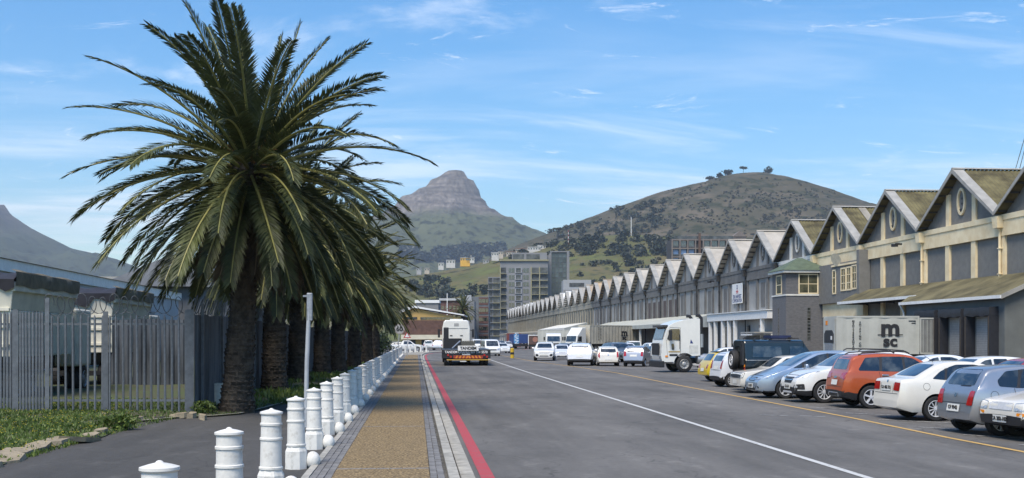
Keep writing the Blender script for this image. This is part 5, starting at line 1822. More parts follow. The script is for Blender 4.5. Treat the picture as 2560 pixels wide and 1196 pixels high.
def tree(name, label, p, h, rx, rz, n, leaf, seed, umbrella=False, group=None):
    rgt = random.Random(seed)
    t = thing(name, label, 'tree', p, 0, group)
    mb = MB()
    s = MB(); s.tube([(0, 0, -1), (h * .03, 0, h * .5), (0, 0, h * .85)], [h * .035, h * .025, h * .01], 6)
    for k in range(5):
        a = rgt.uniform(0, 6.28); s.tube([(0, 0, h * .55), (math.cos(a) * rx * .6, math.sin(a) * rx * .6, h - rz * .8)], [h * .015, h * .006], 5)
    s.build('trunk', TRUNK, t)
    for k in range(9):
        c = Vector((rgt.uniform(-.65, .65) * rx, rgt.uniform(-.65, .65) * rx, h - rz + rgt.uniform(-.6, .7) * rz * (.4 if umbrella else 1)))
        tree_clump(mb, c - Vector((0, 0, rz * .35)), rx * .55, rz * .38, n // 9, leaf, rgt)
    mb.build('crown', WOOD, t, fix=False)
    return t


for k, (px, py, hp, wp, lab) in enumerate(((1858, 432, 18, 9, 'slender umbrella tree standing on the very summit of the scrub hill'), (1920, 440, 21, 12, 'round crowned lone tree on the right shoulder of the scrub hill'),
                                          (1818, 440, 15, 13, 'broad dark tree left of the summit on the scrub hill'), (1775, 452, 10, 12, 'low dark tree at the end of the summit tree group'), (1800, 445, 11, 9, 'small dark tree between the two broad summit trees'), (1951, 447, 7, 4, 'tiny bush like tree on the right skyline of the scrub hill'))):
    p = at(px, py, 2300)
    h_ = sig_b.ray_cast(Vector((p.x, p.y, 900)), Vector((0, 0, -1)))[0]
    u_ = 2300 / F_PX
    tree('summit_tree', lab, h_ or p, hp * u_ * 1.05, wp * u_, hp * u_ * (.26 if k == 0 else .5), 260, 2.2, 40 + k, k == 0, 'trees on the hill summit')
p = ray_hill(1394, 598, grs_b) or at(1394, 600, 1500)
tree('umbrella_pine', 'flat topped umbrella pine on the saddle between the two mountains', p, 16, 6.5, 1.8, 260, 1.2, 55, True)
for k, (px, py) in enumerate(((1073, 752), (1098, 748), (1180, 735), (1207, 738), (1108, 720))):
    p = ray_hill(px, py, grs_b) or at(px, py, 1200)
    tree('hillside_tree', ['round tree at the hill foot above the yellow hall', 'round tree next to the first one above the yellow hall', 'lone round tree on the slope above the slanted office', 'lone round tree close to the apartment wing on the slope', 'small lone tree halfway up the grassy slope'][k], p, 11, 5.5, 4.5, 300, 1.1, 80 + k, group='lone trees on the grassy slope')
# masts
for k, (px, py, hp, lab) in enumerate(((1578, 590, 46, 'tall white mast on the crest of the grassy hill'), (1421, 612, 36, 'thin red and white radio mast on the wooded saddle'))):
    p = ray_hill(px, py, grs_b) or at(px, py, 1450)
    hh = hp * (p.length / F_PX)
    t = thing('mast', lab, 'mast', p)
    n_ = 7
    for j in range(n_):
        q = MB(); q.tube([(0, 0, hh * j / n_), (0, 0, hh * (j + 1) / n_)], .45 if k == 0 else .3, 6); q.build('mast_section', WHITEP if (k == 0 or j % 2) else REDLENS, t)
p = ray_hill(1858, 440, sig_b)
# houses on the ridge
HW = [mat('house_white', (0.50, 0.49, 0.46), .8, 0, var=.08, sc=.3), mat('house_cream', (0.42, 0.37, 0.30), .8, 0, var=.08, sc=.3), mat('house_grey', (0.33, 0.33, 0.33), .8, 0, var=.08, sc=.3), mat('house_yellow', (0.62, 0.36, 0.05), .8, 0, var=.05, sc=.3)]
HR = [mat('house_roof_grey', (0.25, 0.25, 0.25), .8), mat('house_roof_tile', (0.22, 0.12, 0.08), .8)]
hs_ = [(1103, 668, 13, 9, 0, 'square white house furthest left on the ridge'), (1127, 663, 22, 11, 0, 'wide white house left of the yellow one on the ridge'), (1163, 659, 24, 13, 3, 'bright yellow flat roofed house on the ridge'), (1176, 651, 20, 5, 0, 'thin white flat house just behind the yellow one'),
       (1238, 645, 18, 12, 0, 'white two storey house left of the apartment block roof'), (1252, 640, 12, 10, 1, 'cream house close to the apartment block roof'), (1278, 636, 24, 8, 1, 'cream terrace above the apartment block'), (1304, 632, 30, 12, 1, 'long cream house on the ridge above the apartments'),
       (1335, 627, 32, 11, 0, 'large white house on the ridge right of the cream one'), (1354, 620, 20, 8, 0, 'small white house topmost in the ridge row'), (1048, 680, 12, 9, 2, 'grey white house peeping out right of the palm crown'), (1068, 678, 12, 7, 1, 'small cream house between grey house and white houses'),
       (1215, 655, 14, 7, 2, 'small grey house between the yellow and two storey houses')]
for (px, py, w, h, c, lab) in hs_:
    p = ray_hill(px, py + 3, grs_b) or at(px, py, 1450)
    u_ = (p - Vector((0, 0, EYE))).length / F_PX
    t = thing('hillside_house', lab, 'house', p - Vector((0, 0, 4)), -YAW, 'houses along the hill ridge')
    W_, H_ = w * u_, h * u_ + 4
    q = MB(); q.bb(-W_ / 2, W_ / 2, -4, 5, 0, H_); q.build('wall', HW[c], t)
    q = MB(); q.bb(-W_ / 2 - .4, W_ / 2 + .4, -4.4, 5.4, H_ + .02, H_ + .55); q.build('roof', HR[1] if c == 1 and w > 20 else HW[0] if c in (0, 3) else HR[0], t)
    n_ = max(2, int(W_ / 3))
    for j in range(n_):
        q = MB(); q.bb(-W_ / 2 + (j + .2) * W_ / n_, -W_ / 2 + (j + .75) * W_ / n_, -4.08, -4.01, H_ - 2.9, H_ - 1.0); q.build('window', GLASS, t)
# palm at the far end beside the yellow hall
p = gnd(1160, 868)
palm(p.x, p.y + 5, 9.5, .5, .4, 0.95, 'small looking palm between the yellow hall and the slanted office', 99, 0.5, group='palm beyond the bend')
# ================================================================== cars
def chaikin(p, n=2):
    for _ in range(n):
        o = [p[0]]
        for a, b in zip(p, p[1:]):
            o.append((a[0] * .75 + b[0] * .25, a[1] * .75 + b[1] * .25)); o.append((a[0] * .25 + b[0] * .75, a[1] * .25 + b[1] * .75))
        o.append(p[-1]); p = o
    return p


def body_mesh(sp, m, clad_m):
    L, W = sp['L'], sp['W']
    top = chaikin(sp['top'], 2)
    gc = sp.get('gc', .2)
    nf, nr, xf, xr = sp.get('plan', (.22, .14, .6, .45))
    tum = sp.get('tum', .42)
    bot = [(0, gc + .07), (.3, gc), (L - .35, gc + .01), (L, gc + .12)]
    xs = sorted(set([round(p[0], 3) for p in top] + [round(L * k / 34, 3) for k in range(35)]))
    xs = [x for i, x in enumerate(xs) if i == 0 or x - xs[i - 1] > .004 or x == xs[-1]]

    def plan(x):
        f = 1.0
        if x < xf: f -= nf * ((xf - x) / xf) ** 2.3
        if x > L - xr: f -= nr * ((x - L + xr) / xr) ** 2.3
        return f

    def hw(x, z):
        zb, zt = interp(bot, x), interp(sp['belt'], x)
        b = W / 2 * plan(x)
        t = (z - zb) / max(.05, zt - zb)
        if t <= 1:
            f = 1 - .075 * max(0, 1 - t / .5) ** 2 - (.035 * max(0, (t - .62) / .38) ** 1.6)
            return b * f
        return b * .965 - tum * (z - zt)
    vs, fs = [], []
    nring = None
    for x in xs:
        zt, zb = interp(top, x), interp(bot, x)
        bl = min(interp(sp['belt'], x), zt - .05)
        r_ = min(sp.get('round', .10), (zt - bl) * .45 + .012)
        half = [(0, zb), (hw(x, zb) * .8, zb), (hw(x, zb) - .01, zb + .005)]
        for t in (.1, .25, .42, .6, .75, .88, 1.0):
            z = zb + (bl - zb) * t; half.append((hw(x, z), z))
        z1 = max(zt - r_ - .02, bl + .012)
        for t in (.25, .5, .75, 1.0):
            z = bl + (z1 - bl) * t; half.append((hw(x, z), z))
        we = hw(x, z1)
        for a in (30, 60, 88):
            a = R(a); half.append((we - r_ * (1 - math.cos(a)), z1 + (zt - .02 - z1) * math.sin(a)))
        half += [((we - r_) * .5, zt - .005), (0, zt)]
        ring = [(y, z) for y, z in half] + [(-y, z) for y, z in half[-2:0:-1]]
        nring = len(ring)
        vs += [(L / 2 - x, y, z) for y, z in ring]
    n = len(xs)
    for i in range(n - 1):
        for k in range(nring):
            k2 = (k + 1) % nring
            fs.append((i * nring + k, (i + 1) * nring + k, (i + 1) * nring + k2, i * nring + k2))
    fs.append(tuple(range(nring))); fs.append(tuple(range((n - 1) * nring, n * nring))[::-1])
    bvh = BVHTree.FromPolygons([Vector(v) for v in vs], fs)
    mb = MB(); mb.add(vs, fs)
    cl = sp.get('clad')
    for q, f in enumerate(mb.f):
        z = sum(mb.v[i][2] for i in f) / len(f); x = L / 2 - sum(mb.v[i][0] for i in f) / len(f)
        c = gc + .045
        if cl: c = cl[0] if x < .55 else cl[2] if x > L - .5 else cl[1]
        mb.m[q] = 1 if z < c else 0
    me = mb.mesh('body', [m, clad_m])
    # wheel arches
    cut = MB(); ra = sp['r'] + sp.get('gap', .055)
    for ax in (sp['fa'], sp['fa'] + sp['wb']):
        for s in (-1, 1):
            y0, y1 = W / 2 - .30, W / 2 + .25
            cut.lathe([(ra, min(s * y0, s * y1)), (ra, max(s * y0, s * y1))], 30, 'Y', (L / 2 - ax, 0, sp['r'] + .01))
    cme = cut.mesh('cut', BLACK)
    bo, co = bpy.data.objects.new('tmp_b', me), bpy.data.objects.new('tmp_c', cme)
    COL.objects.link(bo); COL.objects.link(co)
    md = bo.modifiers.new('b', 'BOOLEAN'); md.operation = 'DIFFERENCE'; md.object = co; md.solver = 'EXACT'
    try: md.material_mode = 'INDEX'
    except Exception: pass
    dg = bpy.context.evaluated_depsgraph_get()
    out = bpy.data.meshes.new_from_object(bo.evaluated_get(dg))
    bpy.data.objects.remove(bo); bpy.data.objects.remove(co)
    # the insides of the arches are dark
    for p in out.polygons:
        c = p.center
        for ax in (sp['fa'], sp['fa'] + sp['wb']):
            dx, dz = c.x - (L / 2 - ax), c.z - sp['r'] - .01
            if abs(math.hypot(dx, dz) - ra) < .012 and abs(p.normal.y) < .5 or (math.hypot(dx, dz) < ra - .01 and abs(c.y) < W / 2 - .27):
                p.material_index = 1
    out.name = 'body'
    out.shade_smooth(); out.set_sharp_from_angle(angle=R(38))
    return out, bvh


def rpoly(pts, r_=.04, n=3):
    out = []
    N = len(pts)
    for i in range(N):
        p0, p1, p2 = Vector(pts[i - 1]), Vector(pts[i]), Vector(pts[(i + 1) % N])
        a, b = p0 - p1, p2 - p1
        k = min(r_, a.length * .45, b.length * .45)
        s, e = p1 + a.normalized() * k, p1 + b.normalized() * k
        for j in range(n + 1):
            t = j / n
            out.append(tuple(s * (1 - t) ** 2 + p1 * 2 * t * (1 - t) + e * t * t))
    return out


def inside(p, poly):
    c = False; n = len(poly)
    for i in range(n):
        a, b = poly[i], poly[i - 1]
        if (a[1] > p[1]) != (b[1] > p[1]) and p[0] < (b[0] - a[0]) * (p[1] - a[1]) / (b[1] - a[1]) + a[0]: c = not c
    return c


def project(bvh, L, side, u, v, off, miss=None):
    if side == 'L': o, d = Vector((L / 2 - u, 3, v)), Vector((0, -1, 0))
    elif side == 'R': o, d = Vector((L / 2 - u, -3, v)), Vector((0, 1, 0))
    elif side == 'F': o, d = Vector((9, u, v)), Vector((-1, 0, 0))
    elif side == 'B': o, d = Vector((-9, u, v)), Vector((1, 0, 0))
    else: o, d = Vector((L / 2 - u, v, 5)), Vector((0, 0, -1))
    h = bvh.ray_cast(o, d)
    h0 = h[0]
    if h[0] is None:
        h = bvh.find_nearest(o + d * (9 - L / 2 if side in 'FB' else 2.2))
    nrm = h[1]
    if miss is not None: miss.append(h0 is None)
    if nrm.dot(d) > 0: nrm = -nrm
    return h[0] + nrm * off


def patch(sp, bvh, side, outline, m, name, parent, off=.005, round_=.04, step=.09):
    ol = rpoly(outline, round_) if round_ else [tuple(p) for p in outline]
    pts = []
    for a, b in zip(ol, ol[1:] + ol[:1]):
        a, b = Vector(a), Vector(b); k = max(1, int((b - a).length / step))
        for j in range(k): pts.append(a.lerp(b, j / k))
    n = len(pts)
    x0, x1 = min(p.x for p in pts), max(p.x for p in pts); y0, y1 = min(p.y for p in pts), max(p.y for p in pts)
    extra = []
    gx, gy = max(1, int((x1 - x0) / step)), max(1, int((y1 - y0) / step))
    for i in range(1, gx):
        for j in range(1, gy):
            q = Vector((x0 + (x1 - x0) * i / gx, y0 + (y1 - y0) * j / gy))
            if inside(q, pts) and min((q - p).length for p in pts) > step * .3: extra.append(q)
    r_ = geometry.delaunay_2d_cdt(pts + extra, [(i, (i + 1) % n) for i in range(n)], [list(range(n))], 1, 1e-5)
    mb = MB(); ms = []
    vv = [project(bvh, sp['L'], side, p.x, p.y, off, ms) for p in r_[0]]
    mb.add(vv, [tuple(f) for f in r_[2] if not any(ms[i] for i in f)] or [tuple(f) for f in r_[2]])
    return mb.build(name, m, parent, smooth=50)


def seam(sp, bvh, side, line, parent, w=.012, m=None, name='door_seam', off=.003):
    mb = MB(); P = []
    for a, b in zip(line, line[1:]):
        a, b = Vector(a), Vector(b); k = max(1, int((b - a).length / .1))
        P += [a.lerp(b, j / k) for j in range(k)]
    P.append(Vector(line[-1]))
    vs = []
    for i, p in enumerate(P):
        t = (P[min(i + 1, len(P) - 1)] - P[max(i - 1, 0)]).normalized(); nr = Vector((t.y, -t.x)) * w / 2
        vs += [project(bvh, sp['L'], side, p.x - nr.x, p.y - nr.y, off), project(bvh, sp['L'], side, p.x + nr.x, p.y + nr.y, off)]
    mb.add(vs, [(2 * i, 2 * i + 1, 2 * i + 3, 2 * i + 2) for i in range(len(P) - 1)])
    return mb.build(name, m or BLACK, parent, fix=False)


TYRE_ = {}


def tyre_mesh(r_, w):
    k = (r_, w)
    if k not in TYRE_:
        mb = MB()
        mb.lathe([(r_ * .66, -w * .46), (r_ * .80, -w * .5), (r_ * .93, -w * .48), (r_ * .985, -w * .36), (r_, -w * .2), (r_, w * .2), (r_ * .985, w * .36), (r_ * .93, w * .48), (r_ * .66, w * .46)], 30, 'Y', caps=False)
        TYRE_[k] = mb.mesh('tyre', RUBBER, smooth=40)
    return TYRE_[k]


def rim_mesh(r_, w, style):
    k = ('rim', r_, w, style)
    if k in TYRE_: return TYRE_[k]
    mb = MB()
    mb.cur = 1
    mb.lathe([(r_ * .97, -w * .18), (.01, -w * .16)], 24, 'Y', caps=False)
    mb.cur = 0
    mb.lathe([(r_ * 1.02, -w * .44), (r_ * 1.0, -w * .50), (r_ * .93, -w * .49), (r_ * .90, -w * .30), (r_ * .97, -w * .17)], 28, 'Y', caps=False)
    ns, wd, split = {'five': (5, .20, 0), 'ten': (10, .085, 0), 'twin': (7, .075, 1), 'steel': (0, 0, 0), 'six': (6, .17, 0)}[style]
    if ns == 0:
        mb.lathe([(r_ * .90, -w * .30), (r_ * .75, -w * .38), (r_ * .4, -w * .30), (r_ * .28, -w * .42), (.01, -w * .43)], 24, 'Y', caps=False)
    for q in range(ns):
        for s in ((-1, 1) if split else (0,)):
            a = 2 * PI * q / ns + .3; da = .14 * s
            c0, s0 = math.cos(a + da * .4), math.sin(a + da * .4); c1, s1 = math.cos(a + da), math.sin(a + da)
            hw_ = wd * r_ * .5
            p0 = Vector((c0 * r_ * .14, 0, s0 * r_ * .14)); p1 = Vector((c1 * r_ * .94, 0, s1 * r_ * .94)); t = (p1 - p0).normalized(); nn = Vector((-t.z, 0, t.x))
            y0, y1, y2 = -w * .40, -w * .45, -w * .17
            mb.add([p0 - nn * hw_ + Vector((0, y0, 0)), p0 + nn * hw_ + Vector((0, y0, 0)), p1 + nn * hw_ * 1.25 + Vector((0, y1, 0)), p1 - nn * hw_ * 1.25 + Vector((0, y1, 0)),
                    p0 - nn * hw_ + Vector((0, y2, 0)), p0 + nn * hw_ + Vector((0, y2, 0)), p1 + nn * hw_ * 1.25 + Vector((0, y2, 0)), p1 - nn * hw_ * 1.25 + Vector((0, y2, 0))],
                   [(0, 1, 2, 3), (1, 5, 6, 2), (0, 3, 7, 4)])
    if ns: mb.lathe([(r_ * .24, -w * .36), (r_ * .20, -w * .45), (.01, -w * .45)], 14, 'Y')
    TYRE_[k] = mb.mesh('rim', [ALLOY, BLACK], smooth=35, fix=False)
    return TYRE_[k]


def add_wheels(t, sp):
    r_, tw_ = sp['r'], sp.get('tw', .205)
    for ax in (sp['fa'], sp['fa'] + sp['wb']):
        for s in (-1, 1):
            w = link('wheel', tyre_mesh(r_, tw_), t, (sp['L'] / 2 - ax, s * (sp['W'] / 2 - tw_ / 2 - .012), r_), 0 if s < 0 else PI)
            link('rim', rim_mesh(round(r_ * .66, 3), tw_, sp.get('rim', 'five')), w)


BUILT = {}


def make_car(name, sp, m, label, loc, rz, cat='car', group=None, detail=True):
    if (id(sp), detail) in BUILT:
        src, m0 = BUILT[(id(sp), detail)]
        t = copy_tree(src)
        t.name = name; t.location = loc; t.rotation_euler = (0, 0, rz)
        tag(t, label, cat, group)
        for ch in t.children:
            if ch.data and m0 != m and ch.data.materials[0] == m0:
                ch.data = ch.data.copy(); ch.data.materials[0] = m
        return t
    t = thing(name, label, cat, loc, rz, group)
    cm = sp.get('clad_m', BLACK)
    me, bvh = body_mesh(sp, m, cm)
    body = link('body', me, t)
    L, W = sp['L'], sp['W']
    P = lambda side, ol, mm, nm, par=t, off=.005, rr=.04: patch(sp, bvh, side, ol, mm, nm, par, off, rr)
    for ol in sp.get('win', []):
        for s in 'LR': P(s, ol, GLASS, 'window')
    for a, b in zip(sp.get('win', []), sp.get('win', [])[1:]):
        za = sum(p[1] for p in a) / len(a); zb = sum(p[1] for p in b) / len(b)
        q = [max([p for p in a if p[1] < za], key=lambda p: p[0]), max([p for p in a if p[1] >= za], key=lambda p: p[0]), min([p for p in b if p[1] >= zb], key=lambda p: p[0]), min([p for p in b if p[1] < zb], key=lambda p: p[0])]
        q = [(q[0][0] - .02, q[0][1]), (q[1][0] - .02, q[1][1]), (q[2][0] + .02, q[2][1]), (q[3][0] + .02, q[3][1])]
        if detail:
            for s in 'LR': P(s, q, BLACK, 'pillar_trim', off=.0035, rr=0)
    for key, side, nm in (('ws', 'F', 'windscreen'), ('rw', 'B', 'rear_window')):
        if key in sp:
            z0, w0, z1, w1 = sp[key]
            o = P(side, [(-w0, z0), (w0, z0), (w1, z1), (-w1, z1)], GLASS, nm, rr=.08)
    for key, side, mm, nm in (('hl', 'F', HEADLENS, 'headlight'), ('tl', 'B', REDLENS, 'tail_light')):
        for ol in sp.get(key, []):
            for s in (-1, 1): P(side, [(p[0] * s, p[1]) for p in ol], mm, nm, off=.010, rr=.03)
    for key, mm, nm in ():
        for ol in sp.get(key, []):
            for s in 'LR': P(s, ol, mm, nm, off=.010, rr=.03)
    for (side, ol, mm, nm) in sp.get('extra', []):
        P(side, ol, mm, nm, off=.009, rr=.025)
    for key, side in (('plate_f', 'F'), ('plate_b', 'B')):
        if key in sp:
            y, z, txt = sp[key]
            w_, h_ = sp.get('plate_size', (.26, .075))
            o = P(side, [(y - w_, z - h_), (y + w_, z - h_), (y + w_, z + h_), (y - w_, z + h_)], PLATE, 'licence_plate', off=.016, rr=.01)
            if txt and detail:
                p = project(bvh, L, side, y, z, .026)
                lettering(txt, h_ * 1.5, INK, p, (0, 1, 0) if side == 'F' else (0, -1, 0), (0, 0, 1), o, 'plate_lettering', .004)
    if detail:
        for ln in sp.get('seams', []):
            for s in 'LR': seam(sp, bvh, s, ln, t)
        for ln in sp.get('bseams', []): seam(sp, bvh, 'B', ln, t, name='panel_seam')
        for ln in sp.get('fseams', []): seam(sp, bvh, 'F', ln, t, name='panel_seam')
        for x, z in sp.get('handles', []):
            for s in 'LR':
                p = project(bvh, L, s, x, z, .02)
                q = MB(); q.box(p, (.20, .035, .045)); bevel(q.build('door_handle', sp.get('handle_m', m), t), .012, 2)
        if 'cap' in sp:
            x, z = sp['cap']; n = 20
            seam(sp, bvh, 'R', [(x + math.cos(2 * PI * k / n) * .085, z + math.sin(2 * PI * k / n) * .085) for k in range(n + 1)], t, .008, name='fuel_flap')
    if 'mirror' in sp:
        x, z = sp['mirror']
        for s in (-1, 1):
            q = MB(); q.box((L / 2 - x, s * (W / 2 + .06), z), (.12, .22, .15), taper=(.8, .85)); bevel(q.build('mirror', sp.get('mirror_m', m), t), .03, 2)
    for (x0, x1, yy, z0, z1) in sp.get('rails', []):
        for s in (-1, 1):
            q = MB(); q.tube([(L / 2 - x0, s * yy, z0 - .06), (L / 2 - x0 - .12, s * yy, z0), (L / 2 - (x0 + x1) / 2, s * yy, (z0 + z1) / 2 + .015), (L / 2 - x1 + .12, s * yy, z1), (L / 2 - x1, s * yy, z1 - .06)], .022, 6)
            q.build('roof_rail', BLACK, t, smooth=50)
    if 'aerial' in sp:
        x, z, dx, dz = sp['aerial']
        q = MB(); q.tube([(L / 2 - x, 0, z), (L / 2 - x - dx, 0, z + dz)], [.012, .005], 5); q.build('aerial', BLACK, t)
    add_wheels(t, sp)
    BUILT[(id(sp), detail)] = (t, m)
    BUILT.setdefault('keep', []).append(sp)
    return t


def place(sp, rz, corner, px, py):
    """origin of a car whose given wheel (F/R + L/R) touches the ground at a photo pixel"""
    p = gnd(px, py)
    ax = sp['fa'] if corner[0] == 'F' else sp['fa'] + sp['wb']
    lx = sp['L'] / 2 - ax; ly = (sp['W'] / 2 - .1) * (1 if corner[1] == 'L' else -1)
    c, s = math.cos(rz), math.sin(rz)
    return (p.x - (lx * c - ly * s), p.y - (lx * s + ly * c), 0.0)


# ---- shapes: x is measured back from the nose
HATCH = dict(L=3.90, W=1.68, r=.305, fa=.80, wb=2.46, gc=.20, rim='twin',
    top=[(0, .48), (.015, .60), (.07, .69), (.40, .80), (.90, .92), (1.12, .975), (1.80, 1.37), (2.15, 1.45), (2.75, 1.465), (3.30, 1.42), (3.52, 1.36), (3.66, 1.16), (3.76, .98), (3.83, .86), (3.875, .60), (3.90, .48)],
    belt=[(0, .70), (1.1, .93), (3.0, .97), (3.9, .95)],
    win=[[(1.35, .99), (1.98, 1.33), (2.20, 1.37), (2.20, .985)], [(2.27, .985), (2.27, 1.375), (2.72, 1.375), (2.86, .985)], [(2.93, .99), (2.80, 1.36), (3.10, 1.33), (3.32, 1.14), (3.30, 1.02)]],
    ws=(1.01, .60, 1.36, .52), rw=(1.03, .58, 1.36, .50),
    tl=[[(.50, .62), (.735, .62), (.735, .92), (.56, .92)]], tls=[[(3.62, .66), (3.86, .62), (3.82, .92), (3.66, .92)]],
    hl=[[(.38, .58), (.74, .60), (.74, .76), (.42, .72)]], hls=[[(.04, .60), (.30, .66), (.40, .78), (.10, .72)]],
    plate_b=(0, .55, 'CF 9942'), plate_f=(0, .40, ''), extra=[('F', [(-.34, .60), (.34, .60), (.34, .68), (-.34, .68)], BLACK, 'grille'), ('F', [(-.55, .28), (.55, .28), (.5, .36), (-.5, .36)], BLACK, 'air_intake'),
           ('B', [(-.45, 1.01), (-.05, 1.005), (-.05, 1.02), (-.45, 1.035)], BLACK, 'wiper'), ('B', [(-.05, .78), (.05, .78), (.05, .86), (-.05, .86)], CHROME, 'badge')],
    seams=[[(1.30, .95), (1.30, .30)], [(2.235, 1.40), (2.235, .30)], [(2.98, .98), (2.93, .62)], [(1.30, .28), (2.70, .28)]], bseams=[[(-.60, .66), (-.60, .95), ], [(-.62, .655), (.62, .655)], [(.60, .66), (.60, .95)]],
    handles=[(2.05, .84), (2.78, .85)], handle_m=BLACK, cap=(3.42, .84), mirror=(1.42, 1.0), gap=.05)
SEDAN = dict(L=4.20, W=1.68, r=.305, fa=.80, wb=2.46, gc=.20, rim='ten',
    top=[(0, .48), (.015, .60), (.07, .69), (.40, .80), (.90, .92), (1.12, .975), (1.80, 1.37), (2.15, 1.455), (2.70, 1.465), (3.05, 1.42), (3.45, 1.22), (3.68, 1.08), (3.80, 1.045), (4.06, 1.035), (4.12, .98), (4.165, .66), (4.20, .50)],
    belt=[(0, .70), (1.1, .93), (3.2, .97), (4.2, .93)],
    win=[[(1.35, .99), (1.98, 1.33), (2.20, 1.37), (2.20, .985)], [(2.27, .985), (2.27, 1.375), (2.68, 1.37), (2.90, 1.30), (2.98, 1.0)], [(3.04, 1.0), (2.97, 1.27), (3.12, 1.20), (3.34, 1.03)]],
    ws=(1.01, .60, 1.36, .52), rw=(1.085, .56, 1.37, .47),
    tl=[[(.40, .74), (.735, .73), (.735, .93), (.42, .94)]], tls=[[(3.90, .76), (4.15, .73), (4.12, .94), (3.96, .94)]],
    hl=HATCH['hl'], hls=HATCH['hls'], plate_b=(0, .80, 'CA 402 731'), plate_f=(0, .40, ''),
    extra=[('F', [(-.34, .60), (.34, .60), (.34, .68), (-.34, .68)], BLACK, 'grille'), ('B', [(-.04, .93), (.04, .93), (.04, .99), (-.04, .99)], CHROME, 'badge')],
    seams=[[(1.30, .95), (1.30, .30)], [(2.235, 1.40), (2.235, .30)], [(3.02, .98), (2.98, .74), (2.80, .55)], [(1.30, .28), (2.70, .28)]], bseams=[[(-.66, .66), (.66, .66)], [(-.36, .67), (-.36, 1.0)], [(.36, .67), (.36, 1.0)]],
    handles=[(2.05, .84), (2.82, .85)], handle_m=BLACK, cap=(3.50, .84), mirror=(1.42, 1.0), gap=.05, aerial=(2.95, 1.44, .22, .14))
SUV = dict(L=3.99, W=1.73, r=.335, fa=.78, wb=2.38, gc=.23, rim='five', clad=(.50, .36, .50), plan=(.22, .13, .6, .4), gap=.075,
    top=[(0, .55), (.015, .70), (.08, .82), (.45, .93), (.95, 1.02), (1.10, 1.05), (1.72, 1.48), (2.05, 1.57), (2.70, 1.60), (3.30, 1.575), (3.62, 1.52), (3.74, 1.30), (3.82, 1.06), (3.90, .98), (3.96, .70), (3.99, .52)],
    belt=[(0, .80), (1.1, 1.00), (3.0, 1.05), (4.0, 1.05)],
    win=[[(1.30, 1.07), (1.88, 1.44), (2.14, 1.49), (2.14, 1.06)], [(2.21, 1.06), (2.21, 1.49), (2.78, 1.49), (2.84, 1.07)], [(2.92, 1.08), (2.87, 1.48), (3.28, 1.46), (3.52, 1.13), (3.50, 1.09)]],
    ws=(1.09, .62, 1.46, .54), rw=(1.12, .60, 1.48, .52),
    tl=[[(.36, .88), (.795, .84), (.79, 1.04), (.50, 1.02)]], tls=[[(3.50, .92), (3.92, .84), (3.86, 1.06), (3.72, 1.06)]],
    hl=[[(.40, .70), (.74, .72), (.74, .90), (.44, .84)]], hls=[[(.04, .72), (.34, .80), (.42, .92), (.12, .86)]],
    plate_b=(0, .74, ''), plate_f=(0, .50, ''), extra=[('B', [(-.45, .34), (.45, .34), (.40, .46), (-.40, .46)], ALLOY, 'skid_plate'), ('F', [(-.36, .66), (.36, .66), (.36, .80), (-.36, .80)], BLACK, 'grille'), ('B', [(-.12, .86), (.12, .86), (.12, .92), (-.12, .92)], CHROME, 'badge')],
    seams=[[(1.25, 1.03), (1.25, .38)], [(2.175, 1.52), (2.175, .38)], [(2.93, 1.06), (2.86, .74), (2.70, .5)]], bseams=[[(-.64, .62), (.64, .62)]], handles=[(2.0, .93), (2.76, .96)], handle_m=CHROME, mirror=(1.40, 1.08), rails=[(1.95, 3.45, .58, 1.64, 1.60)])
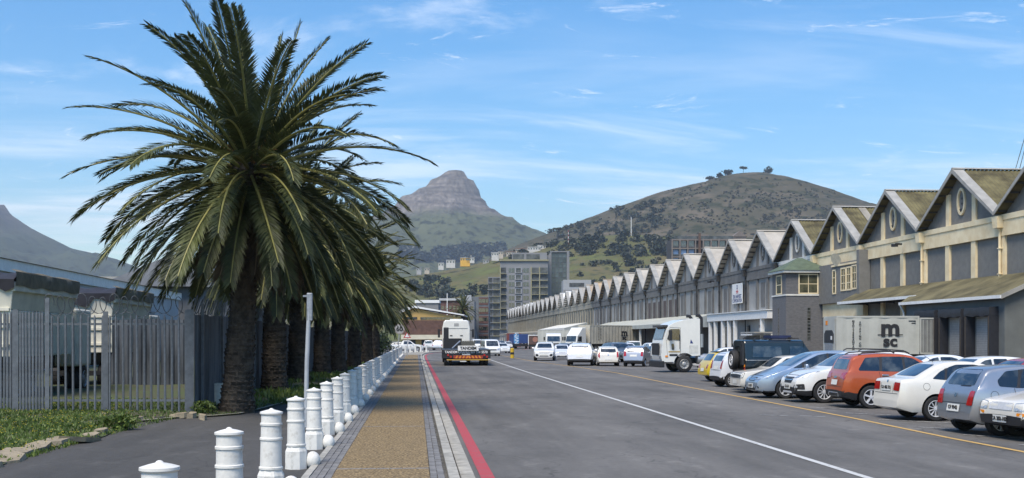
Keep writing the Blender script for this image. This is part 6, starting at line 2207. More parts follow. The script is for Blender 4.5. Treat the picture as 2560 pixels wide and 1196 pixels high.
CROSS = dict(L=4.28, W=1.78, r=.345, fa=.88, wb=2.555, gc=.22, rim='ten', clad=(.42, .36, .48), plan=(.26, .14, .75, .4), gap=.06,
    top=[(0, .50), (.02, .68), (.10, .82), (.45, .97), (.95, 1.06), (1.15, 1.10), (1.85, 1.55), (2.20, 1.635), (2.85, 1.655), (3.45, 1.61), (3.85, 1.52), (4.02, 1.28), (4.12, 1.06), (4.20, .95), (4.25, .70), (4.28, .52)],
    belt=[(0, .84), (1.1, 1.02), (3.2, 1.12), (4.3, 1.12)],
    win=[[(1.38, 1.10), (2.02, 1.49), (2.28, 1.54), (2.28, 1.10)], [(2.35, 1.10), (2.35, 1.545), (2.95, 1.53), (3.02, 1.13)], [(3.10, 1.14), (3.05, 1.51), (3.40, 1.46), (3.62, 1.22)]],
    ws=(1.14, .64, 1.52, .55), rw=(1.18, .60, 1.50, .52),
    tl=[[(.42, .92), (.76, .90), (.76, 1.14), (.52, 1.10)]], tls=[[(3.86, .94), (4.20, .90), (4.12, 1.12), (3.98, 1.12)]],
    hl=[[(.38, .76), (.80, .80), (.855, 1.0), (.52, .89)]], hls=[[(.06, .76), (.42, .84), (.74, 1.0), (.20, .92)]],
    plate_b=(0, .80, ''), plate_f=(0, .50, 'CA 614'), extra=[('F', [(-.30, .62), (.30, .62), (.38, .80), (-.38, .80)], BLACK, 'grille'), ('F', [(-.38, .70), (.38, .70), (.38, .73), (-.38, .73)], CHROME, 'grille_bar'),
           ('F', [(.50, .42), (.80, .42), (.80, .60), (.56, .56)], BLACK, 'fog_lamp_pod'), ('F', [(-.50, .42), (-.80, .42), (-.80, .60), (-.56, .56)], BLACK, 'fog_lamp_pod'), ('F', [(.60, .47), (.70, .47), (.70, .55), (.60, .55)], HEADLENS, 'fog_lamp'), ('F', [(-.60, .47), (-.70, .47), (-.70, .55), (-.60, .55)], HEADLENS, 'fog_lamp'),
           ('F', [(-.42, .30), (.42, .30), (.36, .36), (-.36, .36)], ALLOY, 'skid_plate')],
    seams=[[(1.34, 1.06), (1.34, .38)], [(2.315, 1.57), (2.315, .38)], [(3.08, 1.10), (3.0, .76), (2.86, .5)]], fseams=[[(-.70, .86), (.70, .86)]], handles=[(2.12, .98), (2.92, 1.02)], mirror=(1.52, 1.12), rails=[(2.1, 3.7, .60, 1.69, 1.63)])
MPV = dict(L=4.36, W=1.77, r=.315, fa=.92, wb=2.75, gc=.20, rim='five', plan=(.28, .14, .85, .4), gap=.05,
    top=[(0, .44), (.02, .58), (.12, .70), (.55, .86), (.90, .98), (1.08, 1.05), (1.95, 1.52), (2.35, 1.60), (3.0, 1.62), (3.6, 1.58), (4.0, 1.48), (4.18, 1.22), (4.26, 1.0), (4.33, .66), (4.36, .50)],
    belt=[(0, .76), (1.1, .98), (3.2, 1.04), (4.4, 1.04)],
    win=[[(1.18, 1.02), (1.52, 1.20), (1.52, 1.03)], [(1.58, 1.04), (1.58, 1.22), (2.12, 1.46), (2.42, 1.51), (2.42, 1.04)], [(2.49, 1.04), (2.49, 1.515), (3.12, 1.50), (3.20, 1.07)], [(3.27, 1.08), (3.20, 1.49), (3.62, 1.45), (3.86, 1.16)]],
    ws=(1.09, .66, 1.50, .54), rw=(1.12, .60, 1.46, .52),
    tl=[[(.50, .74), (.76, .74), (.76, 1.08), (.56, 1.04)]], tls=[[(4.05, .78), (4.28, .74), (4.22, 1.08), (4.10, 1.06)]],
    hl=[[(.36, .62), (.80, .68), (.845, .93), (.50, .82)]], hls=[[(.06, .62), (.48, .74), (.72, .92), (.20, .82)]],
    plate_b=(0, .70, ''), plate_f=(0, .42, 'CA 287'), extra=[('F', [(-.28, .58), (.28, .58), (.32, .70), (-.32, .70)], BLACK, 'grille'), ('F', [(-.30, .635), (.30, .635), (.30, .655), (-.30, .655)], CHROME, 'grille_bar'), ('F', [(-.5, .28), (.5, .28), (.44, .36), (-.44, .36)], BLACK, 'air_intake'), ('F', [(.52, .34), (.66, .34), (.66, .42), (.52, .42)], BLACK, 'fog_lamp'), ('F', [(-.52, .34), (-.66, .34), (-.66, .42), (-.52, .42)], BLACK, 'fog_lamp')],
    seams=[[(1.38, 1.0), (1.38, .32)], [(2.455, 1.53), (2.455, .32)]], fseams=[[(-.66, .76), (.66, .76)]], handles=[(2.26, .92), (3.06, .95)], mirror=(1.62, 1.08))
BOXY = dict(L=3.82, W=1.61, r=.29, fa=.78, wb=2.40, gc=.20, rim='steel', plan=(.10, .08, .35, .3), tum=.32, round=.06, gap=.05, clad_m=BLACK,
    top=[(0, .50), (.01, .66), (.05, .78), (.30, .82), (.95, .90), (1.12, .94), (1.62, 1.33), (1.90, 1.39), (2.6, 1.40), (3.2, 1.38), (3.36, 1.34), (3.60, .98), (3.70, .90), (3.80, .62), (3.82, .50)],
    belt=[(0, .74), (1.1, .90), (3.0, .92), (3.9, .90)],
    win=[[(1.32, .95), (1.74, 1.28), (2.10, 1.31), (2.10, .94)], [(2.17, .94), (2.17, 1.31), (2.66, 1.31), (2.74, .94)], [(2.82, .95), (2.76, 1.30), (3.06, 1.28), (3.24, .96)]],
    ws=(.97, .60, 1.30, .54), rw=(.99, .58, 1.30, .54), tl=[[(.42, .66), (.74, .66), (.74, .84), (.42, .84)]],
    hl=[[(.42, .58), (.74, .58), (.74, .74), (.42, .74)]], plate_b=(0, .56, ''), plate_f=(0, .42, ''), extra=[('F', [(-.76, .56), (.76, .56), (.76, .76), (-.76, .76)], BLACK, 'grille')],
    seams=[[(1.28, .9), (1.28, .3)], [(2.135, 1.34), (2.135, .3)]], handles=[(2.0, .80)], handle_m=BLACK, mirror=(1.40, .98))
CITY = dict(L=3.60, W=1.60, r=.285, fa=.72, wb=2.375, gc=.19, rim='twin', plan=(.24, .15, .6, .4), gap=.05, clad=(.30, .26, .40),
    top=[(0, .50), (.015, .64), (.08, .76), (.40, .88), (.75, .98), (.90, 1.02), (1.55, 1.43), (1.90, 1.51), (2.5, 1.52), (3.0, 1.48), (3.28, 1.42), (3.42, 1.18), (3.48, 1.02), (3.53, .80), (3.58, .56), (3.60, .46)],
    belt=[(0, .76), (.9, .98), (2.4, 1.05), (3.6, 1.10)],
    win=[[(1.10, 1.03), (1.68, 1.38), (1.92, 1.43), (1.92, 1.05)], [(1.99, 1.06), (1.99, 1.435), (2.52, 1.43), (2.66, 1.12)], [(2.74, 1.14), (2.66, 1.42), (2.92, 1.40), (3.06, 1.20)]],
    ws=(1.05, .58, 1.42, .50), rw=(1.08, .54, 1.40, .48), tl=[[(.52, .78), (.715, .74), (.70, 1.12), (.56, 1.10)]], tls=[[(3.26, .82), (3.52, .76), (3.46, 1.12), (3.32, 1.12)]],
    hl=[[(.34, .66), (.70, .68), (.70, .92), (.46, .82)]], hls=[[(.05, .68), (.44, .80), (.62, .98), (.14, .88)]], plate_b=(0, .80, ''), plate_f=(0, .42, ''),
    extra=[('B', [(-.62, .30), (.62, .30), (.6, .42), (-.6, .42)], BLACK, 'lower_bumper'), ('F', [(-.45, .50), (.45, .50), (.4, .62), (-.4, .62)], BLACK, 'grille')],
    seams=[[(1.05, 1.0), (1.05, .3)], [(1.955, 1.46), (1.955, .3)], [(2.72, 1.08), (2.60, .6)]], bseams=[[(-.58, .70), (.58, .70)]], handles=[(1.80, .92)], mirror=(1.16, 1.06))
BIGSUV = dict(L=4.85, W=1.96, r=.375, fa=.92, wb=2.90, gc=.24, rim='five', clad=(.40, .36, .46), plan=(.18, .14, .6, .45), gap=.06,
    top=[(0, .56), (.02, .76), (.08, .92), (.45, 1.02), (1.10, 1.10), (1.30, 1.14), (2.05, 1.60), (2.40, 1.69), (3.2, 1.71), (4.0, 1.66), (4.36, 1.58), (4.56, 1.30), (4.68, 1.08), (4.78, .90), (4.82, .66), (4.85, .52)],
    belt=[(0, .90), (1.2, 1.06), (3.5, 1.12), (4.9, 1.12)],
    win=[[(1.55, 1.14), (2.20, 1.55), (2.55, 1.60), (2.55, 1.13)], [(2.63, 1.13), (2.63, 1.605), (3.35, 1.59), (3.45, 1.15)], [(3.54, 1.16), (3.46, 1.58), (3.95, 1.54), (4.2, 1.22)]],
    ws=(1.18, .70, 1.58, .60), rw=(1.20, .66, 1.54, .58), tl=[[(.40, .92), (.84, .94), (.84, 1.06), (.40, 1.0)]], tls=[[(4.44, .94), (4.76, .92), (4.72, 1.08), (4.52, 1.06)]],
    hl=[[(.46, .78), (.88, .80), (.88, .95), (.50, .90)]], hls=[[(.05, .80), (.42, .86), (.52, .98), (.10, .92)]], plate_b=(0, .72, ''), plate_f=(0, .56, ''),
    extra=[('F', [(-.44, .72), (.44, .72), (.48, .90), (-.48, .90)], BLACK, 'grille'), ('F', [(.48, .42), (.86, .42), (.86, .66), (.56, .62)], BLACK, 'air_intake'), ('F', [(-.48, .42), (-.86, .42), (-.86, .66), (-.56, .62)], BLACK, 'air_intake'), ('F', [(-.44, .40), (.44, .40), (.40, .48), (-.40, .48)], BLACK, 'lower_grille'), ('B', [(-.40, .95), (.40, .95), (.40, .98), (-.40, .98)], REDLENS, 'light_bar')],
    mirror=(1.70, 1.16), handles=[(2.4, 1.0), (3.25, 1.02)], seams=[], rails=[(2.3, 4.0, .70, 1.74, 1.69)])
VAN = dict(L=4.84, W=1.88, r=.33, fa=.92, wb=2.95, gc=.2, rim='steel', plan=(.16, .06, .5, .25), tum=.16, gap=.05, round=.12,
    top=[(0, .55), (.02, .80), (.10, .98), (.35, 1.10), (.55, 1.18), (1.15, 1.78), (1.45, 1.93), (2.2, 1.98), (4.3, 1.97), (4.70, 1.90), (4.80, 1.4), (4.84, .6)],
    belt=[(0, .9), (.6, 1.10), (4.9, 1.14)], win=[[(.75, 1.18), (1.22, 1.68), (1.75, 1.74), (1.75, 1.14)], [(1.9, 1.14), (1.9, 1.74), (2.9, 1.74), (2.9, 1.14)], [(3.0, 1.14), (3.0, 1.74), (4.5, 1.74), (4.5, 1.14)]],
    ws=(1.16, .72, 1.78, .68), rw=(1.18, .66, 1.74, .66), tl=[[(.74, .8), (.88, .8), (.88, 1.3), (.74, 1.3)]], hl=[[(.46, .68), (.84, .70), (.84, .92), (.52, .88)]], plate_b=(0, .7, ''), plate_f=(0, .48, ''),
    extra=[('F', [(-.4, .66), (.4, .66), (.44, .80), (-.44, .80)], BLACK, 'grille'), ('F', [(-.9, .22), (.9, .22), (.9, .40), (-.9, .40)], BLACK, 'bumper')], mirror=(.85, 1.2), mirror_m=BLACK, seams=[])
PICK = dict(L=5.1, W=1.84, r=.37, fa=.95, wb=3.10, gc=.30, rim='six', plan=(.12, .05, .5, .25), gap=.07, round=.08,
    top=[(0, .62), (.02, .86), (.10, 1.0), (.60, 1.08), (1.25, 1.14), (1.40, 1.17), (2.0, 1.66), (2.3, 1.76), (3.2, 1.78), (3.5, 1.78), (4.9, 1.76), (5.02, 1.72), (5.06, 1.2), (5.1, .7)],
    belt=[(0, .98), (1.3, 1.10), (5.1, 1.12)], win=[[(1.62, 1.16), (2.12, 1.60), (2.45, 1.65), (2.45, 1.15)], [(2.52, 1.15), (2.52, 1.66), (3.15, 1.66), (3.22, 1.15)], [(3.5, 1.18), (3.5, 1.66), (4.8, 1.64), (4.8, 1.18)]],
    ws=(1.2, .68, 1.64, .60), rw=(1.2, .62, 1.62, .60), tl=[[(.72, .78), (.88, .78), (.88, 1.14), (.72, 1.14)]], hl=[[(.48, .80), (.86, .82), (.86, 1.0), (.52, .98)]], plate_b=(0, .72, ''), plate_f=(0, .55, ''),
    extra=[('F', [(-.42, .72), (.42, .72), (.46, .98), (-.46, .98)], BLACK, 'grille'), ('B', [(-.8, .46), (.8, .46), (.8, .58), (-.8, .58)], CHROME, 'bumper')], mirror=(1.7, 1.2), seams=[])
DCAB = dict(PICK, top=[(0, .62), (.02, .86), (.10, 1.0), (.60, 1.08), (1.25, 1.14), (1.40, 1.17), (2.0, 1.66), (2.3, 1.76), (3.0, 1.77), (3.35, 1.72), (3.60, 1.20), (3.66, 1.14), (5.0, 1.13), (5.06, 1.0), (5.1, .7)],
    win=PICK['win'][:2], rw=(1.2, .6, 1.62, .55))
SMALLPICK = dict(L=4.3, W=1.62, r=.30, fa=.78, wb=2.60, gc=.24, rim='steel', plan=(.10, .04, .35, .2), gap=.06, clad=(.46, .30, .34), round=.06,
    top=[(0, .50), (.015, .66), (.06, .78), (.40, .86), (1.0, .95), (1.12, .98), (1.65, 1.38), (1.9, 1.44), (2.35, 1.44), (2.5, 1.40), (2.62, 1.0), (2.7, .94), (4.2, .92), (4.28, .7), (4.3, .5)],
    belt=[(0, .80), (1.1, .92), (4.3, .90)], win=[[(1.32, .98), (1.76, 1.34), (2.3, 1.36), (2.36, .96)]], ws=(1.0, .6, 1.35, .54),
    hl=[[(.46, .60), (.76, .60), (.76, .76), (.46, .74)]], plate_f=(0, .42, 'CA 202-102'), plate_size=(.24, .07),
    extra=[('F', [(-.40, .60), (.40, .60), (.40, .74), (-.40, .74)], ALLOY, 'grille'), ('F', [(.56, .50), (.76, .50), (.76, .56), (.56, .56)], AMBER, 'indicator'), ('F', [(-.56, .50), (-.76, .50), (-.76, .56), (-.56, .56)], AMBER, 'indicator')],
    hls=[[(.02, .60), (.16, .60), (.18, .76), (.06, .76)]], seams=[[(1.26, .92), (1.26, .3)], [(2.46, 1.36), (2.46, .3)]], handles=[(2.3, .84)], mirror=(1.4, 1.0), mirror_m=BLACK)

PW = paint('white', (0.70, 0.70, 0.68)); PW2 = paint('cool_white', (0.66, 0.68, 0.71)); PCR = paint('cream_white', (0.68, 0.655, 0.59))
PS = paint('silver', (0.42, 0.43, 0.45), .75, .34); PO = paint('orange', (0.42, 0.085, 0.022), .15); PB = paint('ice_blue', (0.36, 0.44, 0.54), .55, .3)
PY = paint('yellow', (0.62, 0.44, 0.02)); PR = paint('red', (0.30, 0.03, 0.025)); PN = paint('dark_teal', (0.012, 0.020, 0.024), .2); PG = paint('mid_grey', (0.20, 0.21, 0.22), .6)
ROWG = 'cars parked in the near row facing the road'
make_car('parked_car', HATCH, PS, 'silver hatchback parked tail out beside the white sedan', place(HATCH, R(2), 'RR', 2500, 1090), R(2), group=ROWG)
make_car('parked_car', SEDAN, PCR, 'cream white saloon with square twin tail lights, tail towards the road', place(SEDAN, R(1), 'RR', 2336.5, 1053), R(1), group=ROWG)
make_car('parked_car', SUV, PO, 'burnt orange compact four wheel drive with black roof rails, tail out', place(SUV, R(-2), 'RR', 2176, 1022), R(-2), group=ROWG)
make_car('parked_car', CROSS, PW, 'white crossover with black grille and alloy wheels, nose to the road', place(CROSS, R(182), 'FL', 2059, 1008), R(182), group=ROWG)
make_car('parked_car', MPV, PB, 'pale blue people carrier, nose to the road, left of the white crossover', place(MPV, R(182), 'FL', 1962, 997), R(182), group=ROWG)
make_car('parked_car', BOXY, PCR, 'old boxy white hatchback with black grille peeping out left of the pale blue car', place(BOXY, R(180), 'FL', 1903, 984), R(180), group=ROWG)
make_car('parked_car', dict(CITY, rim='ten'), PW2, 'small white city car with tall red tail lights left of the dark four wheel drive', place(CITY, R(4), 'RR', 1829, 969), R(4), group=ROWG)
ypos = place(BOXY, R(0), 'RR', 1797, 955)
yc = make_car('parked_car', dict(BOXY, tl=[[(.50, .62), (.70, .62), (.70, .80), (.50, .80)]]), PY, 'yellow hatchback with black roof at the left end of the near row', ypos, R(3), group=ROWG)
q = MB(); q.bb(-1.35, .35, -.54, .54, 1.385, 1.42); bevel(q.build('black_roof', BLACK, yc), .03)
make_car('parked_pickup', SMALLPICK, PCR, 'cream white small pickup with black bumper cut by the right picture edge', place(SMALLPICK, R(184), 'FL', 2645, 1106), R(184), 'pickup', ROWG)

# second row: roofs seen over the near row
R2 = 'cars parked in the second row'
def road_at(sp, m, label, px, d, rz):
    p = at(px, 0, d); p.z = 0
    return make_car('parked_car', sp, m, label, p, R(rz), 'car', R2, False)


road_at(HATCH, PW, 'white hatchback whose roof shows between orange car and loading dock', 2432, 37, 183)
road_at(SEDAN, PW2, 'white saloon roof directly behind the roof of the orange car', 2318, 41, 181)
road_at(SEDAN, PR, 'dark red car of which only the roof shows above the silver hatchback', 2560, 33.5, 182)
road_at(HATCH, PW, 'white car behind the yellow hatchback beside the truck cab', 1802, 76, 178)

# ---- cars in the middle distance
MG = 'cars standing in the middle of the yard'
def road_car(sp, m, label, px, py, rz, name='parked_car', cat='car', group=MG, detail=False):
    return make_car(name, sp, m, label, gnd(px, py), R(rz), cat, group, detail)


road_car(BIGSUV, PW, 'big white four wheel drive facing the camera at the left of the parked group', 1362, 901.5, -98)
road_car(HATCH, PW2, 'pale hatchback facing the camera just right of the big white four wheel drive', 1404, 898, -95)
road_car(BIGSUV, PW2, 'white four wheel drive seen from behind with wide dark rear window', 1454, 913.5, 78)
road_car(dict(HATCH, tl=[[(.62, .60), (.76, .60), (.72, 1.05), (.62, 1.05)]], tls=[[(3.70, .62), (3.86, .62), (3.80, 1.0), (3.72, 1.0)]]), PCR, 'cream white hatchback with tall narrow tail lights seen from behind', 1517, 914.5, 84)
road_car(CITY, PS, 'silver city car seen from behind closest to the white truck cab', 1597, 916, 66)
road_car(BIGSUV, PG, 'dark grey four wheel drive half hidden behind the cream hatchback', 1546, 905, -80)
road_car(CROSS, PW2, 'white crossover facing the camera between the cream hatchback and the silver city car', 1566, 899, -85)
road_car(PICK, PW, 'white canopied pickup behind the silver city car in front of the container', 1580, 888, 88, 'parked_pickup', 'pickup')
road_car(CROSS, PW, 'white crossover half hidden between silver city car and truck cab', 1638, 900, -85)
road_car(SEDAN, PG, 'grey saloon nose peeping out left of the truck bumper', 1650, 908, -80)
road_car(HATCH, PG, 'dark hatchback in front of the white cabover truck', 1412, 886, -90)
road_car(VAN, PW, 'white panel van driving towards the camera beside the crane trailer', 1226, 890, -86, 'van', 'van', 'oncoming traffic')
road_car(VAN, PW2, 'taller white minibus following the white panel van', 1218, 878.5, -86, 'minibus', 'van', 'oncoming traffic')
road_car(SEDAN, PW, 'white saloon driving towards the camera left of the striped bollard', 1256, 883, -84, 'saloon_car', 'car', 'oncoming traffic')
FP = 'far cars parked at the end of the road'
far_lab = ['first', 'second', 'third', 'fourth', 'fifth', 'sixth']
for k, (px, py, sp, m) in enumerate(((1243, 872.5, HATCH, PW), (1252, 871.5, CROSS, PG), (1262, 871, SEDAN, PS), (1271, 872, HATCH, PW2), (1280, 871.5, CROSS, PW), (1236, 874, SEDAN, PG))):
    road_car(sp, m, 'tiny far parked car at the road end, %s from the minibus' % far_lab[(k + 1) % 6], px, py, -88, 'far_car', 'car', FP)
road_car(DCAB, PW, 'white double cab pickup seen from the side behind the bend bollards', 1019, 879, 0, 'parked_pickup', 'pickup', 'pickups parked by the yellow hall')
road_car(PICK, PW, 'white canopied pickup seen from behind in front of the yellow hall', 1073, 875, 86, 'parked_pickup', 'pickup', 'pickups parked by the yellow hall')
road_car(DCAB, PW2, 'white double cab pickup right of the canopied one by the yellow hall', 1096, 875.5, 84, 'parked_pickup', 'pickup', 'pickups parked by the yellow hall')
road_car(HATCH, PG, 'grey car at the left end of the parked pickups under the palm leaves', 988, 876, 170, 'parked_car', 'car', 'pickups parked by the yellow hall')
road_car(VAN, PW, 'white van behind the crane cab by the yellow hall', 1192, 876, -88, 'van', 'van', 'oncoming traffic')

# ================================================================== dark four wheel drive with spare wheel
dp = gnd(1880, 978)
DX, DYY = dp.x + 1.72, dp.y + .75
df = thing('four_wheel_drive', 'dark teal boxy four wheel drive with spare wheel on its rear door', 'car', (DX, DYY, 0), R(2), ROWG)
q = MB()
sec = [(-.80, .62), (-.86, .95), (-.86, 1.18), (-.83, 1.24), (-.72, 1.84), (-.66, 1.93), (-.5, 1.965), (.5, 1.965), (.66, 1.93), (.72, 1.84), (.83, 1.24), (.86, 1.18), (.86, .95), (.80, .62)]
xs = [(-2.05, 1.0), (.30, 1.0)]
vs = [(x, y, z) for x, _ in xs for y, z in sec]; n = len(sec)
q.add(vs, [(k, (k + 1) % n, n + (k + 1) % n, n + k) for k in range(n)] + [tuple(range(n))[::-1], tuple(range(n, 2 * n))])
bevel(q.build('body', PN, df), .03, 2)
q = MB(); q.add([(.302, -.72, 1.84), (.302, .72, 1.84), (.302, .66, 1.93), (.302, -.66, 1.93), (.72, -.82, 1.22), (.72, .82, 1.22), (.302, -.83, 1.22), (.302, .83, 1.22), (.302, -.86, .62), (.302, .86, .62), (.72, -.86, .62), (.72, .86, .62)], [(0, 1, 2, 3), (0, 4, 5, 1), (0, 6, 4), (1, 5, 7), (3, 2, 1, 0), (6, 8, 10, 4), (7, 5, 11, 9), (8, 9, 11, 10)]); q.build('windscreen_frame', PN, df)
q = MB(); q.add([(.34, -.66, 1.80), (.34, .66, 1.80), (.70, .74, 1.27), (.70, -.74, 1.27)], [(0, 1, 2, 3)]); q.v = [(x + .012, y, z + .008) for x, y, z in q.v]; q.build('windscreen', GLASS, df)
q = MB(); q.bb(.70, 2.02, -.68, .68, .70, 1.20); bevel(q.build('bonnet', PN, df), .05, 3)
for s in (-1, 1):
    q = MB(); q.bb(.90, 1.98, min(s * .69, s * .88), max(s * .69, s * .88), .62, 1.10); bevel(q.build('wing', PN, df), .05, 3)
    # tumblehome side windows
    for (x0, x1, x2, x3, nm) in ((-1.78, -.58, -.62, -1.74, 'window'), (-.30, .28, .12, -.28, 'window'), ):
        yb, yt = .832, .748
        q = MB(); q.add([(x0, s * (yb - .005), 1.30), (x1 + (.34 if x1 > 0 else 0), s * (yb - .005), 1.30), (x2 + (.12 if x1 > 0 else 0), s * (yt + .002), 1.72), (x3, s * (yt + .002), 1.72)], [(0, 1, 2, 3)])
        q.v = [(x, y + s * .014, z) for x, y, z in q.v]; q.build(nm, GLASS, df)
    q = MB(); q.bb(-2.0, .68, min(s * .862, s * .875), max(s * .862, s * .875), 1.17, 1.20); q.build('waist_trim', GALV, df)
    for x in (-.45, ): 
        q = MB(); q.bb(x - .006, x + .006, min(s * .861, s * .868), max(s * .861, s * .868), .64, 1.2); q.build('door_seam', BLACK, df)
    q = MB(); q.tube([(-1.65, s * .70, 1.98), (-1.65, s * .70, 2.03), (.1, s * .70, 2.03), (.1, s * .70, 1.98)], .022, 6); q.build('roof_rail', BLACK, df)
    for x in (-1.32, 1.38):
        q = MB(); a = []
        for k in range(13):
            w = PI * k / 12; a.append((x + .50 * math.cos(w), 0, .42 + .47 * math.sin(w)))
        b = [(x + .40 * math.cos(PI * k / 12), 0, .42 + .38 * math.sin(PI * k / 12)) for k in range(13)]
        q.add([(p[0], s * .865, p[2]) for p in a] + [(p[0], s * .865, p[2]) for p in b] + [(p[0], s * .93, p[2]) for p in a] + [(p[0], s * .93, p[2]) for p in b],
              [(26 + k, 27 + k, 40 + k, 39 + k) for k in range(12)] + [(k, k + 1, 27 + k, 26 + k) for k in range(12)] + [(13 + k, 39 + k, 40 + k, 14 + k) for k in range(12)]); q.build('arch_flare', PN, df)
        q = MB(); q.lathe([(.43, min(s * .60, s * .868)), (.43, max(s * .60, s * .868))], 24, 'Y', (x, 0, .43)); q.build('wheel_well', BLACK, df)
        w = link('wheel', tyre_mesh(.385, .25), df, (x, s * .76, .385), 0 if s < 0 else PI); link('rim', rim_mesh(.22, .25, 'six'), w)
    q = MB(); q.bb(-2.075, -2.052, min(s * .66, s * .78), max(s * .66, s * .78), .78, .90); q.build('tail_light', REDLENS, df)
    q = MB(); q.bb(-2.075, -2.052, min(s * .66, s * .78), max(s * .66, s * .78), .92, 1.02); q.build('indicator', AMBER, df)
w = link('spare_wheel', tyre_mesh(.385, .25), df, (-2.22, .10, 1.18), R(-90)); link('rim', rim_mesh(.22, .25, 'six'), w)
q = MB(); q.bb(-2.068, -2.053, -.45, .45, 1.32, 1.72); q.build('rear_window', GLASS, df)
q = MB(); q.bb(-2.25, -2.08, -.83, .83, .50, .64); q.build('bumper', BLACK, df)
q = MB(); q.bb(-2.16, -2.06, -.75, -.5, 1.0, 1.9); q.build('ladder', BLACK, df)
q = MB(); q.bb(-1.9, 1.95, -.5, .5, .48, .62); q.build('chassis', BLACK, df)
q = MB(); q.bb(-.9, -.1, -.45, .45, 2.0, 2.14); q.build('roof_load', mat('navy_cover', (.012, .02, .07), .7), df)
for x in (-1.55, -.2):
    q = MB(); q.bb(x - .04, x + .04, -.74, .74, 2.03, 2.07); q.build('roof_bar', BLACK, df)
# ================================================================== trucks and containers
TW = paint('truck_white', (0.70, 0.70, 0.66), 0, .4)
CTR = mat('container_grey_white', (0.42, 0.425, 0.385), .65, 0, var=.10, sc=.8, det=8)
CTB = mat('container_beige', (0.47, 0.44, 0.36), .65, 0, var=.12, sc=.8, det=8)
STEEL = mat('steel_tank', (0.45, 0.46, 0.47), .35, .6, var=.1, sc=3)


def logo(parent, x, y, z, s, n=(0, -1, 0)):
    """wide m over sc, standing in the plane y = const, reading along +x (or -x)"""
    xd = (1, 0, 0) if n[1] < 0 else (-1, 0, 0)
    off = y + n[1] * .012
    lettering('m', 1.55 * s, INK, (x, off, z + .42 * s), xd, (0, 0, 1), parent, 'logo_letters', .06 * s, 1.1)
    lettering('sc', 1.02 * s, INK, (x, off, z - .44 * s), xd, (0, 0, 1), parent, 'logo_letters', .04 * s, 1.15)
    q = MB(); q.bb(x - .86 * s, x + .86 * s, min(off, off + n[1] * .006), max(off, off + n[1] * .006), z - .02 * s, z + .035 * s); q.build('logo_wave', INK, parent)


def container(parent, x0, x1, y0, y1, z0, z1, m, ribs, reefer_end=None):
    """corrugated box; ribs: spacing of the side corrugation"""
    c = MB()
    n = int((x1 - x0 - .2) / ribs) * 2
    for yy, s in ((y0, -1), (y1, 1)):
        vs = []
        for i in range(n + 1):
            x = x0 + .1 + (x1 - x0 - .2) * i / n
            d = .018 if (i % 4) in (0, 1) else -.012
            vs += [(x, yy + s * d, z0 + .15), (x, yy + s * d, z1 - .12)]
        c.add(vs, [(2 * i, 2 * i + 2, 2 * i + 3, 2 * i + 1) for i in range(n)])
    c.bb(x0 + .02, x1 - .02, y0 + .03, y1 - .03, z0 + .02, z1 - .02)
    body = c.build('box', m, parent, fix=False)
    for (a0, a1, b0, b1, c0, c1) in ((x0, x1, y0 - .03, y0 + .06, z0, z0 + .15), (x0, x1, y1 - .06, y1 + .03, z0, z0 + .15), (x0, x1, y0 - .03, y0 + .06, z1 - .12, z1), (x0, x1, y1 - .06, y1 + .03, z1 - .12, z1),
                                     (x0 - .02, x0 + .1, y0 - .035, y0 + .07, z0 + .151, z1 - .121), (x0 - .02, x0 + .1, y1 - .07, y1 + .035, z0 + .151, z1 - .121), (x1 - .1, x1 + .02, y0 - .035, y0 + .07, z0 + .151, z1 - .121), (x1 - .1, x1 + .02, y1 - .07, y1 + .035, z0 + .151, z1 - .121)):
        q = MB(); q.bb(a0, a1, b0, b1, c0, c1); q.build('frame_bar', m, parent)
    return body


# ---- reefer container backed on to the dock
rc = thing('reefer_container', 'grey white refrigerated container lettered MSC backed up to the loading dock', 'container', (28.2, 76.0, 0))
container(rc, 0, 5.75, 0, 2.44, .98, 3.56, CTR, .6)
logo(rc, 3.72, -.03, 2.28, 1.02)
for i, ch in enumerate('MEDITERRANEAN'):
    lettering(ch, .175, INK, (1.15, -.045, 3.20 - i * .158), (1, 0, 0), (0, 0, 1), rc, 'side_lettering', .006, 1.25)
for i, ch in enumerate('SHIPPING CO'):
    if ch != ' ': lettering(ch, .175, INK, (1.62, -.045, 3.12 - i * .158), (1, 0, 0), (0, 0, 1), rc, 'side_lettering', .006, 1.25)
q = MB(); q.bb(5.0, 5.5, -.035, -.031, 3.18, 3.25); q.bb(5.2, 5.5, -.035, -.031, 3.04, 3.10); q.build('number_mark', INK, rc)
q = MB(); q.bb(-.06, -.02, .12, 2.32, 1.10, 3.44); q.build('end_panel', CTR, rc)
q = MB(); q.prism([(-.10, .35, 1.75), (-.10, 2.1, 1.75), (-.10, 2.1, 2.35), (-.10, 1.8, 2.6), (-.10, .65, 2.6), (-.10, .35, 2.35)], (.05, 0, 0)); q.build('cooling_unit', BLACK, rc)
q = MB(); q.bb(-.09, -.062, .45, 2.0, 1.25, 1.7); q.build('compressor_grille', GALV, rc)
q = MB(); q.bb(-.075, -.062, 1.5, 1.9, 2.95, 3.25); q.build('warning_sticker', AMBER, rc)
q = MB(); q.bb(-.12, -.102, .55, .8, 1.95, 2.2); q.build('control_box', WHITEP, rc)
dl = MB(); dl.bb(5.78, 7.0, -.10, -.05, 1.0, 3.42); dl_o = dl.build('door_leaf', mat('door_grey', (.17, .175, .17), .6, 0, var=.15, sc=2), rc)
for (a, b, c, d) in ((5.77, 7.02, 3.35, 3.44), (5.77, 7.02, .99, 1.08), (5.77, 5.84, 1.081, 3.349), (6.95, 7.02, 1.081, 3.349)):
    q = MB(); q.bb(a, b, -.13, -.101, c, d); q.build('door_frame', CTR, dl_o)
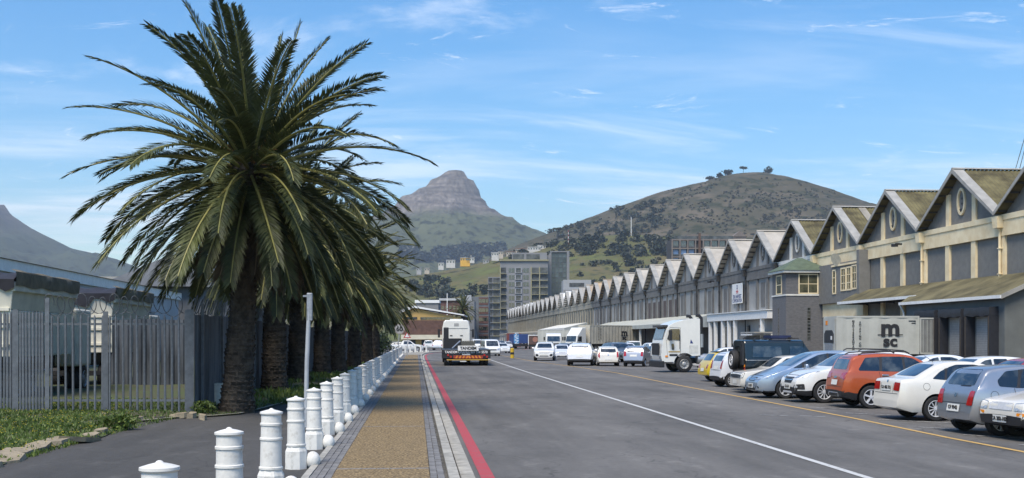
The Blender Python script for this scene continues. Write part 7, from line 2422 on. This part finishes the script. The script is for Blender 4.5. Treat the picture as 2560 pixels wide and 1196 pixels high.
for x in (5.97, 6.25, 6.52, 6.80):
    q = MB(); q.tube([(x, -.14, 1.12), (x, -.14, 3.3)], .02, 6); q.build('locking_bar', CTR, dl_o)
q = MB(); q.bb(.2, 5.6, .7, 1.74, .72, .97); q.build('trailer_chassis', BLACK, rc)
for x in (4.2, 5.3):
    for s, y in ((0, .2), (1, 2.24)):
        add_wheel(rc, (x, y, .52), PI * s, TT, TRIM_)
for y in (.5, 1.9):
    q = MB(); q.bb(.9, 1.1, y, y + .14, 0, .72); q.build('landing_leg', BLACK, rc)

# ---- white cab-over tractor seen from its left side
fp_ = gnd(1711, 931.5)
RZ = R(184)
tr = thing('truck_tractor', 'white cab over truck tractor with black exhaust stack seen from its side', 'truck', (0, 0, 0), RZ)
q = MB()
prof = [(1.36, .62), (1.42, .95), (1.40, 1.35), (1.28, 1.95), (1.08, 2.62), (.98, 2.78), (.62, 2.98), (.0, 3.16), (-.70, 3.24), (-.98, 3.20), (-1.0, 1.0)] + [(-.02 + .66 * math.cos(PI * k / 12), .50 + .66 * math.sin(PI * k / 12)) for k in range(9, -1, -1)] + [(.66, .62)]
prof = [p for p in prof]
q.prism([(x, -1.2, z) for x, z in prof], (0, 2.4, 0))
bevel(q.build('cab', TW, tr), .07, 3)
for s in (-1, 1):
    Y = s * 1.2
    def side(poly, m, nm, o=.006, th=.02):
        mb = MB(); mb.prism([(x, Y + s * o, z) for x, z in poly], (0, s * th, 0)); return mb.build(nm, m, tr)
    side(rpoly([(1.08, 1.98), (.86, 2.60), (.28, 2.60), (.28, 1.92)], .06), GLASS, 'window')
    side(rpoly([(.62, 1.35), (.78, 1.35), (.80, 1.72), (.64, 1.72)], .07), GLASS, 'kerb_window')
    side(rpoly([(.98, 1.20), (.98, 1.28), (.26, 1.28), (.26, 1.20)], .02), AMBER if False else mat('tan_stripe', (.42, .30, .12), .6), 'stripe', .004, .006)
    side(rpoly([(.92, .98), (.92, 1.10), (.42, 1.10), (.42, .98)], .02), BLACK, 'step_recess', .004, .006)
    side(rpoly([(-.30, 1.15), (-.86, 1.15), (-.86, 1.62), (-.30, 1.62)], .04), mat('decal_pale', (.56, .56, .52), .5), 'decal_panel', .004, .006)
    side([(-.36, 1.74), (-.55, 1.74), (-.40, 1.98)], NAVY, 'blue_emblem', .004, .006)
    for ln in (((.24, 1.0), (.24, 2.66)), ((.24, 2.66), (.90, 2.70)), ((1.04, 1.0), (1.12, 1.95))):
        a, b = Vector((ln[0][0], 0, ln[0][1])), Vector((ln[1][0], 0, ln[1][1]))
        mb = MB(); mb.tube([a + Vector((0, Y + s * .004, 0)), b + Vector((0, Y + s * .004, 0))], .008, 4); mb.build('door_seam', BLACK, tr)
    mb = MB(); mb.tube([(.30, Y + s * .06, 1.4), (.30, Y + s * .06, 2.3)], .018, 6); mb.build('grab_rail', BLACK, tr)
    mb = MB(); mb.box((.95, Y + s * .30, 2.22), (.16, .26, .62)); bevel(mb.build('mirror', BLACK, tr), .03)
    mb = MB(); mb.tube([(.9, Y, 2.6), (.95, Y + s * .28, 2.52)], .02, 6); mb.tube([(.9, Y, 1.9), (.95, Y + s * .28, 1.93)], .02, 6); mb.build('mirror_arm', BLACK, tr)
    mb = MB(); mb.tube([(-1.12, s * .95, 1.1), (-1.12, s * .95, 3.05), (-1.13, s * .95, 3.25), (-1.0, s * .95, 3.40), (-.80, s * .95, 3.42)], [.11, .11, .10, .10, .10], 10); mb.build('exhaust_stack', BLACK, tr, smooth=50)
    mb = MB(); mb.tube([(-1.13, s * .96, 1.5), (-1.13, s * .96, 2.3)], .135, 12); mb.build('heat_shield', STEEL, tr, smooth=50)
    mb = MB(); mb.lathe([(.05, -1.75), (.30, -1.74), (.31, -1.70), (.31, -.90), (.30, -.86), (.05, -.85)], 20, 'X', (0, s * .86, .80)); mb.build('fuel_tank', STEEL, tr, smooth=40)
    add_wheel(tr, (-.02, s * 1.03, .50), 0 if s < 0 else PI, TT, TRIM_, .96)
    for x in (-2.6, -3.9):
        add_wheel(tr, (x, s * 1.0, .50), 0 if s < 0 else PI, TT, TRIM_, .96)
    mb = MB(); mb.bb(1.30, 1.44, min(s * .78, s * 1.14), max(s * .78, s * 1.14), .82, .98); mb.build('headlight', HEADLENS, tr)
    mb = MB(); mb.bb(1.02, 1.18, min(s * 1.21, s * 1.23), max(s * 1.21, s * 1.23), .92, 1.02); mb.build('indicator', AMBER, tr)
q = MB(); q.add([(1.30, -1.02, 2.0), (1.30, 1.02, 2.0), (1.115, .98, 2.62), (1.115, -.98, 2.62)], [(0, 1, 2, 3)]); q.v = [(x + .012, y, z + .004) for x, y, z in q.v]; q.build('windscreen', GLASS, tr)
q = MB(); q.bb(1.0, 1.30, -1.15, 1.15, 2.70, 2.84); q.build('sun_visor', mat('smoked_visor', (.03, .03, .035), .2), tr)
q = MB(); q.bb(1.425, 1.45, -.80, .80, 1.05, 1.75); q.build('grille', BLACK, tr)
q = MB(); q.bb(1.22, 1.52, -1.22, 1.22, .30, .70); bevel(q.build('bumper', BLACK, tr), .05)
q = MB(); q.bb(-4.4, .9, -.45, .45, .60, .86); q.build('chassis', BLACK, tr)
q = MB(); q.bb(-2.1, -1.3, -.9, .9, .88, 1.0); q.build('catwalk', GALV, tr)
q = MB(); q.lathe([(.5, 1.02), (.5, 1.10)], 18, 'Z', (-3.2, 0, 0)); q.build('coupling_plate', BLACK, tr)
c_, s_ = math.cos(RZ), math.sin(RZ)
lx, ly = -.02, 1.15
tr.location = (fp_.x - (lx * c_ - ly * s_), fp_.y - (lx * s_ + ly * c_), 0)


# ---- plain tractor cabs for the middle distance; local +X forward
def cabover(t, m, h=3.2, x0=0.0, flow=True):
    q = MB()
    q.prism([(x, -1.2, z) for x, z in ((x0 + 2.15, .55), (x0 + 2.2, 1.5), (x0 + 1.98, 2.5), (x0 + 1.75, 2.72), (x0 + (.9 if flow else 1.6), h), (x0 + .1, h), (x0, 1.0), (x0 + .2, .8), (x0 + .7, .8), (x0 + .8, 1.1), (x0 + 1.6, 1.1), (x0 + 1.75, .6))], (0, 2.4, 0))
    bevel(q.build('cab', m, t), .10, 3)
    q = MB(); q.add([(x0 + 2.19, -1.05, 1.62), (x0 + 2.19, 1.05, 1.62), (x0 + 2.01, 1.0, 2.46), (x0 + 2.01, -1.0, 2.46)], [(0, 1, 2, 3)]); q.v = [(x + .03, y, z) for x, y, z in q.v]; q.build('windscreen', GLASS, t)
    q = MB(); q.bb(x0 + 2.16, x0 + 2.22, -.85, .85, .85, 1.35); q.build('grille', mat('cab_grille', (.09, .09, .09), .5), t)
    q = MB(); q.bb(x0 + 2.0, x0 + 2.28, -1.22, 1.22, .32, .72); bevel(q.build('bumper', m, t), .05)
    for s in (-1, 1):
        q = MB(); q.prism([(x, s * 1.206, z) for x, z in ((x0 + 1.95, 1.68), (x0 + 1.78, 2.4), (x0 + 1.05, 2.4), (x0 + 1.05, 1.6))], (0, s * .012, 0)); q.build('window', GLASS, t)
        q = MB(); q.box((x0 + 1.95, s * 1.5, 2.05), (.14, .24, .6)); q.build('mirror', BLACK, t)
        q = MB(); q.bb(x0 + 2.18, x0 + 2.30, min(s * .75, s * 1.1), max(s * .75, s * 1.1), .76, .94); q.build('headlight', HEADLENS, t)
        add_wheel(t, (x0 + 1.2, s * 1.03, .52), 0 if s < 0 else PI, TT, TRIM_)
    q = MB(); q.bb(x0 - 3.4, x0 + 1.8, -.45, .45, .6, .95); q.build('chassis', BLACK, t)


def hauler(label, px, py, rz, box, bm, x1=-.7, length=12.2, z0=1.25, h=2.9, m=TW, ch=3.75, name='container_truck', group=None):
    p = gnd(px, py)
    t = thing(name, label, 'truck', p, R(rz), group)
    cabover(t, m, ch)
    if box:
        container(t, x1 - length, x1, -1.22, 1.22, z0, z0 + h, bm, .35)
        q = MB(); q.bb(x1 - length, x1, -.5, .5, .85, z0 - .01); q.build('trailer_chassis', BLACK, t)
        for k in range(3):
            for s in (-1, 1):
                add_wheel(t, (x1 - length + 1.2 + k * 1.35, s * 1.03, .52), 0 if s < 0 else PI, TT, TRIM_)
    for s in (-1, 1):
        add_wheel(t, (-2.2, s * 1.03, .52), 0 if s < 0 else PI, TT, TRIM_)
    return t


d_t = 178
p = at(1452, 0, d_t); p.z = 0
ht = hauler('white cab over truck hauling a beige MSC container behind the parked cars', 1452, HOR + F_PX * EYE / d_t, 218, True, CTB)
# side seen by the camera is local +Y
t_ = ht
lettering('m', 1.5, INK, (-8.6, 1.25, 2.95), (-1, 0, 0), (0, 0, 1), t_, 'logo_letters', .06, 1.2)
lettering('sc', 1.0, INK, (-8.6, 1.25, 2.2), (-1, 0, 0), (0, 0, 1), t_, 'logo_letters', .04, 1.2)
q = MB(); q.bb(-9.5, -7.7, 1.25, 1.256, 2.53, 2.58); q.build('logo_wave', INK, t_)
for i, ch in enumerate('MEDITERRANEAN'):
    lettering(ch, .2, INK, (-2.7, 1.25, 3.75 - i * .16), (-1, 0, 0), (0, 0, 1), t_, 'side_lettering', .01, 1.2)
for i, ch in enumerate('SHIPPING CO'):
    if ch != ' ': lettering(ch, .2, INK, (-3.2, 1.25, 3.65 - i * .16), (-1, 0, 0), (0, 0, 1), t_, 'side_lettering', .01, 1.2)
q = MB(); q.bb(-.70, -.66, -.6, .3, 2.2, 3.0); q.build('cooling_unit', BLACK, t_)
hauler('white flat roofed cab over truck facing the camera under the far canopy', 1384, HOR + F_PX * EYE / 190, -97, False, None, ch=2.95, name='truck_tractor')
# far box trailers
BLU = mat('blue_curtain', (.02, .05, .17), .6, 0, var=.15, sc=1); BRX = mat('brown_box', (.09, .05, .04), .7, 0, var=.2, sc=1)
p = at(1303, 0, 236); p.z = 0
bt = thing('box_trailer', 'blue curtain side trailer with pale lettering standing at the far end', 'trailer', p, R(180))
q = MB(); q.bb(-1.55, 1.55, 0, 11, 1.1, 3.0); q.v = [(x, -y, z) for x, y, z in q.v]; bevel(q.build('curtain_box', BLU, bt), .04)
lettering('INVM', 1.1, mat('pale_print', (.5, .6, .7), .6), (.9, .02, 2.0), (0, 0, 1), (1, 0, 0), bt, 'trailer_lettering', .03)
q = MB(); q.bb(.45, 1.5, .005, .012, 1.12, 2.98); q.build('light_blue_stripe', mat('light_blue_print', (.06, .22, .45), .6), bt)
q = MB(); q.bb(-1.4, 1.4, -.02, .03, .5, 1.05); q.build('underrun', BLACK, bt)
for x in (-1.15, 1.15):
    for y in (-.9, -2.1): add_wheel(bt, (x, y, .52), R(90) if x < 0 else R(-90), TT, TRIM_)
p = at(1334, 0, 228); p.z = 0
bt = thing('box_trailer', 'brown box trailer with white edge right of the blue one', 'trailer', p, R(170))
q = MB(); q.bb(-1.0, 1.0, -9, 0, 0.9, 2.75); bevel(q.build('box', BRX, bt), .04)
q = MB(); q.bb(-1.08, 1.08, .004, .06, 2.66, 2.82); q.bb(.95, 1.08, .004, .06, .9, 2.65); q.build('white_edge', WHITEP, bt)
q = MB(); q.lathe([(.5, .004), (.5, .012)], 20, 'Y', (-.3, 0, 1.9)); q.build('round_emblem', mat('tan_print', (.3, .14, .1), .6), bt)
q = MB(); q.bb(-.9, .9, -8, -.1, .5, .89); q.build('chassis', BLACK, bt)
for x in (-.85, .85): add_wheel(bt, (x, -1.2, .52), R(90) if x < 0 else R(-90), TT, TRIM_)
p = at(1280, 0, 262); p.z = 0
rb = thing('red_container', 'dull red container far behind the blue trailer', 'container', p, -YAW)
container(rb, -1.2, 2.0, 0, 6, .2, 3.3, mat('dull_red', (.16, .045, .04), .7, 0, var=.15, sc=.6), .3)
# grey container under the far canopy
p = at(1345, 0, 205); p.z = 0
gb = thing('grey_container', 'pale grey container parked under the far beige canopy', 'container', p, R(-12))
container(gb, 0, 6, 0, 2.44, 1.0, 3.6, CTR, .35)
q = MB(); q.bb(.2, 5.8, .6, 1.8, 0, .98); q.build('support', BLACK, gb)

# ---- black crane trailer truck driving away
tp = gnd(1165.5, 915)
cr = thing('crane_trailer_truck', 'black low crane trailer lettered TANDEM with white cab driving away', 'truck', tp, R(-1.5))
q = MB(); q.bb(-1.82, 1.82, 0, 14, .55, 1.22); bevel(q.build('deck', mat('black_truck', (.02, .021, .024), .45, 0, var=.3, sc=2), cr), .03)
q = MB(); q.bb(-1.78, 1.78, -.03, -.004, .92, 1.18); q.build('name_board', BLACK, cr)
lettering('TANDEM CRANES 021 951 5570', .25, WHITEP, (0, -.045, 1.02), (1, 0, 0), (0, 0, 1), cr, 'name_lettering', .006, .92)
q = MB(); q.bb(-.62, .92, -.20, -.15, 1.13, 1.50); q.build('sign_board', WHITEP, cr)
lettering('TANDEM', .30, INK, (.15, -.215, 1.31), (1, 0, 0), (0, 0, 1), cr, 'sign_lettering', .012, 1.0)
ORG = mat('reflective_orange', (.62, .22, .03), .5); DKR = mat('reflective_red', (.28, .04, .02), .5)
for k in range(8):
    x = -.82 + k * .26
    sl = .10 if k < 4 else -.10
    q = MB(); q.prism([(x, -.032, .56), (x + .13, -.032, .56), (x + .13 + sl, -.032, .76), (x + sl, -.032, .76)], (0, .026, 0)); q.build('chevron', ORG, cr)
q = MB(); q.bb(-.95, 1.25, -.03, -.004, .55, .78); q.build('chevron_board', DKR, cr)
q = MB(); q.bb(-1.45, 1.8, -.05, -.004, .42, .48); q.build('reflector_strip', mat('reflective_yellow', (.55, .34, .05), .5), cr)
for s in (-1, 1):
    for k in range(2):
        q = MB(); q.lathe([(.085, -.05), (.085, -.004)], 12, 'Y', (s * 1.35 + .2 * k, 0, .80 - .12 * (k % 2))); q.build('tail_light', REDLENS, cr)
    for y in (.55, 1.9, 3.2):
        add_wheel(cr, (s * 1.52, y, .45), R(90) if s > 0 else R(-90), TT, TRIM_, .86)
        add_wheel(cr, (s * 1.18, y, .45), R(90) if s > 0 else R(-90), TT, TRIM_, .86)
q = MB(); q.bb(-.3, .3, -.03, -.004, .80, .90); q.build('licence_plate', PLATE, cr)
q = MB(); q.bb(-.45, .0, -.03, -.004, .30, .36); q.build('mud_plate', PLATE, cr)
q = MB(); q.bb(-1.5, 1.5, 0.05, 14, .40, .549); q.build('under_frame', BLACK, cr)
for k in range(7):
    x = -.36 + k * .17
    q = MB(); q.tube([(x, 1.2, 1.22), (x, 1.2, 1.84)], .022, 5); q.build('cage_bar', mat('cage_olive', (.10, .095, .07), .6), cr)
for z in (1.5, 1.84):
    q = MB(); q.tube([(-.42, 1.2, z), (.74, 1.2, z)], .025, 5); q.build('cage_rail', MATS['cage_olive'], cr)
q = MB(); q.tube([(-.45, 1.1, 1.84), (-1.05, .4, 1.30)], .05, 6); q.build('ramp_strut', STEEL, cr)
q = MB(); q.bb(-.35, .68, 2.0, 3.2, 1.225, 1.8); q.build('tool_box', mat('tool_grey', (.10, .10, .09), .6), cr)
q = MB(); q.bb(-1.75, -.2, 9.5, 12.5, 1.225, 2.05); q.build('engine_cover', BLACK, cr)
q = MB(); q.bb(-1.72, -1.28, 13.0, 14.3, 1.0, 3.0); bevel(q.build('exhaust_tower', BLACK, cr), .06)
# white sleeper cab ahead of the deck
cx_ = -.62
cabm = MB()
pr = [(-1.22, 1.1), (1.22, 1.1), (1.22, 2.95), (1.10, 3.50), (.95, 3.66), (-.95, 3.66), (-1.10, 3.50), (-1.22, 2.95)]
cabm.prism([(cx_ + x, 15.2, z) for x, z in pr], (0, 2.3, 0))
bevel(cabm.build('cab', TW, cr), .10, 3)
q = MB(); q.bb(cx_ - 1.0, cx_ + 1.0, 15.17, 15.195, 2.93, 2.96); q.build('cab_seam', mat('cab_detail_grey', (.35, .35, .34), .6), cr)  # one plain grey for the seam line and the badge on the cab back
q = MB(); q.bb(cx_ - .18, cx_ + .22, 15.17, 15.195, 3.15, 3.38); q.build('cab_badge', MATS['cab_detail_grey'], cr)
for x in (-.55, .35):
    q = MB(); q.bb(cx_ + x, cx_ + x + .22, 15.16, 15.195, 2.28, 2.34); q.build('cab_vent', BLACK, cr)
q = MB(); q.bb(cx_ - .55, cx_ + .6, 15.6, 16.4, 3.67, 3.76); q.build('roof_hatch', TW, cr)
for s in (-1, 1):
    q = MB(); q.box((cx_ + s * 1.52, 17.2, 2.5), (.20, .14, .75)); q.build('mirror', BLACK, cr)
    q = MB(); q.tube([(cx_ + s * 1.2, 17.2, 2.8), (cx_ + s * 1.52, 17.2, 2.75)], .03, 5); q.build('mirror_arm', BLACK, cr)
    add_wheel(cr, (cx_ + s * 1.05, 16.6, .52), R(90) if s > 0 else R(-90), TT, TRIM_)
    add_wheel(cr, (cx_ + s * 1.05, 13.4, .52), R(90) if s > 0 else R(-90), TT, TRIM_)
q = MB(); q.bb(cx_ - .5, cx_ + .5, 13.9, 17.6, .6, 1.09); q.build('cab_chassis', BLACK, cr)
# ---- yellow and black bollard in the yard
bp = gnd(1280.5, 896)
yb = thing('striped_bollard', 'yellow bollard with black band standing on the asphalt before the far trucks', 'bollard', bp)
for z0, z1, m, nm in ((0, .38, YLINE, 'base'), (.381, .62, BLACK, 'band'), (.621, 1.05, paint('bollard_yellow', (.58, .38, .03)), 'top')):
    q = MB(); q.lathe([(.20, z0), (.20, z1 - .05 if nm == 'top' else z1), (.14, z1)] if nm == 'top' else [(.20, z0), (.20, z1)], 16); q.build(nm, paint('bollard_yellow', (.58, .38, .03)) if nm == 'base' else m, yb, smooth=40)

# ================================================================== distant air
hz = MB(); hz.bb(-5600, 5600, -220, 7250, -60, 770)
ho = hz.build('haze', mat('haze_air', (1, 1, 1), var=0))
hm = bpy.data.materials.new('haze_volume'); hm.use_nodes = True
nt = hm.node_tree; nt.nodes.clear()
out = nt.nodes.new('ShaderNodeOutputMaterial'); vol = nt.nodes.new('ShaderNodeVolumePrincipled')
vol.inputs['Color'].default_value = (0.80, 0.88, 1.0, 1); vol.inputs['Density'].default_value = 0.0001; vol.inputs['Anisotropy'].default_value = 0.3
nt.links.new(vol.outputs[0], out.inputs['Volume'])
ho.data.materials.clear(); ho.data.materials.append(hm)
tag(ho, 'thin bluish air haze over the distance', 'haze', kind='stuff')
